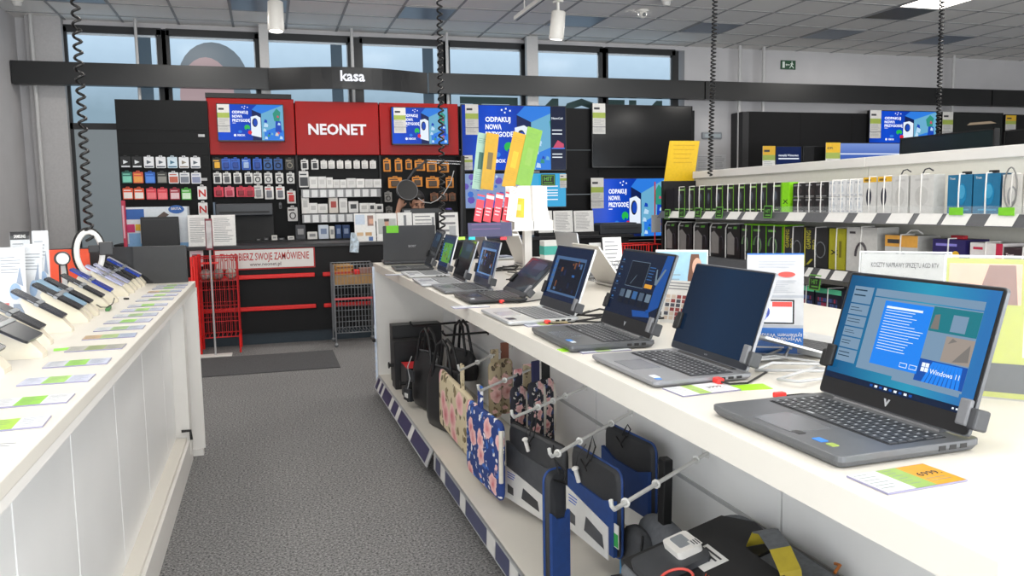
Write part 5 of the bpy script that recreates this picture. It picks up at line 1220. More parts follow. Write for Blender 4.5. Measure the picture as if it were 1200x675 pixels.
def sleeve(name, label, cat, pxL, XL, pyL, pxR, XR, pyR, h, body, thick=.028, pocket=None, pk=.6, card=None, peg_=None, edge=None, strap=None, roll=0, ticket=None, lining=False, group=None):
    a = onX(pxL, pyL, XL); b = onX(pxR, pyR, XR)
    ex = Vector((b.x - a.x, b.y - a.y, 0)); w = ex.length
    z = (a.z + b.z) / 2
    c = Vector(((a.x + b.x) / 2, (a.y + b.y) / 2, z))
    M = FR(c, ex, (0, 0, 1)) @ RZ(roll)
    t = thing(name, label, cat, M)
    mb = MB(); n = 6
    P = rr(w, h, .03, 4, 0, -h / 2); Q = rr(w - .02, h - .02, .03, 4, 0, -h / 2); m = len(P)
    rings = [(Q, -thick * .5), (P, -thick * .22), (P, thick * .22), (Q, thick * .5)]
    vs = [(x, y, zz) for poly, zz in rings for x, y in poly]
    mb.add(vs, [(k * m + i, k * m + (i + 1) % m, (k + 1) * m + (i + 1) % m, (k + 1) * m + i) for k in range(3) for i in range(m)], 0, smooth=True)
    # softly bulged faces
    for sgn, base in ((1, 3 * m), (-1, 0)):
        inner = [(x * .6, (y + h / 2) * .6 - h / 2, sgn * (thick * .5 + .008)) for x, y in Q]
        ring = [(x, y, sgn * thick * .5) for x, y in Q]
        fs = [(i, (i + 1) % m, m + (i + 1) % m, m + i) if sgn > 0 else ((i + 1) % m, i, m + i, m + (i + 1) % m) for i in range(m)]
        fs.append(list(range(m, 2 * m)) if sgn > 0 else list(range(2 * m - 1, m - 1, -1)))
        mb.add(ring + inner, fs, 0, smooth=True)
    mb.build('body', body, t)
    zf = thick * .5 + .009
    if edge: MB().tube([(x, y, 0) for x, y in rr(w + .002, h + .002, .031, 4, 0, -h / 2)], .0045, 6, closed=True).build('zip_edge', edge, t)
    if lining: MB().tube([(w / 2 - .004, -.03, .006), (w / 2 + .002, -h * .3, .008), (w / 2 - .004, -h * .75, .006)], .010, 8).build('zip_lining', LINING, t)
    if pocket:
        pts = [(-w / 2 + .004, -h + .012), (w / 2 - .004, -h + .012), (w / 2 - .004, -h * (1 - pk) + .006), (w * .25, -h * (1 - pk) - .016), (-w * .2, -h * (1 - pk) - .012), (-w / 2 + .004, -h * (1 - pk) + .012)]
        MB().slab(pts, zf - .007, zf + .006).build('front_pocket', pocket, t)
    if card:
        cw, ch, cm = card
        cb = MB().slab([(-w / 2 - .002, -h - .006), (-w / 2 + cw, -h - .006), (-w / 2 + cw, -h + ch * .72), (-w / 2 - .002, -h + ch)], zf + .007, zf + .010, 0)
        cb.flat([(-w / 2 + .02, -h + .02), (-w / 2 + .07, -h + .02), (-w / 2 + .07, -h + ch * .4), (-w / 2 + .02, -h + ch * .45)], zf + .0105, 1)
        cb.flat([(-w / 2 + cw * .45, -h + .03), (-w / 2 + cw * .92, -h + .02), (-w / 2 + cw * .88, -h + ch * .45), (-w / 2 + cw * .5, -h + ch * .6)], zf + .0105, 1)
        cb.lines(-w / 2 + .02, -h + ch * .62, -w / 2 + .09, -h + ch * .85, 3, zf + .0105, 2, .4)
        cb.build('packing_card', [PAPER, cm, BLUE], t)
    if ticket:
        tx, ty, c1 = ticket
        MB().box(tx - .014, ty - .045, zf + .001, tx + .014, ty + .03, zf + .004, 0).box(tx - .0135, ty - .042, zf + .0035, tx + .0135, ty, zf + .0046, 1).build('ticket', [PAPER, mat(c1, .5)], t)
    if peg_ is not None:         # a loop of cord / band up to the peg
        pz = peg_ - z; lx = strap[0] if strap else 0
        if strap and strap[1] == 'band':
            MB().box(lx - .022, -.03, -.006, lx + .022, max(.02, pz + .008), .006, 0, bev=.003).build('hanging_band', strap[2], t)
        else:
            MB().tube([(lx, -.01, zf), (lx - .004, pz * .5, .008), (lx, pz + .008, 0), (lx + .006, pz * .5, -.008), (lx + .03, -.01, zf)], .0028, 6).tube([(lx + .03, -.005, zf + .002), (lx + .01, -.035, zf + .01), (lx - .03, -.02, zf + .004), (lx + .02, -.045, zf + .01)], .0028, 6).build('hanging_cord', CORDB, t)
    return t
# roses and flowers
sleeve('laptop_sleeve', 'large beige laptop sleeve with pink roses hanging beside the black handbags', 'laptop sleeve', 517, .86, 437, 553, .885, 459, .31, FB, peg_=.62, strap=(.13, 'band', FB), roll=-3)
sleeve('laptop_sleeve', 'blue laptop sleeve with red and white flowers, pale zip lining at its edge', 'laptop sleeve', 549, .82, 466, 589, .86, 497, .33, FN, peg_=.62, strap=(-.05, 'band', FN), roll=-2, lining=True)
sleeve('laptop_sleeve', 'beige brown patterned sleeve hanging behind the rose sleeve, close to the panel', 'laptop sleeve', 572, 1.06, 419, 587, 1.13, 428, .30, FT, peg_=.64, strap=(0, 'band', FT))
sleeve('laptop_sleeve', 'tan patterned sleeve with a brown top band, last on its peg by the panel', 'laptop sleeve', 583, 1.13, 415, 600, 1.21, 424, .30, FT, peg_=.66, strap=(0, 'band', mat('#7a4a38', .7)))
sleeve('laptop_sleeve', 'dark flowered sleeve with red blossoms behind the blue flowered one', 'laptop sleeve', 598, 1.02, 446, 616, 1.10, 458, .31, FD, peg_=.64, strap=(0, 'band', FD), lining=True)
sleeve('laptop_sleeve', 'tan flowered sleeve third on the peg behind the blue flowered one', 'laptop sleeve', 610, 1.10, 443, 626, 1.17, 452, .30, FT, peg_=.64, strap=(0, 'band', FT))
sleeve('laptop_sleeve', 'dark flowered sleeve with a navy hanging band behind the grey leather sleeve', 'laptop sleeve', 619, 1.06, 441, 636, 1.14, 452, .33, FD, peg_=.70, strap=(0, 'band', NAVY), lining=True)
sleeve('laptop_sleeve', 'black and red flowered sleeve with a black hanging band by the panel', 'laptop sleeve', 631, 1.13, 438, 648, 1.21, 448, .33, FD, peg_=.71, strap=(0, 'band', BLACK), lining=True)
LEA = mat('#4b4d51', .55, var=.12, scale=25); LEAD = mat('#3a3b3e', .5, var=.1); BLUS = mat('#1d3f7c', .6, var=.08); BLKS = mat('#2c2d30', .6, var=.1)
sleeve('laptop_sleeve', 'dark grey leather laptop sleeve with a white packing card at its lower left', 'laptop sleeve', 599, .93, 492, 664, 1.02, 527, .31, LEAD, pocket=LEA, pk=.72, card=(.30, .13, DGREY), peg_=.62, strap=(-.02, 'cord'), edge=BLACK, ticket=(.17, -.22, '#2a4fa8'))
sleeve('laptop_sleeve', 'narrow blue and black sleeve turned edge on at the front of its peg', 'laptop sleeve', 637, .80, 551, 660, .88, 549, .37, BLKS, pocket=BLUS, pk=.62, peg_=.62, strap=(.0, 'cord'), thick=.035, edge=BLUS, ticket=(.0, -.33, '#2f9a4a'))
sleeve('laptop_sleeve', 'blue and black laptop sleeve with a white packing card, second on its peg', 'laptop sleeve', 673, .985, 518, 729, 1.015, 556, .285, BLKS, pocket=BLUS, pk=.66, card=(.30, .14, LEA), peg_=.62, strap=(-.03, 'cord'), edge=BLUS, ticket=(.175, -.19, '#2f9a4a'))
sleeve('laptop_sleeve', 'blue and black laptop sleeve hanging closest to the panel', 'laptop sleeve', 712, 1.15, 495, 769, 1.185, 522, .26, BLKS, pocket=BLUS, pk=.64, peg_=.62, strap=(-.02, 'cord'), edge=BLUS)
# small white security tags hanging from the sleeves
for px, py, X, lab in ((617, 521, .925, 'white security tag dangling before the grey leather sleeve'), (676, 556, .96, 'white security tag at the left edge of the second blue sleeve')):
    p = onX(px, py, X)
    tag(MB().cyl((0, 0, .02), (0, 0, -.028), .008, 10).ball((0, 0, .022), .013, .013, .008).tube([(0, 0, .02), (.02, .0, .06), (.06, 0, .09)], .0015, 5, 1).build('security_tag', [WHITE, BLACK], None, T(*p) @ RY(-15)), lab, 'security tag')
# black handbags
def handbag(label, pxL, YL, pxR, YR, pyT, zb, pegz, n_handles=2, lean=0, extra=None, pegx=None):
    a = onY(pxL, pyT, YL); b = onY(pxR, pyT, YR); ex = Vector((b.x - a.x, b.y - a.y, 0)); w = ex.length; h = a.z - zb
    M = FR(((a.x + b.x) / 2, (a.y + b.y) / 2, zb), ex, (0, 0, 1))
    t = thing('handbag', label, 'handbag', M)
    leather = mat('#1c1c1e', .42, var=.15, scale=30, bump=.2)
    mb = MB(); rows = 9; n = 16; vs = []
    for k in range(rows + 1):
        s = k / rows; ww = w * (.86 + .14 * math.sin(math.pi * min(1, s * 1.2) / 2)) * (1 - .22 * max(0, s - .7) / .3); dd = .13 * (1 - .72 * s ** 2) * min(1, .75 + s * 2)
        for i in range(n):
            ang = 2 * math.pi * i / n; ca, sa = math.cos(ang), math.sin(ang)
            sgn = lambda v: math.copysign(abs(v) ** .6, v)
            vs.append((ww / 2 * sgn(ca), h * s, dd / 2 * sgn(sa)))
    fs = [(k * n + i, k * n + (i + 1) % n, (k + 1) * n + (i + 1) % n, (k + 1) * n + i) for k in range(rows) for i in range(n)]
    mb.add(vs, fs, 0, smooth=True).add(vs[:n], [list(range(n - 1, -1, -1))]).add(vs[-n:], [list(range(n))])
    mb.build('body', leather, t)
    pz = pegz - zb
    for sz in (-.018, .018):
        hp = [(-w * .28, h * .82, sz * 1.6), (-w * .25, h * 1.05, sz * 1.3), (-w * .14, pz - .02, sz), (0, pz + .012, sz * .8), (w * .14, pz - .02, sz), (w * .25, h * 1.05, sz * 1.3), (w * .28, h * .82, sz * 1.6)]
        MB().tube(hp, .009, 8).build('handle', leather, t)
    MB().tube([(-w * .42, h * .98, 0), (0, h * 1.015, 0), (w * .42, h * .98, 0)], .006, 6).build('zip', mat('#5f6063', .4, .6), t)
    if extra == 'tags':
        MB().box(-w * .42, h * .44, .075, -w * .1, h * .66, .083, 0, bev=.004).box(-w * .46, h * .08, .08, -w * .18, h * .3, .10, 0, bev=.004).box(-w * .40, h * .14, .10, -w * .26, h * .22, .102, 1).build('hanging_label', [mat('#23262b', .3), PAPER], t)
        MB().tube([(-w * .3, h * .9, .06), (-w * .36, h * .7, .08), (-w * .25, h * .5, .085), (-w * .33, h * .3, .09)], .003, 5).build('label_cord', LGREY, t)
    return t
handbag('front black leather handbag with hanging labels and tall handles', 487, 4.98, 516, 4.66, 408, .17, .64, extra='tags')
handbag('rear black leather handbag hanging close to the back panel', 527, 5.10, 556, 4.82, 406, .30, .655)
handbag('wide black handbag with curved base behind the beige rose sleeve', 503, 4.56, 543, 4.16, 425, .155, .64)
# black boxes on the lower shelf
def carton(label, x0, x1, y0, y1, z0, z1, c, topc=None, knob=False, name='product_box', prints=None, rz=0, M=None):
    t = thing(name, label, 'box', M or (T((x0 + x1) / 2, (y0 + y1) / 2, z0) @ RZ(rz)))
    w, d, h = x1 - x0, y1 - y0, z1 - z0
    MB().box(-w / 2, -d / 2, 0, w / 2, d / 2, h, 0, bev=.003).build('carton', mat(c, .45, var=.06), t)
    if topc: MB().box(-w / 2 + .003, -d / 2 + .003, h - .001, w / 2 - .003, d / 2 - .003, h + .001).build('lid_panel', mat(topc, .45), t)
    if knob: MB().cyl((-w / 2, -d * .2, h * .5), (-w / 2 - .03, -d * .2, h * .5), .012, 10).cyl((-w / 2 - .03, -d * .2, h * .5), (-w / 2 - .038, -d * .2, h * .5), .022, 12).build('security_lock', BLACK, t)
    return t
carton('tallest black box at the far end of the lower shelf', .80, 1.15, 5.62, 5.76, .15, .56, '#1b1b1d')
carton('black box with a round lock before the tallest one on the lower shelf', .78, 1.05, 5.42, 5.56, .15, .48, '#161618', knob=True)
carton('black box with a red lid beside the front handbag', .80, 1.02, 5.05, 5.28, .15, .365, '#151517', '#d9262c', knob=True)

# nearest end: strap, grey sling bag, leaning laptop bag and folders
p = onX(776, 556, 1.13)
t = thing('sling_bag', 'grey sling bag on a black strap below the nearest white peg', 'bag', T(1.13, 2.18, .16))
GB = mat('#5d6065', .8, var=.12, scale=60); GB2 = mat('#45474b', .8, var=.1, scale=60)
def lump(rx, ry, rz, c, M, m, nm='body', pw=.7):
    mb = MB(); n, k = 18, 10; vs = []
    sg = lambda v: math.copysign(abs(v) ** pw, v)
    for i in range(k + 1):
        th = math.pi * i / k
        for j in range(n):
            ph = 2 * math.pi * j / n
            vs.append((c[0] + rx * sg(math.sin(th)) * sg(math.cos(ph)), c[1] + ry * sg(math.sin(th)) * sg(math.sin(ph)), c[2] + rz * sg(math.cos(th))))
    mb.add(vs, [(i * n + j, (i + 1) * n + j, (i + 1) * n + (j + 1) % n, i * n + (j + 1) % n) for i in range(k) for j in range(n)], 0, M, True)
    return mb
lump(.05, .15, .13, (0, 0, .13), RX(0) @ T(0, 0, 0), GB).build('body', GB, t)
lump(.04, .09, .11, (-.06, .06, .11), None, GB).build('front_pocket', GB2, t)
MB().tube([(-.075, .0, .22), (-.10, -.03, .12), (-.09, -.02, .02)], .004, 5).build('zip', BLACK, t)
MB().box(-.02, -.02, .22, .01, .02, .462, 0, RX(2), bev=.004).build('strap', BLACK, t)
MB().box(-.095, .10, .0, -.088, .125, .10).build('label', mat('#2f9ad6', .5), t)
# laptop bag leaning on the panel
a = onX(885, 615, 1.22); b = onX(985, 668, 1.20)
t = thing('laptop_bag', 'black and grey laptop bag with yellow lined handle leaning on the back panel', 'bag', FR((.86, 1.70, .40), (0, -1, 0), (.96, 0, .27)))
FEL = mat('#6a6d71', .85, var=.15, scale=80, bump=.3); BLKF = mat('#1b1b1d', .6, var=.1)
hh = .39; w = .47
mb = MB()
P = rr(w, hh, .05, 5, 0, hh / 2); Q = rr(w - .03, hh - .03, .05, 5, 0, hh / 2); m_ = len(P)
mb.add([(x, y, z) for poly, z in ((Q, -.035), (P, -.02), (P, .02), (Q, .035)) for x, y in poly], [(k * m_ + i, k * m_ + (i + 1) % m_, (k + 1) * m_ + (i + 1) % m_, (k + 1) * m_ + i) for k in range(3) for i in range(m_)] + [list(range(m_ - 1, -1, -1)), list(range(3 * m_, 4 * m_))])
mb.build('body', FEL, t)
MB().slab([(-w / 2 + .02, .02), (-.02, .02), (.02, hh * .6), (.02, hh - .03), (-.12, hh - .015), (-w / 2 + .02, hh - .06)], .034, .042).build('front_panel', BLKF, t)
MB().slab([(.0, .02), (w / 2 - .02, .02), (w / 2 - .02, hh * .66), (.03, hh * .66)], .034, .046).build('front_pocket', mat('#55585c', .85, var=.15, scale=80), t)
MB().tube([(x, y, .0) for x, y in rr(w + .004, hh + .004, .052, 5, 0, hh / 2)], .006, 6, closed=True).build('zip_edge', mat('#2b2d30', .6), t)
YEL = mat('#b3a02e', .7, var=.08)
hp = [(-.02, hh * .80, .044), (0.0, hh * .84, .085), (.06, hh * .80, .115), (.14, hh * .74, .115), (.19, hh * .70, .085), (.205, hh * .66, .046)]
h1 = MB(); h2 = MB()
for i, (p_, q_) in enumerate(zip(hp, hp[1:])):
    p_, q_ = Vector(p_), Vector(q_); s_ = Vector((.010, .022, 0)); n_ = Vector((0, 0, .004))
    h1.add([tuple(v) for v in (p_ - s_ + n_, q_ - s_ + n_, q_ + s_ + n_, p_ + s_ + n_, p_ - s_, q_ - s_, q_ + s_, p_ + s_)], [(0, 1, 2, 3), (7, 6, 5, 4), (0, 4, 5, 1), (3, 2, 6, 7)], 0 if i in (1, 2) else 1)
h1.build('handle', [FEL, YEL], t)
MB().tube([(w / 2 - .05, hh - .005, .03), (w / 2 - .06, hh + .02, .035), (w / 2 - .08, hh + .02, .03)], .004, 5).build('zip_pull', mat('#c8742a', .5), t)
# black folder with white sticker and "hama" lettering
t = thing('document_case', 'black boxed laptop case with white barcode stickers reading hama', 'laptop case', FR((.86, 1.63, .466), (0, -1, 0), (.96, .0, .27)))
w, h = .28, .24
MB().slab(rr(w, h, .012, 3, 0, h / 2), -.02, .02).build('body', BLKF, t)
MB().rect(-.12, h - .13, -.02, h - .06, .0208, 0).lines(-.11, h - .12, -.03, h - .07, 4, .0214, 1, .45).build('sticker', [PAPER, INK], t)
MB().text('hama', .04, .06, .03, .021, 0, bold=.02).build('lettering', mat('#c9cacc', .5), t)
mb = MB()
for i in range(3): mb.tube([(-.01 + i * .012, h - .13, .021), (.03 + i * .012, h - .17, .021)], .0012, 4)
mb.tube([(.06, h - .12, .021), (.02, h - .16, .021)], .0012, 4).build('stitch', ORANGE, t)
# white framed pack with red cable in front
t = thing('accessory_pack', 'clear and white boxed accessory with a red cable, lowest at the near end', 'accessory pack', FR((.84, 1.745, .484), (0, -1, 0), (.96, 0, .27)))
MB().slab(rr(.13, .17, .02, 4, 0, .085), -.012, .012).build('card', mat('#3c3e42', .5), t)
mb = MB().slab(rr(.09, .07, .012, 3, -.01, .13), .012, .03, 0).slab(rr(.06, .035, .006, 3, -.015, .13), .03, .031, 1).build('handle_frame', [WHITE, mat('#8a8f93', .3)], t)
MB().rect(.0, .14, .035, .165, .0312, 0).lines(.003, .143, .033, .162, 3, .0316, 1, .5).build('label', [PAPER, INK], t)
MB().tube([(.10 + .04 * math.cos(a_), .05 + .04 * math.sin(a_), .016) for a_ in [math.pi * i / 10 for i in range(-2, 13)]], .0035, 6).build('cable', mat('#e25a50', .5), t)

carton('dark carton carrying the laptop bag, under it at the near end of the shelf', .86, 1.22, 1.50, 1.98, .15, .375, '#26272a')
# ================================================================== goods on the right gondola
def gbox(label, px0, px1, zt, z0, c, X0=3.53, dep=.08, group=None, face=None, side=None, strap=True, name='mouse_box', cat='box', extra=None, py=230, gap=.004):
    """box standing on a gondola shelf, its printed face towards the aisle; px0/px1 = left and right edge in the photograph"""
    y1 = onX(px0, py, X0).y; y0 = onX(px1, py, X0).y; w = y1 - y0 - gap; h = zt - z0
    t = thing(name, label, cat, SIDE((X0, (y0 + y1) / 2, z0)), group)
    MB().box(-w / 2, 0, -dep, w / 2, h, 0, 0).build('carton', mat(c, .4, var=.05), t)
    if side: MB().box(w / 2, .001, -dep + .001, w / 2 + .0008, h - .001, -.001).build('side_print', mat(side, .4), t)
    if face or extra:
        mb = MB(); ms = []
        if extra: ms = extra(mb, w, h)
        else:
            mb.rect(-w * .42, h * .80, w * .2, h * .9, .0008, 1); mb.flat(circ(w * .28, 16, 0, h * .45, h * .26), .0008, 0); mb.rect(-w * .42, h * .05, w * .42, h * .12, .0008, 1); ms = [mat(face[0], .35), mat(face[1], .5)]
        mb.build('print', ms, t)
    if strap:
        MB().tube([(0, .0, .004), (0, h * .5, .006), (0, h + .004, .002), (0, h + .004, -dep * .6)], .0045, 5).build('security_strap', WHITE, t)
    return t
z1 = 1.305
gr = 'black and green mouse boxes on the upper gondola shelf'
def e_mouse(mb, w, h):
    mb.rect(-w * .1, h * .86, w * .42, h * .92, .0008, 1); mb.flat(circ(w * .24, 16, w * .05, h * .52, h * .24), .0008, 0); mb.flat(circ(w * .12, 12, w * .05, h * .56, h * .16), .001, 2); mb.rect(-w * .46, h * .04, w * .46, h * .13, .0008, 3); mb.rect(-w * .4, h * .07, w * .3, h * .10, .001, 1)
    mb.rect(w * .44, 0, w * .5, h, .0006, 4)
    return [mat('#31343a', .3), mat('#9fc87a', .5), mat('#5a6470', .3), mat('#2c4a2a', .5), mat('#6fae2a', .5)]
xs_ = [780, 790, 803, 814, 826, 834, 847, 860, 873, 887, 899, 916]
for i, (a, b) in enumerate(zip(xs_[1:], xs_[2:])):
    gbox('black mouse box with green trim, %s from the far end of the upper gondola shelf' % ORD[i], a, b, 1.515, z1, '#1f2021', group=gr, extra=e_mouse, side='#6fbf1e' if i in (3, 4, 9) else None, strap=i not in (3,))
gbox('black box at the far corner of the upper gondola shelf', 780, 790, 1.50, z1, '#161617', strap=False, dep=.3, name='product_box')
def e_x(mb, w, h): mb.text('X', 0, h * .28, h * .2, .0008, 0, align='C', bold=.01, width=w * .7); return [BLACK]
gbox('bright green box edge with a black letter X on the upper gondola shelf', 916, 925, 1.515, z1, '#8ee01c', strap=False, extra=e_x, name='mouse_box')
gr = 'small black boxes stacked in two tiers on the upper gondola shelf'
for r_ in range(2):
    for i, (a, b) in enumerate(((929, 943), (943, 955), (955, 970))):
        gbox('small black accessory box, %s of three in the %s tier' % (('leftmost', 'middle', 'rightmost')[i], ('lower', 'upper')[r_]), a, b, z1 + .1 + .1 * r_ - .002, z1 + .1 * r_, '#232324', group=gr, face=('#3b3436', '#8a8a8c'), name='accessory_box', dep=.09, strap=True)
gr = 'small white boxes stacked in two tiers on the upper gondola shelf'
for r_ in range(2):
    for i, (a, b) in enumerate(((971, 981), (981, 991), (992, 1001), (1001, 1011))):
        gbox('small white accessory box, %s of four in the %s tier' % (ORD[i], ('lower', 'upper')[r_]), a, b, z1 + .103 + .103 * r_ - .002, z1 + .103 * r_, '#e4e5e6', group=gr, face=('#cfd4da', '#b9bec6'), name='accessory_box', dep=.09)
def e_navy(mb, w, h): mb.rect(-w * .5, h * .86, w * .5, h, .0006, 1); mb.flat(circ(w * .2, 16, -w * .05, h * .45, h * .26), .0008, 0); mb.rect(-w * .4, h * .89, w * .1, h * .95, .0009, 2); return [mat('#23273a', .35), mat('#e8b52e', .5), mat('#7a5c10', .5)]
for i, (a, b) in enumerate(((1011, 1027), (1028, 1045))):
    gbox('grey mouse box with a yellow top and navy mouse, %s of two' % ('left', 'right')[i], a, b, 1.52, z1, '#d2d1ce', group=None, extra=e_navy)
def e_grey(mb, w, h): mb.flat(circ(w * .28, 16, 0, h * .45, h * .26), .0008, 0); mb.rect(-w * .3, h * .85, w * .3, h * .9, .0008, 0); return [mat('#c2c1be', .4)]
for i, (a, b) in enumerate(((1045, 1064), (1066, 1094))):
    t = gbox('plain light grey mouse box with a cable tie, %s of two' % ('left', 'right')[i], a, b, 1.52, z1, '#d0cfcc', extra=e_grey, side='#bfbeba')
    MB().tube([(-.02, .215, -.02), (.0, .245, -.02), (.03, .25, -.02), (.05, .235, -.03)], .004, 6).build('cable_tie', DGREY, t)
def e_trust(mb, w, h): mb.text('Trust', -w * .42, h * .88, h * .08, .0008, 1, bold=.02); mb.flat(circ(w * .22, 18, w * .08, h * .5, h * .28), .0008, 0); mb.flat(circ(w * .15, 16, w * .08, h * .56, h * .18), .001, 2); mb.rect(-w * .3, h * .08, w * .4, h * .12, .0008, 2); return [mat('#1e7fae', .25), PAPER, mat('#3f9cc6', .3)]
for i, (a, b) in enumerate(((1110, 1139), (1140, 1172))):
    t = gbox('blue Trust mouse box with a green ticket at its foot', a, b, 1.51, z1, '#1f6f98', extra=e_trust, side='#174f70') if False else gbox('%s of the two blue mouse boxes standing side by side' % ('left', 'right')[i], a, b, 1.51, z1, '#1f6f98', extra=e_trust, side='#174f70')
    MB().box(-.02, .207, -.05, .03, .222, -.03, bev=.003).build('hanger', BLACK, t)
def e_wm(mb, w, h):
    mb.flat(circ(w * .24, 18, w * .0, h * .45, h * .26), .0008, 0); mb.flat(circ(w * .16, 16, 0, h * .48, h * .18), .001, 1); return [mat('#9a9a9c', .4), mat('#dcdbd8', .4)]
for i, (a, b) in enumerate(((1174, 1198), (1199, 1226))):
    t = gbox('white mouse box with a grey cable loop at the right edge' if i == 0 else 'white mouse box cut by the right edge of the picture', a, b, 1.50, z1, '#dddad4', extra=e_wm)
    MB().tube([(.04 * math.cos(q) * .9, .13 + .10 * math.sin(q), .012) for q in [2 * math.pi * j / 16 for j in range(16)]], .004, 6, closed=True).build('cable_loop', mat('#7c7b79', .5), t)
# clear front lip and green tickets
o = MB().box(3.485, 1.9, 1.305, 3.488, 5.05, 1.345).build('shelf_lip', ACR); o.parent = bpy.data.objects['gondola_shelf']; o.matrix_parent_inverse = bpy.data.objects['gondola_shelf'].matrix_world.inverted() if False else Matrix.Translation((-3.7, -4.5, 0))
for px, lab in ((1120, 'lime green ticket under the left blue mouse box'), (1179, 'lime green ticket under the white cable mouse box'), ):
    p = onX(px, 243, 3.478); tag(MB().box(-.045, -.02, 0, .045, .02, .003).build('shelf_ticket', mat('#7fd030', .5), None, SIDE((3.482, p.y, 1.318))), lab, 'ticket')
# HIT flags on the rail
def hit(px, py, lab, X=3.462, s=1.0, z=None):
    p = onX(px, py, X)
    mb = MB().slab([(-.055 * s, -.045 * s), (.04 * s, -.045 * s), (.055 * s, .045 * s), (-.045 * s, .045 * s)], -.002, .002, 1).flat([(-.048 * s, -.038 * s), (.035 * s, -.038 * s), (.048 * s, .038 * s), (-.039 * s, .038 * s)], .0026, 0).text('HIT', .0, -.008 * s, .036 * s, .003, 1, align='C', bold=.02).rect(-.03 * s, -.028 * s, .03 * s, -.02 * s, .003, 1)
    return tag(mb.build('hit_flag', [mat('#222a22', .5), mat('#6fb84a', .5)], None, SIDE((X, p.y, p.z))), lab, 'sign', 'green HIT flags on the gondola price rail' if False else None)
for i, px in enumerate((782, 799, 818, 843, 900)): hit(px, 251 - i * .7, 'black and green HIT flag, %s from the far end of the upper price rail' % ORD[i], 3.460)
hit(955, 331, 'black and green HIT flag on the lower price rail below the gaming headsets', 3.460, 1.15)
# lower shelf: headsets
z2 = .935
gr = 'black headset boxes with clear windows on the lower gondola shelf'
def e_head(mb, w, h):
    mb.flat([(-w * .45, h * .1), (w * .1, h * .1), (w * .1, h * .6), (-w * .2, h * .78), (-w * .45, h * .7)], .0008, 0)
    mb.tube([(w * .25 + w * .12 * math.cos(q), h * .4 + h * .22 * math.sin(q), .001) for q in [math.pi * j / 8 for j in range(-2, 9)]], .004, 5, 2)
    mb.flat([(w * .0, h * .86), (w * .25, h * .86), (w * .3, h * .93), (w * .05, h * .93)], .0008, 1); mb.rect(-w * .4, h * .87, -w * .1, h * .91, .0008, 3)
    return [mat('#8a8785', .3), mat('#5fae3a', .5), mat('#3c3540', .4), mat('#9a9a9a', .5)]
for i, (a, b) in enumerate(((780, 793), (794, 811), (812, 830), (831, 850), (851, 867))):
    t = gbox('black headset box with a clear window, %s from the far end of the lower shelf' % ORD[i], a, b, 1.205, z2, '#1c1c1d', group=gr, extra=e_head, strap=False, name='headset_box', dep=.14, py=300)
    w = .12
    MB().tube([(-.09, .0, .012), (-.09, .24, .012), (-.06, .272, .01), (.04, .274, .0), (.05, .272, -.08)], .005, 6).build('security_strap', PEGW, t)
gr = 'green edged headset boxes on the lower gondola shelf'
def e_gh(mb, w, h):
    for k in range(3): mb.tube([(-w * .1 + w * (.2 + .06 * k) * math.cos(q), h * .45 + h * .25 * math.sin(q), .001 + .0005 * k) for q in [math.pi * j / 8 for j in range(-4, 9)]], .0035, 4, k % 2)
    mb.rect(-w * .4, h * .84, w * .1, h * .9, .0008, 1); return [mat('#55585c', .4), mat('#6fae4a', .5)]
for i, (a, b) in enumerate(((868, 880), (881, 897), (898, 916))):
    gbox('black and green gaming headset box, %s of the three below the green strip' % ORD[i], a, b, 1.20, z2, '#242628', group=gr, extra=e_gh, side='#79d41c', name='headset_box', dep=.14, py=300)
y1 = onX(868, 268, 3.5).y; y0 = onX(917, 268, 3.5).y
tag(MB().box(3.53, y0, 1.202, 3.68, y1, 1.212).build('green_strip', mat('#86dc1e', .5)), 'bright green strip lying on the green edged headset boxes', 'strip')
def e_gp(mb, w, h):
    mb.text('GAMING', 0, 0, w * .26, .0008, 1, T(-w * .22, h * .45, 0) @ RZ(90), bold=.02, width=h * .48); mb.text('PRO', 0, 0, w * .2, .0008, 1, T(-w * .0, h * .45, 0) @ RZ(90), bold=.02, width=h * .25)
    mb.tube([(w * .2 + w * .2 * math.cos(q), h * .45 + h * .2 * math.sin(q), .001) for q in [2 * math.pi * j / 12 for j in range(12)]], .004, 4, 0, closed=True); mb.flat([(-w * .4, h * .05), (-w * .3, h * .05), (-w * .1, h * .2), (-w * .2, h * .2)], .0008, 1); mb.rect(-w * .5, 0, -w * .44, h, .0008, 1)
    return [mat('#6f7275', .4), mat('#b8b43a', .5)]
for i, (a, b) in enumerate(((918, 941), (942, 970))):
    gbox('dark GAMING PRO headset box with yellow lettering, %s of two' % ('left', 'right')[i], a, b, 1.20, z2, '#2b2c2d', extra=e_gp, name='headset_box', dep=.14, py=300)
def e_xb(mb, w, h): mb.text('X', -w * .15, h * .36, h * .16, .0008, 0, align='C', bold=.02, width=w * .5); mb.text('ZERO', 0, 0, h * .07, .0008, 1, T(w * .3, h * .35, 0) @ RZ(90)) if False else mb.rect(w * .15, h * .3, w * .3, h * .7, .0008, 1); return [BLACK, mat('#6f6a12', .5)]
gbox('olive yellow box with a black letter X right of the gaming headsets', 971, 990, 1.20, z2, '#a8a424', extra=e_xb, name='headset_box', dep=.14, py=300)
def e_gr(mb, w, h): mb.tube([(-w * .0 + w * .18 * math.cos(q), h * .35 + h * .3 * math.sin(q), .001) for q in [math.pi * j / 8 for j in range(0, 9)]], .009, 5, 0); mb.rect(-w * .4, h * .85, -w * .2, h * .9, .0008, 0); mb.flat(circ(w * .06, 10, w * .3, h * .15), .0008, 0); return [mat('#4a4548', .4)]
t = gbox('tall light grey headset box behind the notice holder', 992, 1028, 1.215, z2, '#cfcdc9', extra=e_gr, side='#bdbbb6', name='headset_box', dep=.16, py=280)
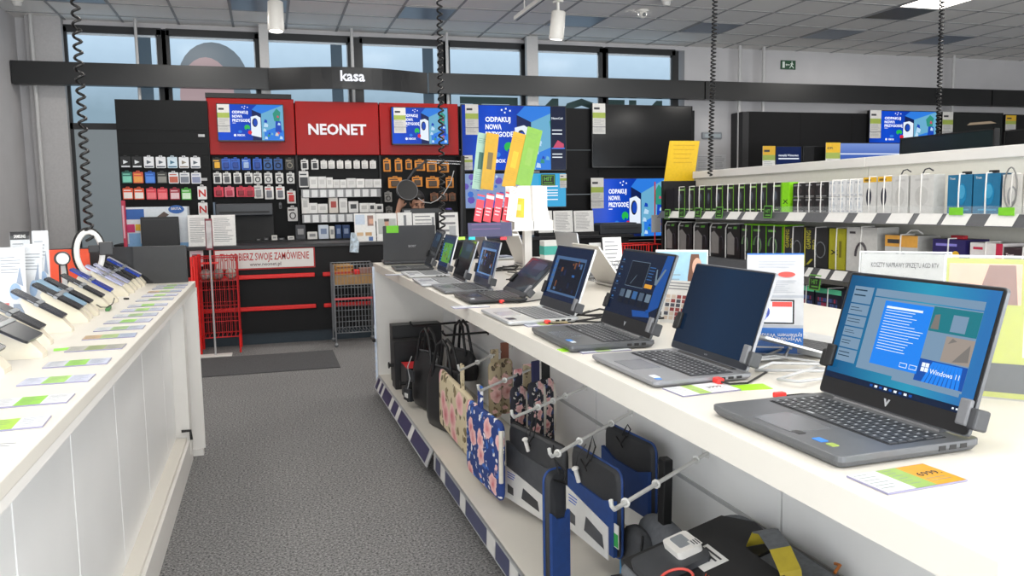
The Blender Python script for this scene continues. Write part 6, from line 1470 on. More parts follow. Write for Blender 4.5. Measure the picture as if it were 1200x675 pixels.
def e_or(mb, w, h): mb.rect(-w * .5, h * .72, w * .5, h, .0006, 0); mb.rect(-w * .42, h * .80, -w * .05, h * .9, .001, 1); mb.tube([(w * .18 * math.cos(q), h * .35 + h * .25 * math.sin(q), .001) for q in [math.pi * j / 8 for j in range(0, 9)]], .007, 5, 1); return [mat('#e2a548', .5), mat('#3a3b40', .4)]
t = gbox('grey box with an orange band behind the notice holder', 1037, 1076, 1.175, z2, '#c6c4c0', extra=e_or, side='#b4b2ad', name='headset_box', dep=.16, py=280)
MB().tube([(-.02, .24, -.05), (.02, .27, -.05), (.07, .27, -.05), (.1, .25, -.06)], .006, 6).build('strap_lock', WHITE, t)
def e_pu(mb, w, h): mb.rect(-w * .4, h * .84, w * .25, h * .9, .0008, 1); mb.flat(circ(w * .12, 14, w * .22, h * .62), .0008, 0); return [mat('#e8b530', .5), mat('#8f88d8', .5)]
t = gbox('dark purple box with a small yellow disc right of the notice holder', 1093, 1132, 1.165, z2, '#2c2460', extra=e_pu, name='headset_box', dep=.16, py=280)
MB().box(-.04, .23, -.08, .05, .25, -.05, bev=.004).build('strap_lock', mat('#b32a34', .5), t)
def e_rw(mb, w, h): mb.rect(w * .3, 0, w * .5, h, .0006, 0); mb.rect(-w * .4, h * .84, -w * .1, h * .9, .001, 0); return [mat('#c42848', .5)]
gbox('white and red box with a handle at the right of the lower shelf', 1137, 1176, 1.155, z2, '#e4dedc', extra=e_rw, name='headset_box', dep=.16, py=280)
def e_dr(mb, w, h): mb.text('Trust', -w * .45, h * .78, h * .1, .0008, 0, bold=.02); return [mat('#e8d8da', .5)]
gbox('dark box with a red edge and white lettering at the right edge', 1177, 1225, 1.14, z2, '#3a2a30', extra=e_dr, side='#b02038', name='headset_box', dep=.16, py=280)
# bottom shelf: keyboard boxes
def e_kb(mb, w, h):
    mb.rect(-w * .5, h * .88, w * .5, h, .0006, 1)
    rnd = random.Random(2)
    for r_ in range(5):
        for c_ in range(11): mb.rect(-w * .40 + c_ * w * .07, h * (.2 + .12 * r_), -w * .345 + c_ * w * .07, h * (.29 + .12 * r_), .0008, rnd.choice((0, 0, 2, 3)))
    return [mat('#3a4468', .4), mat('#5fd0a0', .5), mat('#a8385a', .5), mat('#4f62a0', .5)]
for i, (a, b, lab) in enumerate(((936, 954, 'teal topped gaming keyboard box, left of two on the bottom shelf'), (955, 986, 'teal topped gaming keyboard box, right of two on the bottom shelf'))):
    t = gbox(lab, a, b, .80, .525, '#1b2030', extra=e_kb, name='keyboard_box', dep=.2, py=360, strap=True)
    MB().box(-.12, .13, .004, .12, .14, .008).build('security_strap', WHITE, t)
# ================================================================== phones and cards on the left table
CREAMA = mat('#ded6c2', .25, var=.02)  # opaque cream paints in the reflections and glow of clear acrylic
def phone(label, low, Yv, c, w=.075, ln=.158, screen=None, X=-.655, zl=1.055, tilt=33, rz=0, cat='phone', fold=False, frame='#8f9298', knob=True):
    """phone lying on a clear sloping stand; low end towards the aisle"""
    p = onZ(low[0], low[1], zl) if Yv is None else Vector((X, Yv, zl))
    ex = Vector((0, -1, 0)); ey = Vector((-math.cos(R(tilt)), 0, math.sin(R(tilt))))
    M = T(p.x, p.y, zl) @ RZ(rz) @ FR((0, 0, 0), ex, ey)
    t = thing('tablet' if cat == 'tablet' else 'smartphone', label, cat, M)
    MB().slab(rr(w, ln, .010, 4, 0, ln / 2), 0, .0072, 0).build('body', mat(c, .25, .2), t)
    MB().slab(rr(w - .004, ln - .004, .009, 4, 0, ln / 2), .0072, .0078).build('screen', screen or mat('#101114', .12), t)
    MB().box(w / 2 - .0002, ln * .55, .002, w / 2 + .0008, ln * .68, .005).build('side_button', mat(frame, .3, .6), t)
    MB().box(-w / 2 - .003, ln * .46, -.003, w / 2 + .003, ln * .54, .0, 0).box(-w / 2 - .003, ln * .46, -.003, -w / 2, ln * .54, .010, 0).box(w / 2, ln * .46, -.003, w / 2 + .003, ln * .54, .010, 0).build('holder_clip', mat('#8f9296', .3), t)
    return t, p
def pstand(label, p, ln=.158, tilt=33, w=.07):
    c, s_ = math.cos(R(tilt)), math.sin(R(tilt))
    x0 = p.x + .004; x1 = p.x - ln * c * .82
    zt = lambda x: p.z - .014 + (p.x - x) * s_ / c
    mb = MB()
    prof = [(x0 + .015, LZ), (x0 + .015, LZ + .012), (x0 - .01, zt(x0 - .01)), (x1, zt(x1)), (x1 - .008, zt(x1) - .012), (x1 + .03, LZ + .012), (x1 + .02, LZ)]
    M = FR((0, p.y, 0), (1, 0, 0), (0, 0, 1))
    mb.slab(prof, -w * .26, w * .26, 0, M)
    return tag(mb.build('phone_stand', CREAMA), label, 'phone stand', 'clear phone stands on the white table')
BLUEP = mat('#2b4fb8', .25)
ph = [(2.72, '#2a2a2e', .080, .170, None, 'large black phone, second from the left edge of the picture'),
      (2.98, '#33353c', .072, .160, None, 'slim dark phone with a light edge, just before the brochure holders'),
      (3.21, '#1d1e21', .075, .160, None, 'black phone next to the pale blue edged one'),
      (3.31, '#8fb3cc', .070, .165, None, 'pale blue edged phone between two black phones'),
      (3.41, '#202125', .075, .165, None, 'black phone just behind the pale blue edged one'),
      (3.62, '#26272a', .072, .160, mat('#17181b', .12), 'black phone tied to a thin black cable'),
      (3.86, '#223a9a', .078, .170, BLUEP, 'bright blue phone on the white table'),
      (4.12, '#b9bddc', .074, .165, mat('#3a3f6a', .15), 'pale lavender phone before the ring lamp'),
      (4.26, '#a9adc8', .070, .160, mat('#2a2c3c', .15), 'second lavender phone just past the first'),
      (4.40, '#232428', .070, .160, None, 'black phone behind the lavender pair'),
      (4.52, '#2c2d31', .070, .160, None, 'dark bronze phone near the far end of the table'),
      (4.62, '#2547b0', .070, .165, BLUEP, 'blue phone near the black board at the far end'),
      (4.71, '#d7d8da', .060, .170, mat('#26272b', .15), 'last phone with pale clips beside the black board')]
for i, (Y, c, w, ln, sc, lab) in enumerate(ph):
    ln *= 1.08
    t, p = phone(lab, None, Y, c, w, ln, sc, X=-.660 + .004 * (i % 3))
    pstand('clear sloping stand holding a phone on the white table', p, ln)
# nearest folding tablet
t, p = phone('open black and blue folding phone at the left edge of the picture', None, 2.49, '#2a2b2f', .16, .17, mat('#1c1d20', .15), X=-.625, cat='phone', tilt=30)
MB().rect(.002, .01, .078, .16, .0082, 0).build('lit_screen', glow('#2a4fa8', .7), t)
MB().rect(-.001, .005, .001, .165, .0082, 0).build('hinge_line', mat('#6a6c70', .3), t)
pstand('clear sloping stand holding a phone on the white table', p, .16, 30, .1)
t, p = phone('black tablet lying lower at the left picture edge', None, 2.28, '#303136', .16, .2, mat('#22408c', .15), X=-.66, cat='tablet', tilt=28)
pstand('clear sloping stand holding a phone on the white table', p, .2, 28, .12)
# alarm cable with green tag
p = onZ(128, 352, LZ + .01)
mb = MB()
q = [onZ(x, y, LZ + .02) for x, y in ((112, 353), (113, 357), (118, 360), (126, 360), (132, 356), (134, 350), (133, 345))]
mb.tube(q, .0022, 6, 0); tag(mb.build('alarm_cable', BLACK), 'thin looping black cable at the foot of the black phone', 'cable')
p = onZ(127, 362, LZ + .004)
tag(MB().box(-.008, -.05, 0, .008, .05, .012, bev=.003).build('cable_tag', mat('#3d7a3c', .5), None, T(p.x, p.y, LZ) @ RZ(5)), 'small green plug lying by the looping black cable', 'plug')
# price cards, near to far
rowc = [('#e9eaee', '#a8d24a', '#dcdde6'), ('#d9d9de', '#8ecb3f', '#dfdfe4'), ('#c9cce0', '#a5d26a', '#c6cadf'), ('#c9cbd4', '#93cf50', '#bfc3d6'), ('#b9b6ae', '#9aa86a', '#a9a59c'), ('#c8a780', '#a8c07a', '#aab4cc'), ('#cfd2d6', '#9fbe7f', '#b5bccb')]
cy = [(1.70, 0), (1.90, 1), (2.12, 2), (2.34, 3), (2.58, 4), (2.80, 5), (2.98, 6), (3.16, 3), (3.33, 6), (3.50, 2), (3.66, 3), (3.88, 6), (4.06, 2), (4.24, 5), (4.42, 3), (4.56, 6)]
for i, (Y, k_) in enumerate(cy):
    price_card('pale and green price card, %s from the near end of the white phone table' % (ORD + ['sixteenth'])[i], T(-.495, Y, LZ + .0005) @ RZ(3 - (i * 7 % 5)), .15, .085, rowc[k_], seed=20 + i, group='price cards lying along the phone table')
p = onZ(20, 535, LZ)
tag(MB().box(-.09, -.06, 0, .09, .06, .001, 0).lines(-.08, -.05, .07, .05, 7, .0014, 1, .3).build('paper_sheet', [PAPER, GINK], None, T(-.50, 1.52, LZ) @ RZ(-6)), 'white printed sheet at the near left corner of the phone table', 'sheet')
tag(MB().box(-.025, -.02, 0, .025, .02, .001).build('green_ticket', mat('#8fe03a', .5), None, T(-.585, 2.60, LZ + .0005) @ RZ(12)), 'bright green ticket left of the brown price card on the phone table', 'ticket')
# brochure holders
def holder(label, px0, px1, py0, py1, Y, draw, mats, lean=12, yaw=0, top=None):
    a, b = onY(px0, py0, Y), onY(px1, py1, Y); w = b.x - a.x; h = a.z - LZ
    t = thing('brochure_holder', label, 'brochure holder', T((a.x + b.x) / 2, Y, LZ) @ RZ(yaw))
    M = RX(90 - lean)
    MB().box(-w / 2, 0, -.002, w / 2, h / math.cos(R(lean)), 0).build('sheet', mats[0], t, M)
    pm = MB(); draw(pm, w, h); pm.build('print', mats[1:], t, M @ T(0, 0, .0006))
    MB().box(-w / 2 - .003, -.003, .002, w / 2 + .003, h * .98, .0038).box(-w / 2 - .003, -.002, -.006, w / 2 + .003, .02, .02).build('holder', ACR, t, M)
    MB().box(-w / 2, .0, 0, w / 2, h * .5, .003).build('foot', ACR, t)
    if top: MB().box(-w / 2, h * .93, .0, w / 2, h * 1.04, .003, 0).text(top, 0, h * .955, h * .06, .0034, 1, align='C', bold=.03, width=w * .6).build('header', [BLACK, PAPER], t, M)
    return t
def d_br(k):
    def f(mb, w, h):
        rnd = random.Random(k)
        mb.lines(-w * .4, h * .62, w * .4, h * .88, 6, 0, 0, .3, seed=k); mb.flat(circ(w * .22, 14, w * .1, h * .38, h * .12), 0, 1); mb.rect(-w * .42, h * .08, -w * .15, h * .22, 0, 2); mb.rect(w * .0, h * .06, w * .4, h * .2, 0, 3); mb.flat([(w * .15, h * .5), (w * .4, h * .45), (w * .3, h * .75)], .0003, 3)
    return f
ms_ = [mat('#d3d6da', .5), mat('#7f858c', .6), mat('#86a8cf', .5), mat('#d4453c', .5), mat('#7f8fa8', .5)]
holder('nearest leaning white brochure with blue shapes and a red block', -6, 30, 291, 345, 3.45, d_br(1), ms_, 12, 8)
holder('white brochure with a dark edge leaning in the middle of the holders', 18, 46, 287, 340, 3.52, d_br(2), ms_, 12, -12)
holder('tall white brochure card at the right of the brochure holders', 35, 59, 271, 340, 3.66, d_br(3), ms_, 8, 5)
holder('white brochure with a black SAMSUNG header at the back of the holders', 9, 37, 275, 340, 3.78, d_br(4), ms_, 6, 0, 'SAMSUNG')
# red-orange panel, watch stand, ring lamp
a, b = onY(58, 293, 4.45), onY(97, 290, 4.45)
t = thing('advert_board', 'bright orange upright panel behind the phones', 'panel', T((a.x + b.x) / 2, 4.45, LZ))
MB().box(-.12, 0, 0, .10, .012, a.z - LZ, 0).box(-.12, 0, 0, .10, .06, .006).build('panel', ORANGE, t)
MB().box(-.012, -.001, 0, -.009, .0, a.z - LZ - .01).build('seam', mat('#a8361c', .5), t)
a = onY(73, 303, 4.1)
t = thing('watch_stand', 'smart watch with a white dial on a black stand before the orange panel', 'watch', T(a.x, 4.1, LZ))
h = a.z - LZ
MB().tube([(-.018, .01, 0), (-.016, .005, h * .6), (-.012, 0, h)], .004, 6).tube([(.018, .01, 0), (.016, .005, h * .6), (.012, 0, h)], .004, 6).box(-.03, -.02, 0, .03, .03, .008).build('stand', BLACK, t)
MB().cyl((0, .012, h), (0, -.012, h), .032, 20).build('case', DGREY, t)
MB().cyl((0.004, -.012, h), (.004, -.0135, h), .026, 20).build('dial', mat('#e6e6e4', .3), t)
MB().box(-.012, .012, .03, .012, .016, h).build('strap', mat('#d6d6d6', .5), t)
a = onY(105, 296, 4.30)
t = thing('ring_lamp', 'white ring lamp with a black phone clamp standing among the phones', 'lamp', T(a.x, 4.30, LZ))
hc = a.z - LZ + .0
MB().tube([(.055 * math.cos(q), .0, hc + .10 * math.sin(q)) for q in [2 * math.pi * j / 28 for j in range(28)]], .013, 10, closed=True).build('ring', mat('#eceae6', .4), t, RZ(18))
MB().tube([(.066 * math.cos(q), .012, hc + .112 * math.sin(q)) for q in [2 * math.pi * j / 28 for j in range(28)]], .010, 8, closed=True).build('ring_back', BLACK, t, RZ(18))
MB().box(.0, -.03, hc + .0, .10, -.005, hc + .035, bev=.004).box(.05, -.05, hc - .012, .11, -.03, hc + .05, bev=.004).build('phone_clamp', mat('#2a2a2c', .4), t)
MB().cyl((0, .01, 0), (0, .01, hc - .09), .010, 8).cyl((0, .01, 0), (0, .01, .008), .05, 18).build('stem', BLACK, t)
# black board at the far end of the table
a, b = onY(168, 289, 4.74), onY(218, 289, 4.74)
t = thing('black_board', 'matt black board standing across the far right corner of the phone table', 'board', T((a.x + b.x) / 2, 4.75, LZ))
w = b.x - a.x; h = a.z - LZ
MB().slab([(-w * .30, 0), (w * .5, 0), (w * .5, h), (-w * .75, h), (-w * .75, .06), (-w * .5, .045)], -.012, .012, 0, FR((0, 0, 0), (1, 0, 0), (0, 0, 1))).build('board', mat('#262626', .5, var=.08), t)
MB().box(-1.35, .014, 0, w * .45, .03, h, 0).build('rear_panel', mat('#1d1d1f', .5), t)
# charger stub lying on the table
p = onZ(148, 351, LZ); tag(MB().box(-.012, -.006, 0, .012, .006, .008, bev=.002).build('plug', BLACK, None, T(p.x, p.y, LZ) @ RZ(-40)), 'tiny black plug lying alone on the white table before the price cards', 'plug')
# ================================================================== on and around the till desk
DZ = 1.02
def sheet(label, x0, x1, y0, y1, Y, base='#efeeeb', blocks=(), lean=6, name='notice_sheet', n=12, cat='sheet', zb=DZ, group=None, seed=1):
    a, b = onY(x0, y0, Y), onY(x1, y1, Y); w = b.x - a.x; h = a.z - zb
    mb = MB().box(-w / 2, 0, -.002, w / 2, h, 0, 0); ms = [mat(base, .5), GINK]
    if n: mb.lines(-w * .40, h * .1, w * .40, h * .9, n, .0006, 1, .3, seed=seed)
    for (u0, v0, u1, v1, c) in blocks:
        ms.append(mat(c, .5)); mb.rect(-w / 2 + w * u0, h * v0, -w / 2 + w * u1, h * v1, .001 + .0002 * len(ms), len(ms) - 1)
    t = thing(name, label, cat, T((a.x + b.x) / 2, Y, zb), group)
    mb.build('page', ms, t, RX(90 - lean))
    MB().box(-w / 2, 0, 0, w / 2, h * .45, .003).build('foot', ACR, t)
    MB().box(-w / 2, h * .44, 0, w / 2, h * .45, h * .2).build('prop', ACR, t)
    return t
YS_ = 8.76
sheet('white price list sheet left of the slim dark red sign on the till desk', 219, 246, 252, 288, YS_, seed=2, n=14)
sheet('white price list sheet right of the slim dark red sign on the till desk', 247, 277, 252, 288, YS_, seed=3, n=14)
sheet('white board with small photos and pale blue text, left of the till papers', 415, 441, 250, 283, YS_, blocks=((.05, .6, .5, .95, '#cdd9e8'), (.62, .55, .9, .92, '#9a7a70'), (.7, .62, .9, .8, '#d9a890'), (.1, .2, .4, .32, '#d8b890'), (.5, .2, .8, .32, '#c8a070'), (.65, .02, .85, .16, '#4f70a8')), n=0)
sheet('white sheet with a grey portrait photo in the middle of the till papers', 441, 466, 250, 283, YS_ + .01, blocks=((.08, .25, .95, .8, '#b9bcb8'), (.4, .5, .6, .78, '#c99a80'), (.38, .7, .62, .8, '#3a2c28'), (.3, .25, .7, .48, '#8a9aa8')), n=0)
sheet('white glossy folder with a grey spine on the till desk', 466, 484, 249, 283, YS_, blocks=((.42, .1, .6, .9, '#7a7c80'),), n=0)
sheet('white printed form behind the far laptop on the till desk', 484, 511, 250, 283, YS_ + .01, blocks=((.85, .15, .95, .85, '#8a8c90'),), n=6, seed=5)
sheet('curled white sheet right of the till monitor by the coil cord', 515, 538, 249, 284, 8.7, blocks=((.5, .1, .85, .5, '#b8babd'),), n=3, seed=6)
for i, (x0, x1, lab) in enumerate(((631, 648, 'left of three white lists'), (649, 672, 'middle of three white lists'), (673, 696, 'right of three white lists'))):
    sheet('%s standing on the till desk right of the leaflet stand' % lab, x0, x1, 247, 279, 8.74, n=14, seed=10 + i, zb=1.06)
a, b = onY(628, 247, 8.8), onY(698, 247, 8.8)
t = thing('document_rack', 'black rack holding three white lists on the till desk', 'rack', T((a.x + b.x) / 2, 8.82, DZ))
w = b.x - a.x
MB().box(-w / 2, -.12, 0, w / 2, .06, .04).box(-w / 2, .04, .04, w / 2, .06, .20).build('rack', BLACK, t)
# hanging pouch
a = onY(414, 284, 8.56)
tag(MB().slab([(-.04, -.10), (.05, -.11), (.06, .0), (.02, .10), (-.02, .10)], -.012, .012).build('gift_bag', mat('#b4c4d0', .35, var=.5, scale=40), None, FACE((a.x, 8.575, a.z))), 'small blue and white crinkled bag hanging over the till desk edge', 'bag')
# shield sheet on the desk front
a, b = onY(222, 293, DY), onY(239, 312, DY)
t = MB().box(0, 0, -.003, b.x - a.x, a.z - b.z, 0, 0); W_, H_ = b.x - a.x, a.z - b.z
t.rect(W_ * .1, H_ * .1, W_ * .9, H_ * .9, .0006, 1).flat([(W_ * .5, H_ * .12), (W_ * .82, H_ * .4), (W_ * .82, H_ * .72), (W_ * .18, H_ * .72), (W_ * .18, H_ * .4)], .001, 2).rect(W_ * .25, H_ * .5, W_ * .75, H_ * .62, .0014, 3)
tag(t.build('shield_sticker', [PAPER, mat('#d8c4cc', .5), mat('#3a1c20', .5), ORANGE], None, FACE((a.x, DY - .003, b.z))), 'white sheet with a dark shield emblem on the till desk front', 'sticker')
# slim sign on a pole with white foot
p = onZ(257, 409, 0)
t = thing('pole_sign', 'slim dark red edged sign on a thin white pole with a flat white foot', 'sign', T(p.x - .01, 8.10, 0))
MB().box(-.15, -.07, 0, .15, .07, .014, bev=.004).build('foot', WHITE, t)
zt = onY(254, 256, 8.1).z; zb_ = onY(254, 293, 8.1).z
MB().cyl((0, 0, .014), (0, 0, zb_ + .05), .009, 8).build('pole', LGREY, t)
MB().box(-.033, -.012, zb_, .033, .0, zt, 0, bev=.005).build('frame', mat('#7c2430', .45), t)
MB().box(-.024, -.014, zb_ + .02, .024, -.0121, zt - .02, 0).build('face', mat('#c9c4c4', .5, var=.15, scale=30), t)
# filter jug carton, black monitor, pink stand at the left
a, b = onY(146, 243, 8.85), onY(222, 288, 8.85); w = b.x - a.x; h = a.z - DZ
t = thing('filter_box', 'white and blue carton display with an oval BRITA sign behind the black monitor', 'box', T((a.x + b.x) / 2, 8.95, DZ))
MB().box(-w / 2, -.10, 0, w / 2, .12, h, 0, bev=.004).build('carton', mat('#dfe6ec', .5), t)
mb = MB().flat(circ(.075, 20, w * .32, h * .93, .042), .0022, 0).text('BRITA', w * .32, h * .92, .035, .003, 4, align='C', bold=.02)
mb.rect(-w * .5, h * .70, -w * .2, h * .95, .0005, 0).rect(-w * .48, h * .38, -w * .36, h * .58, .001, 2).rect(-w * .35, h * .42, -w * .27, h * .58, .001, 3).rect(-w * .5, 0, w * .5, h * .10, .0005, 1).rect(-w * .46, h * .10, -w * .28, h * .36, .001, 1).rect(-w * .24, h * .12, -w * .12, h * .36, .001, 1)
mb.flat([(w * .0, h * .75), (w * .12, h * .88), (w * .2, h * .80), (w * .1, h * .70)], .001, 5)
mb.build('print', [mat('#2a62b0', .5), mat('#7fb0dc', .5), mat('#c8286a', .5), YELLOW, PAPER, mat('#5a4a44', .5)], t, FR((0, -.102, 0), (1, 0, 0), (0, 0, 1)))
MB().box(w * .30, -.02, h, w * .34, .02, h + .001).build('tab', PAPER, t)
a, b = onY(142, 235, 8.8), onY(147, 288, 8.8)
t = tag(MB().box(a.x, 8.78, DZ, b.x + .02, 8.84, a.z, 0, bev=.004).box(a.x + .005, 8.775, DZ + .1, b.x + .01, 8.78, a.z - .05, 1).build('pink_stand', [mat('#c02848', .4), mat('#e8a8b8', .5)]), 'narrow pink red upright stand at the left end of the till desk', 'stand')
a, b = onY(164, 254, 8.72), onY(211, 289, 8.72); w = b.x - a.x; h = a.z - b.z
t = thing('till_monitor', 'black monitor seen from behind on the left of the till desk', 'monitor', T((a.x + b.x) / 2, 8.74, DZ))
MB().box(-w / 2, -.02, .012, w / 2, .02, h + .0, bev=.006).box(-w * .25, .02, .08, w * .25, .05, h * .8, bev=.01).build('housing', mat('#1b1b1d', .45), t)
MB().box(-.1, -.07, 0, .1, .09, .012, bev=.003).build('foot', BLACK, t)
MB().box(-w * .45, -.021, h - .03, w * .45, -.02, h - .024).build('vent', mat('#3a3a3c', .5), t)
# middle monitor behind the papers
a, b = onY(471, 244.5, 8.98), onY(520, 244.5, 8.98); w = b.x - a.x; h = a.z - DZ
t = thing('till_monitor', 'dark monitor top edge showing above the till papers before the person', 'monitor', T((a.x + b.x) / 2, 8.98, DZ))
MB().box(-w / 2, -.02, .05, w / 2, .02, h, bev=.006).build('housing', mat('#2a2b2d', .4), t)
MB().box(-.1, -.08, 0, .1, .08, .012).box(-.03, -.01, .012, .03, .02, .1).build('foot', BLACK, t)
MB().box(-w / 2 + .02, -.0215, h - .05, -w / 2 + .09, -.02, h - .02).build('label', LGREY, t)
# small purple ball item and dark gear right of the monitor
a = onY(527, 246, 8.8)
t = thing('card_terminal', 'dark payment terminal with a purple top beside the till monitor', 'terminal', T(a.x, 8.86, DZ))
MB().box(-.05, -.05, 0, .05, .05, a.z - DZ, bev=.012).build('body', BLACK, t); MB().box(-.03, -.035, a.z - DZ - .002, .03, .03, a.z - DZ + .02, bev=.008).build('top', mat('#4a3c8a', .4), t)
# black device, papers, teal box to the right
a, b = onY(703, 263, 8.7), onY(752, 284, 8.7); w = b.x - a.x; h = a.z - DZ
t = thing('printer', 'wide dark grey printer on the right of the till desk before the blue television', 'printer', T((a.x + b.x) / 2, 8.85, DZ))
MB().box(-w / 2, -.16, 0, w / 2, .16, h, bev=.012).build('body', mat('#2c3036', .45), t); MB().box(-w * .4, -.162, h * .55, w * .4, -.158, h * .62).build('slot', BLACK, t); MB().box(-w * .42, -.10, h, w * .42, .12, h + .012, bev=.004).build('lid', mat('#363a41', .4), t)
# small goods behind the laptops on the far half of the counter
def on_counter(px, X): return onX(px, 300, X).y
p = onY(724, 300, 4.4)
sheet('white price sheet standing behind the dim blue laptop screens', 709, 731, 278, 310, 4.2, n=8, seed=21, zb=CTOP, lean=10)
sheet('plain light grey folder beside the white price sheet on the counter', 694, 708, 284, 310, 4.25, '#cfcfce', n=0, zb=CTOP, lean=14)
a, b = onY(738, 279, 5.4), onY(766, 290, 5.4)
t = thing('wipes_box', 'white and teal box behind the gaming laptop screen', 'box', T((a.x + b.x) / 2, 5.45, CTOP) if False else T(min((a.x + b.x) / 2, 1.95), 5.45, CTOP))
w = b.x - a.x; h = a.z - CTOP
MB().box(-w / 2, -.05, 0, w / 2, .05, h, 0, bev=.005).build('carton', PAPER, t); MB().box(-w / 2 - .0005, -.0508, h * .35, w / 2 + .0005, .0508, h * .75).build('band', mat('#3fa89c', .5), t)
# red basket with a red pole and a grey card
a, b = onY(727, 287, 7.2), onY(771, 297, 7.2); c = (a.x + b.x) / 2; w = b.x - a.x
t = thing('wire_basket', 'red wire basket stand with a thin red pole and grey card before the blue television', 'basket', T(c, 7.25, 0))
zt_ = a.z; mb = MB()
for z in (.05, zt_ - .28, zt_ - .14, zt_): mb.tube([(-w / 2, -.15, z), (w / 2, -.15, z), (w / 2, .15, z), (-w / 2, .15, z)], .006, 6, closed=True)
for i in range(8):
    x = -w / 2 + w * i / 7
    for y in (-.15, .15): mb.cyl((x, y, zt_ - .28), (x, y, zt_), .003, 5)
for sx in (-1, 1):
    for sy in (-1, 1): mb.cyl((sx * w / 2, sy * .15, 0), (sx * w / 2, sy * .15, zt_), .008, 6)
mb.build('wire_frame', BRED, t)
MB().box(-w / 2 + .01, -.14, zt_ - .27, w / 2 - .01, .14, zt_ - .265).build('floor_plate', BRED, t)
px_ = onY(762, 250, 7.2); MB().cyl((px_.x - c, -.15, zt_), (px_.x - c, -.15, onY(762, 213, 7.1).z), .006, 6).build('pole', BRED, t)
q0, q1 = onY(763, 252, 7.1), onY(774, 272, 7.1); MB().box(q0.x - c, -.16, q1.z, q1.x - c, -.157, q0.z).build('card', LGREY, t)
MB().box(-w / 2 + .03, -.1, zt_ - .264, w / 2 - .03, .1, zt_ - .1, bev=.01).build('goods', mat('#a8242a', .5), t)
# silver wire basket with black things on the counter
p = onZ(715, 322, CTOP)
t = thing('wire_basket', 'small silver wire basket behind the dim blue laptop screen', 'basket', T(1.78, 3.95, CTOP))
mb = MB()
for z in (.004, .05, .1): mb.tube([(-.14, -.1, z), (.14, -.1, z), (.14, .1, z), (-.14, .1, z)], .003, 6, closed=True)
for i in range(9):
    x = -.14 + .035 * i
    for y in (-.1, .1): mb.cyl((x, y, .004), (x, y, .1), .002, 5)
for i in range(7):
    y = -.1 + .033 * i
    for x in (-.14, .14): mb.cyl((x, y, .004), (x, y, .1), .002, 5)
mb.build('wire_frame', CHROME, t); MB().box(-.12, -.08, .005, .12, .08, .06, bev=.01).build('goods', BLACK, t)

# ------------------------------------------------------------------ magnifier style lamp with folding arm
YL = 8.80
t = thing('desk_lamp', 'round black lamp head on a folding spring arm above the till monitor', 'lamp', T(0, YL, DZ))
Ml = T(0, -YL, -DZ)
def LP(px, py, dy=0): q = onY(px, py, YL + dy); return (q.x, q.y, q.z)
base = LP(541, 284); 
MB().box(base[0] - .04, YL - .04, DZ, base[0] + .04, YL + .04, DZ + .02, bev=.005).build('clamp', BLACK, t, Ml)
MB().cyl((base[0], YL, DZ + .02), LP(541, 192), .016, 10).build('post', DGREY, t, Ml)
a1, a2, a3 = LP(541, 191), LP(499, 189), LP(486, 199)
for dz in (-.014, .014): MB().cyl((a1[0], a1[1], a1[2] + dz), (a2[0], a2[1], a2[2] + dz), .006, 6).build('upper_arm', CHROME, t, Ml)
MB().tube(helix((a1[0] - .06, YL, a1[2]), (a2[0] + .12, YL, a2[2]), .009, 14, 8), .002, 4).build('spring', DGREY, t, Ml)
h0 = LP(478, 210)
MB().tube([a2, a3, h0], .012, 8).build('neck', DGREY, t, Ml)
for p_ in (a1, a2, a3): MB().cyl((p_[0], p_[1] - .02, p_[2]), (p_[0], p_[1] + .02, p_[2]), .018, 10).build('joint', BLACK, t, Ml)
hc = LP(477, 223)
Mh = FR(hc, (1, 0, -.30), (.22, .35, 1))
MB().tube([(0, 0, -.03), (0, 0, -.026), (0, 0, .012), (0, 0, .016)], [.105, .115, .115, .108], 28).build('head', mat('#202022', .35), t, Ml @ Mh)
MB().tube([(.113 * math.cos(q), .113 * math.sin(q), .014) for q in [2 * math.pi * j / 32 for j in range(32)]], .005, 6, closed=True).build('rim', MGREY, t, Ml @ Mh)
b1 = LP(490, 232); b2 = LP(505, 238); b3 = LP(520, 227); b4 = LP(532, 200)
MB().tube([b1, LP(497, 237), b2, LP(513, 234), b3, LP(528, 214), b4], .005, 6).build('cord', LGREY, t, Ml)

# ------------------------------------------------------------------ the person behind the desk, leaning over with one hand raised
SKIN = mat('#b98a72', .55, var=.06, scale=20)
def blend(name, mb, m, parent, vox, smooth=4):
    o = mb.build(name, m, parent)
    r = o.modifiers.new('r', 'REMESH'); r.mode = 'VOXEL'; r.voxel_size = vox; r.use_smooth_shade = True
    s_ = o.modifiers.new('s', 'SMOOTH'); s_.factor = .5; s_.iterations = smooth
    return o
hd = onY(489, 238, 9.10)
t = thing('person', 'person in black behind the till desk leaning down with one hand raised to the lamp', 'person', T(hd.x, 9.35, 0))
hx, hy, hz = 0, hd.y - 9.35, hd.z            # head centre, local
def LPp(px, py, Y): q = onY(px, py, Y); return Vector((q.x - hd.x, q.y - 9.35, q.z))
Mhd = T(hx, hy, hz) @ RX(22) @ RZ(6)
mb = MB()
mb.ball((0, 0, .02), .076, .094, .105, 0, Mhd, 18, 14).ball((0, -.035, -.045), .056, .06, .07, 0, Mhd, 16, 10)
mb.ball((0, -.085, -.085), .024, .02, .018, 0, Mhd)                       # chin
mb.tube([(0, -.09, .02), (0, -.108, -.012), (0, -.116, -.030)], [.010, .014, .017], 8, 0, Mhd)          # nose
for sx in (-1, 1):
    mb.ball((sx * .077, .005, -.005), .010, .02, .032, 0, Mhd); mb.ball((sx * .034, -.083, .03), .026, .012, .010, 0, Mhd); mb.ball((sx * .045, -.062, -.03), .024, .02, .024, 0, Mhd)
mb.tube([(-.022, -.094, -.060), (0, -.102, -.058), (.022, -.094, -.060)], .008, 8, 0, Mhd)
mb.tube([(0, .06 + hy, hz - .04), (0, hy + .14, hz - .14)], .052, 12)     # neck
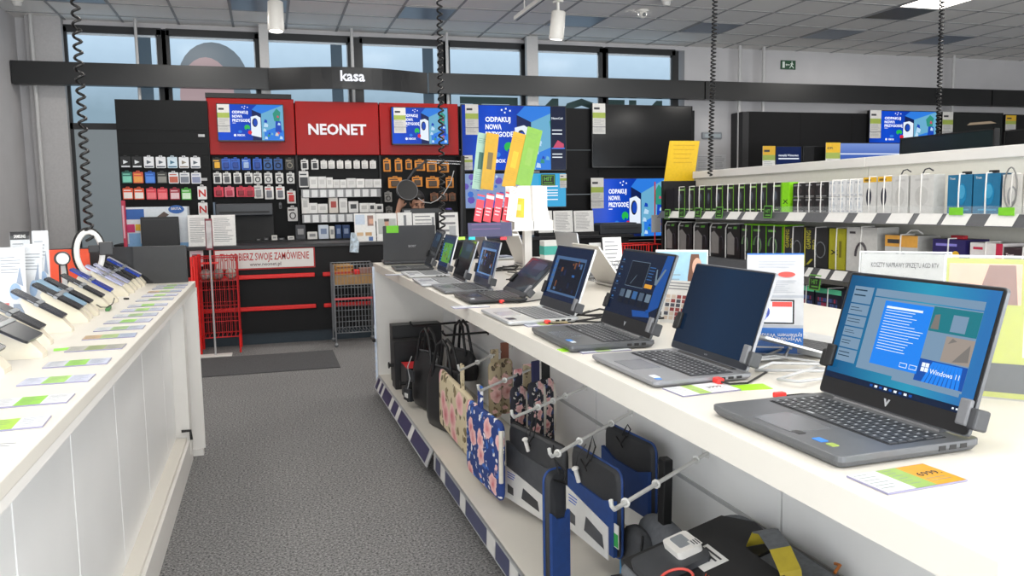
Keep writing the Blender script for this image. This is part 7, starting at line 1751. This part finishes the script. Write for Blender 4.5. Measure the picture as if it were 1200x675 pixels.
mb.ball((0, hy + .20, hz - .24), .17, .10, .12); mb.ball((0, .12, 1.02), .15, .11, .2)    # chest, belly
# raised right arm (on the left in the picture)
sh = Vector((-.17, hy + .19, hz - .20)); el = LPp(463, 268, 8.99) ; wr = LPp(466.5, 247, 9.0); kn = LPp(470.5, 235, 9.01)
mb.tube([tuple(sh), tuple(sh.lerp(el, .5) + Vector((-.02, 0, 0))), tuple(el)], [.05, .044, .036], 10)
mb.tube([tuple(el), tuple(el.lerp(wr, .4)), tuple(wr)], [.038, .036, .026], 10)
mb.tube([tuple(wr), tuple(wr.lerp(kn, .5)), tuple(kn)], [.026, .034, .034], 10)
dirh = (kn - wr).normalized(); sidev = Vector((1, 0, 0))
for i, (off, ln) in enumerate(((-.030, .058), (-.010, .068), (.011, .064), (.030, .05))):
    b0 = kn + sidev * off; m1 = b0 + dirh * ln * .55 + Vector((.006, -.022, 0)); m2 = m1 + dirh * ln * .1 + Vector((.012, -.024, -.012))
    mb.tube([tuple(b0), tuple(m1), tuple(m2)], [.0105, .0095, .008], 8)
tb = wr.lerp(kn, .4) + sidev * .028; mb.tube([tuple(tb), tuple(tb + dirh * .02 + Vector((.024, -.012, .0))), tuple(tb + dirh * .045 + Vector((.030, -.024, .0)))], [.013, .011, .009], 8)
# other arm resting down on the desk
s2 = Vector((.17, hy + .19, hz - .20)); e2 = Vector((.30, hy + .16, 1.15)); w2 = Vector((.40, hy + .02, 1.07))
mb.tube([tuple(s2), tuple(s2.lerp(e2, .5)), tuple(e2)], [.05, .044, .036], 10).tube([tuple(e2), tuple(w2)], [.037, .026], 10).ball(tuple(w2 + Vector((-.03, -.04, -.005))), .04, .05, .016)
for i in range(5): mb.tube([tuple(w2 + Vector((-.05 + .016 * i, -.06, -.006))), tuple(w2 + Vector((-.075 + .018 * i, -.12 + .012 * abs(i - 2), -.02)))], [.009, .007], 6)
for sx in (-1, 1): mb.tube([(sx * .09, .14, .95), (sx * .10, .12, .5), (sx * .10, .16, .08)], [.085, .06, .045], 10).ball((sx * .10, .10, .045), .045, .12, .045)
blend('body', mb, SKIN, t, .0065, 3)
cl = MB()
cl.ball((0, hy + .20, hz - .24), .19, .12, .135).ball((0, .12, 1.02), .17, .13, .21)
cl.tube([tuple(sh), tuple(sh.lerp(el, .5) + Vector((-.02, 0, 0)))], [.064, .058], 12).tube([tuple(s2), tuple(s2.lerp(e2, .6))], [.064, .056], 12)
cl.ball((0, hy + .15, hz - .15), .09, .06, .05)
blend('shirt', cl, mat('#17171a', .8), t, .009, 4)
tr = MB()
for sx in (-1, 1): tr.tube([(sx * .09, .14, .98), (sx * .10, .12, .5), (sx * .10, .16, .08)], [.10, .074, .062], 12)
tr.ball((0, .14, .96), .17, .13, .12)
blend('trousers', tr, mat('#1b1c22', .8), t, .011, 3)
hr = MB().ball((0, .022, .048), .085, .095, .098, 0, Mhd, 18, 12).ball((0, -.052, .092), .066, .042, .038, 0, Mhd)
for sx in (-1, 1): hr.ball((sx * .066, .02, .03), .022, .055, .06, 0, Mhd)
blend('hair', hr, mat('#17120f', .6), t, .007, 2)
fm = MB()
for sx in (-1, 1): fm.ball((sx * .033, -.088, .012), .011, .006, .006, 0, Mhd); fm.box(sx * .033 - .017, -.096, .030, sx * .033 + .017, -.090, .036, 0, Mhd)
fm.build('eyes', mat('#231a17', .4), t)
MB().ball((0, -.1065, -.060), .02, .004, .006, 0, Mhd).build('lips', mat('#9a5a55', .5), t)

# ================================================================== baskets on the floor
def wirebox(mb, x0, x1, y0, y1, z0, z1, nx, ny, nz, r=.003, rr_=.006, mi=0):
    for k in range(nz + 1):
        z = z0 + (z1 - z0) * k / nz; mb.tube([(x0, y0, z), (x1, y0, z), (x1, y1, z), (x0, y1, z)], rr_ if k in (0, nz) else r * 1.2, 6, mi, closed=True)
    for i in range(nx + 1):
        x = x0 + (x1 - x0) * i / nx
        for y in (y0, y1): mb.cyl((x, y, z0), (x, y, z1), r if 0 < i < nx else rr_, 5, mi)
        mb.cyl((x, y0, z0), (x, y1, z0), r, 5, mi)
    for i in range(1, ny):
        y = y0 + (y1 - y0) * i / ny
        for x in (x0, x1): mb.cyl((x, y, z0), (x, y, z1), r, 5, mi)
    return mb
a = onZ(232, 404, 0)
t = thing('wire_basket', 'tall red wire sales basket beside the white phone table', 'basket', T(-.50, 8.39, 0))
MB().box(-.14, -.12, .868, .02, .12, .872).build('divider', BRED, t)
x0, x1 = -.17, .19
mb = wirebox(MB(), x0, x1, -.16, .16, .16, .93, 9, 6, 5, .003, .006); mb.build('wire_frame', mat('#c4262a', .4), t)
MB().box(x0 + .01, -.14, .70, x1 - .01, .14, .705).build('shelf', mat('#a83030', .4), t)
for i, (x, y) in enumerate(((x0, -.16), (x0, .16), (x1, -.16), (x1, .16))): MB().cyl((x, y, 0), (x, y, .95 if x < 0 else .18), .014 if x < 0 else .009, 8).build('leg', BRED, t)
for dx in (-.045, -.02): MB().tube([(x0 + dx, -.15, .04), (x0 + dx, -.15, .94), (x0 + dx, .12, .94), (x0 + dx, .12, .04)], .011, 8).build('folded_frame', BRED, t)
for i in range(3):
    tag(MB().ball((0, 0, 0), .052, .052, .055, 0, None, 14, 10).build('mesh_ball', mat(('#9a9590', '#8a8580', '#a39d94')[i], .7, var=.5, scale=50), None, T(-.60 + .115 * i, 8.36, .762)), '%s of the three grey speckled balls in the red wire basket' % ('left', 'middle', 'right')[i], 'ball')
tag(MB().box(-.055, -.04, -.03, .055, .04, .03, 0, bev=.008).build('orange_pack', mat('#e08a2a', .5)), 'orange pack lying over the speckled balls in the red wire basket', 'pack').matrix_world = T(-.57, 8.46, .736)
t = thing('wire_basket', 'tall grey wire sales bin with cardboard boxes beside the laptop counter', 'basket', T(.80, 8.33, 0))
x0, x1 = -.20, .20
GW = mat('#8f9296', .35, .6)
wirebox(MB(), x0, x1, -.17, .20, .14, .82, 12, 7, 6, .0028, .006).build('wire_frame', GW, t)
MB().box(x0 + .005, -.165, .615, x1 - .005, .19, .62).build('shelf', GW, t)
for x in (x0, x1):
    for y in (-.17, .20): MB().cyl((x, y, .02), (x, y, .82), .008, 8).ball((x, y, .022), .02).build('leg', GW, t)
MB().box(x0, -.178, .47, x1, -.172, .492).build('red_strip', mat('#c8555a', .4), t)
tag(MB().box(-.185, -.13, 0, .185, .10, .095, 0).box(-.186, -.002, .0, .186, .002, .0955, 1).build('cardboard_box', [mat('#b08a5c', .75), mat('#c9b48c', .6)], None, T(.80, 8.33, .621)), 'open brown cardboard box inside the grey wire bin', 'box')
tag(MB().box(-.085, -.10, 0, .085, .08, .05, 0, bev=.004).box(-.084, -.101, .01, .084, -.1, .03, 1).build('orange_box', [mat('#c98a3c', .6), mat('#b03a28', .6)], None, T(.70, 8.33, .717)), 'flat orange and red box on top of the cardboard box, left in the bin', 'box')
tag(MB().box(-.085, -.10, 0, .085, .08, .045, 0, bev=.004).box(-.084, -.101, .01, .084, -.1, .03, 1).build('orange_box', [mat('#d9a04a', .6), mat('#8a5a30', .6)], None, T(.705, 8.33, .768) @ RZ(6)), 'upper flat orange box on the pile at the left of the grey wire bin', 'box')
tag(MB().box(-.03, -.06, 0, .03, .06, .045, 0, bev=.008).build('red_box', BRED, None, T(.83, 8.26, .717)), 'small bright red box on the cardboard box in the grey wire bin', 'box')
tag(MB().box(-.07, -.06, 0, .07, .06, .055, 0, bev=.005).build('grey_box', mat('#8a6a60', .6), None, T(.935, 8.33, .717)), 'brown grey box at the right on the cardboard box in the wire bin', 'box')
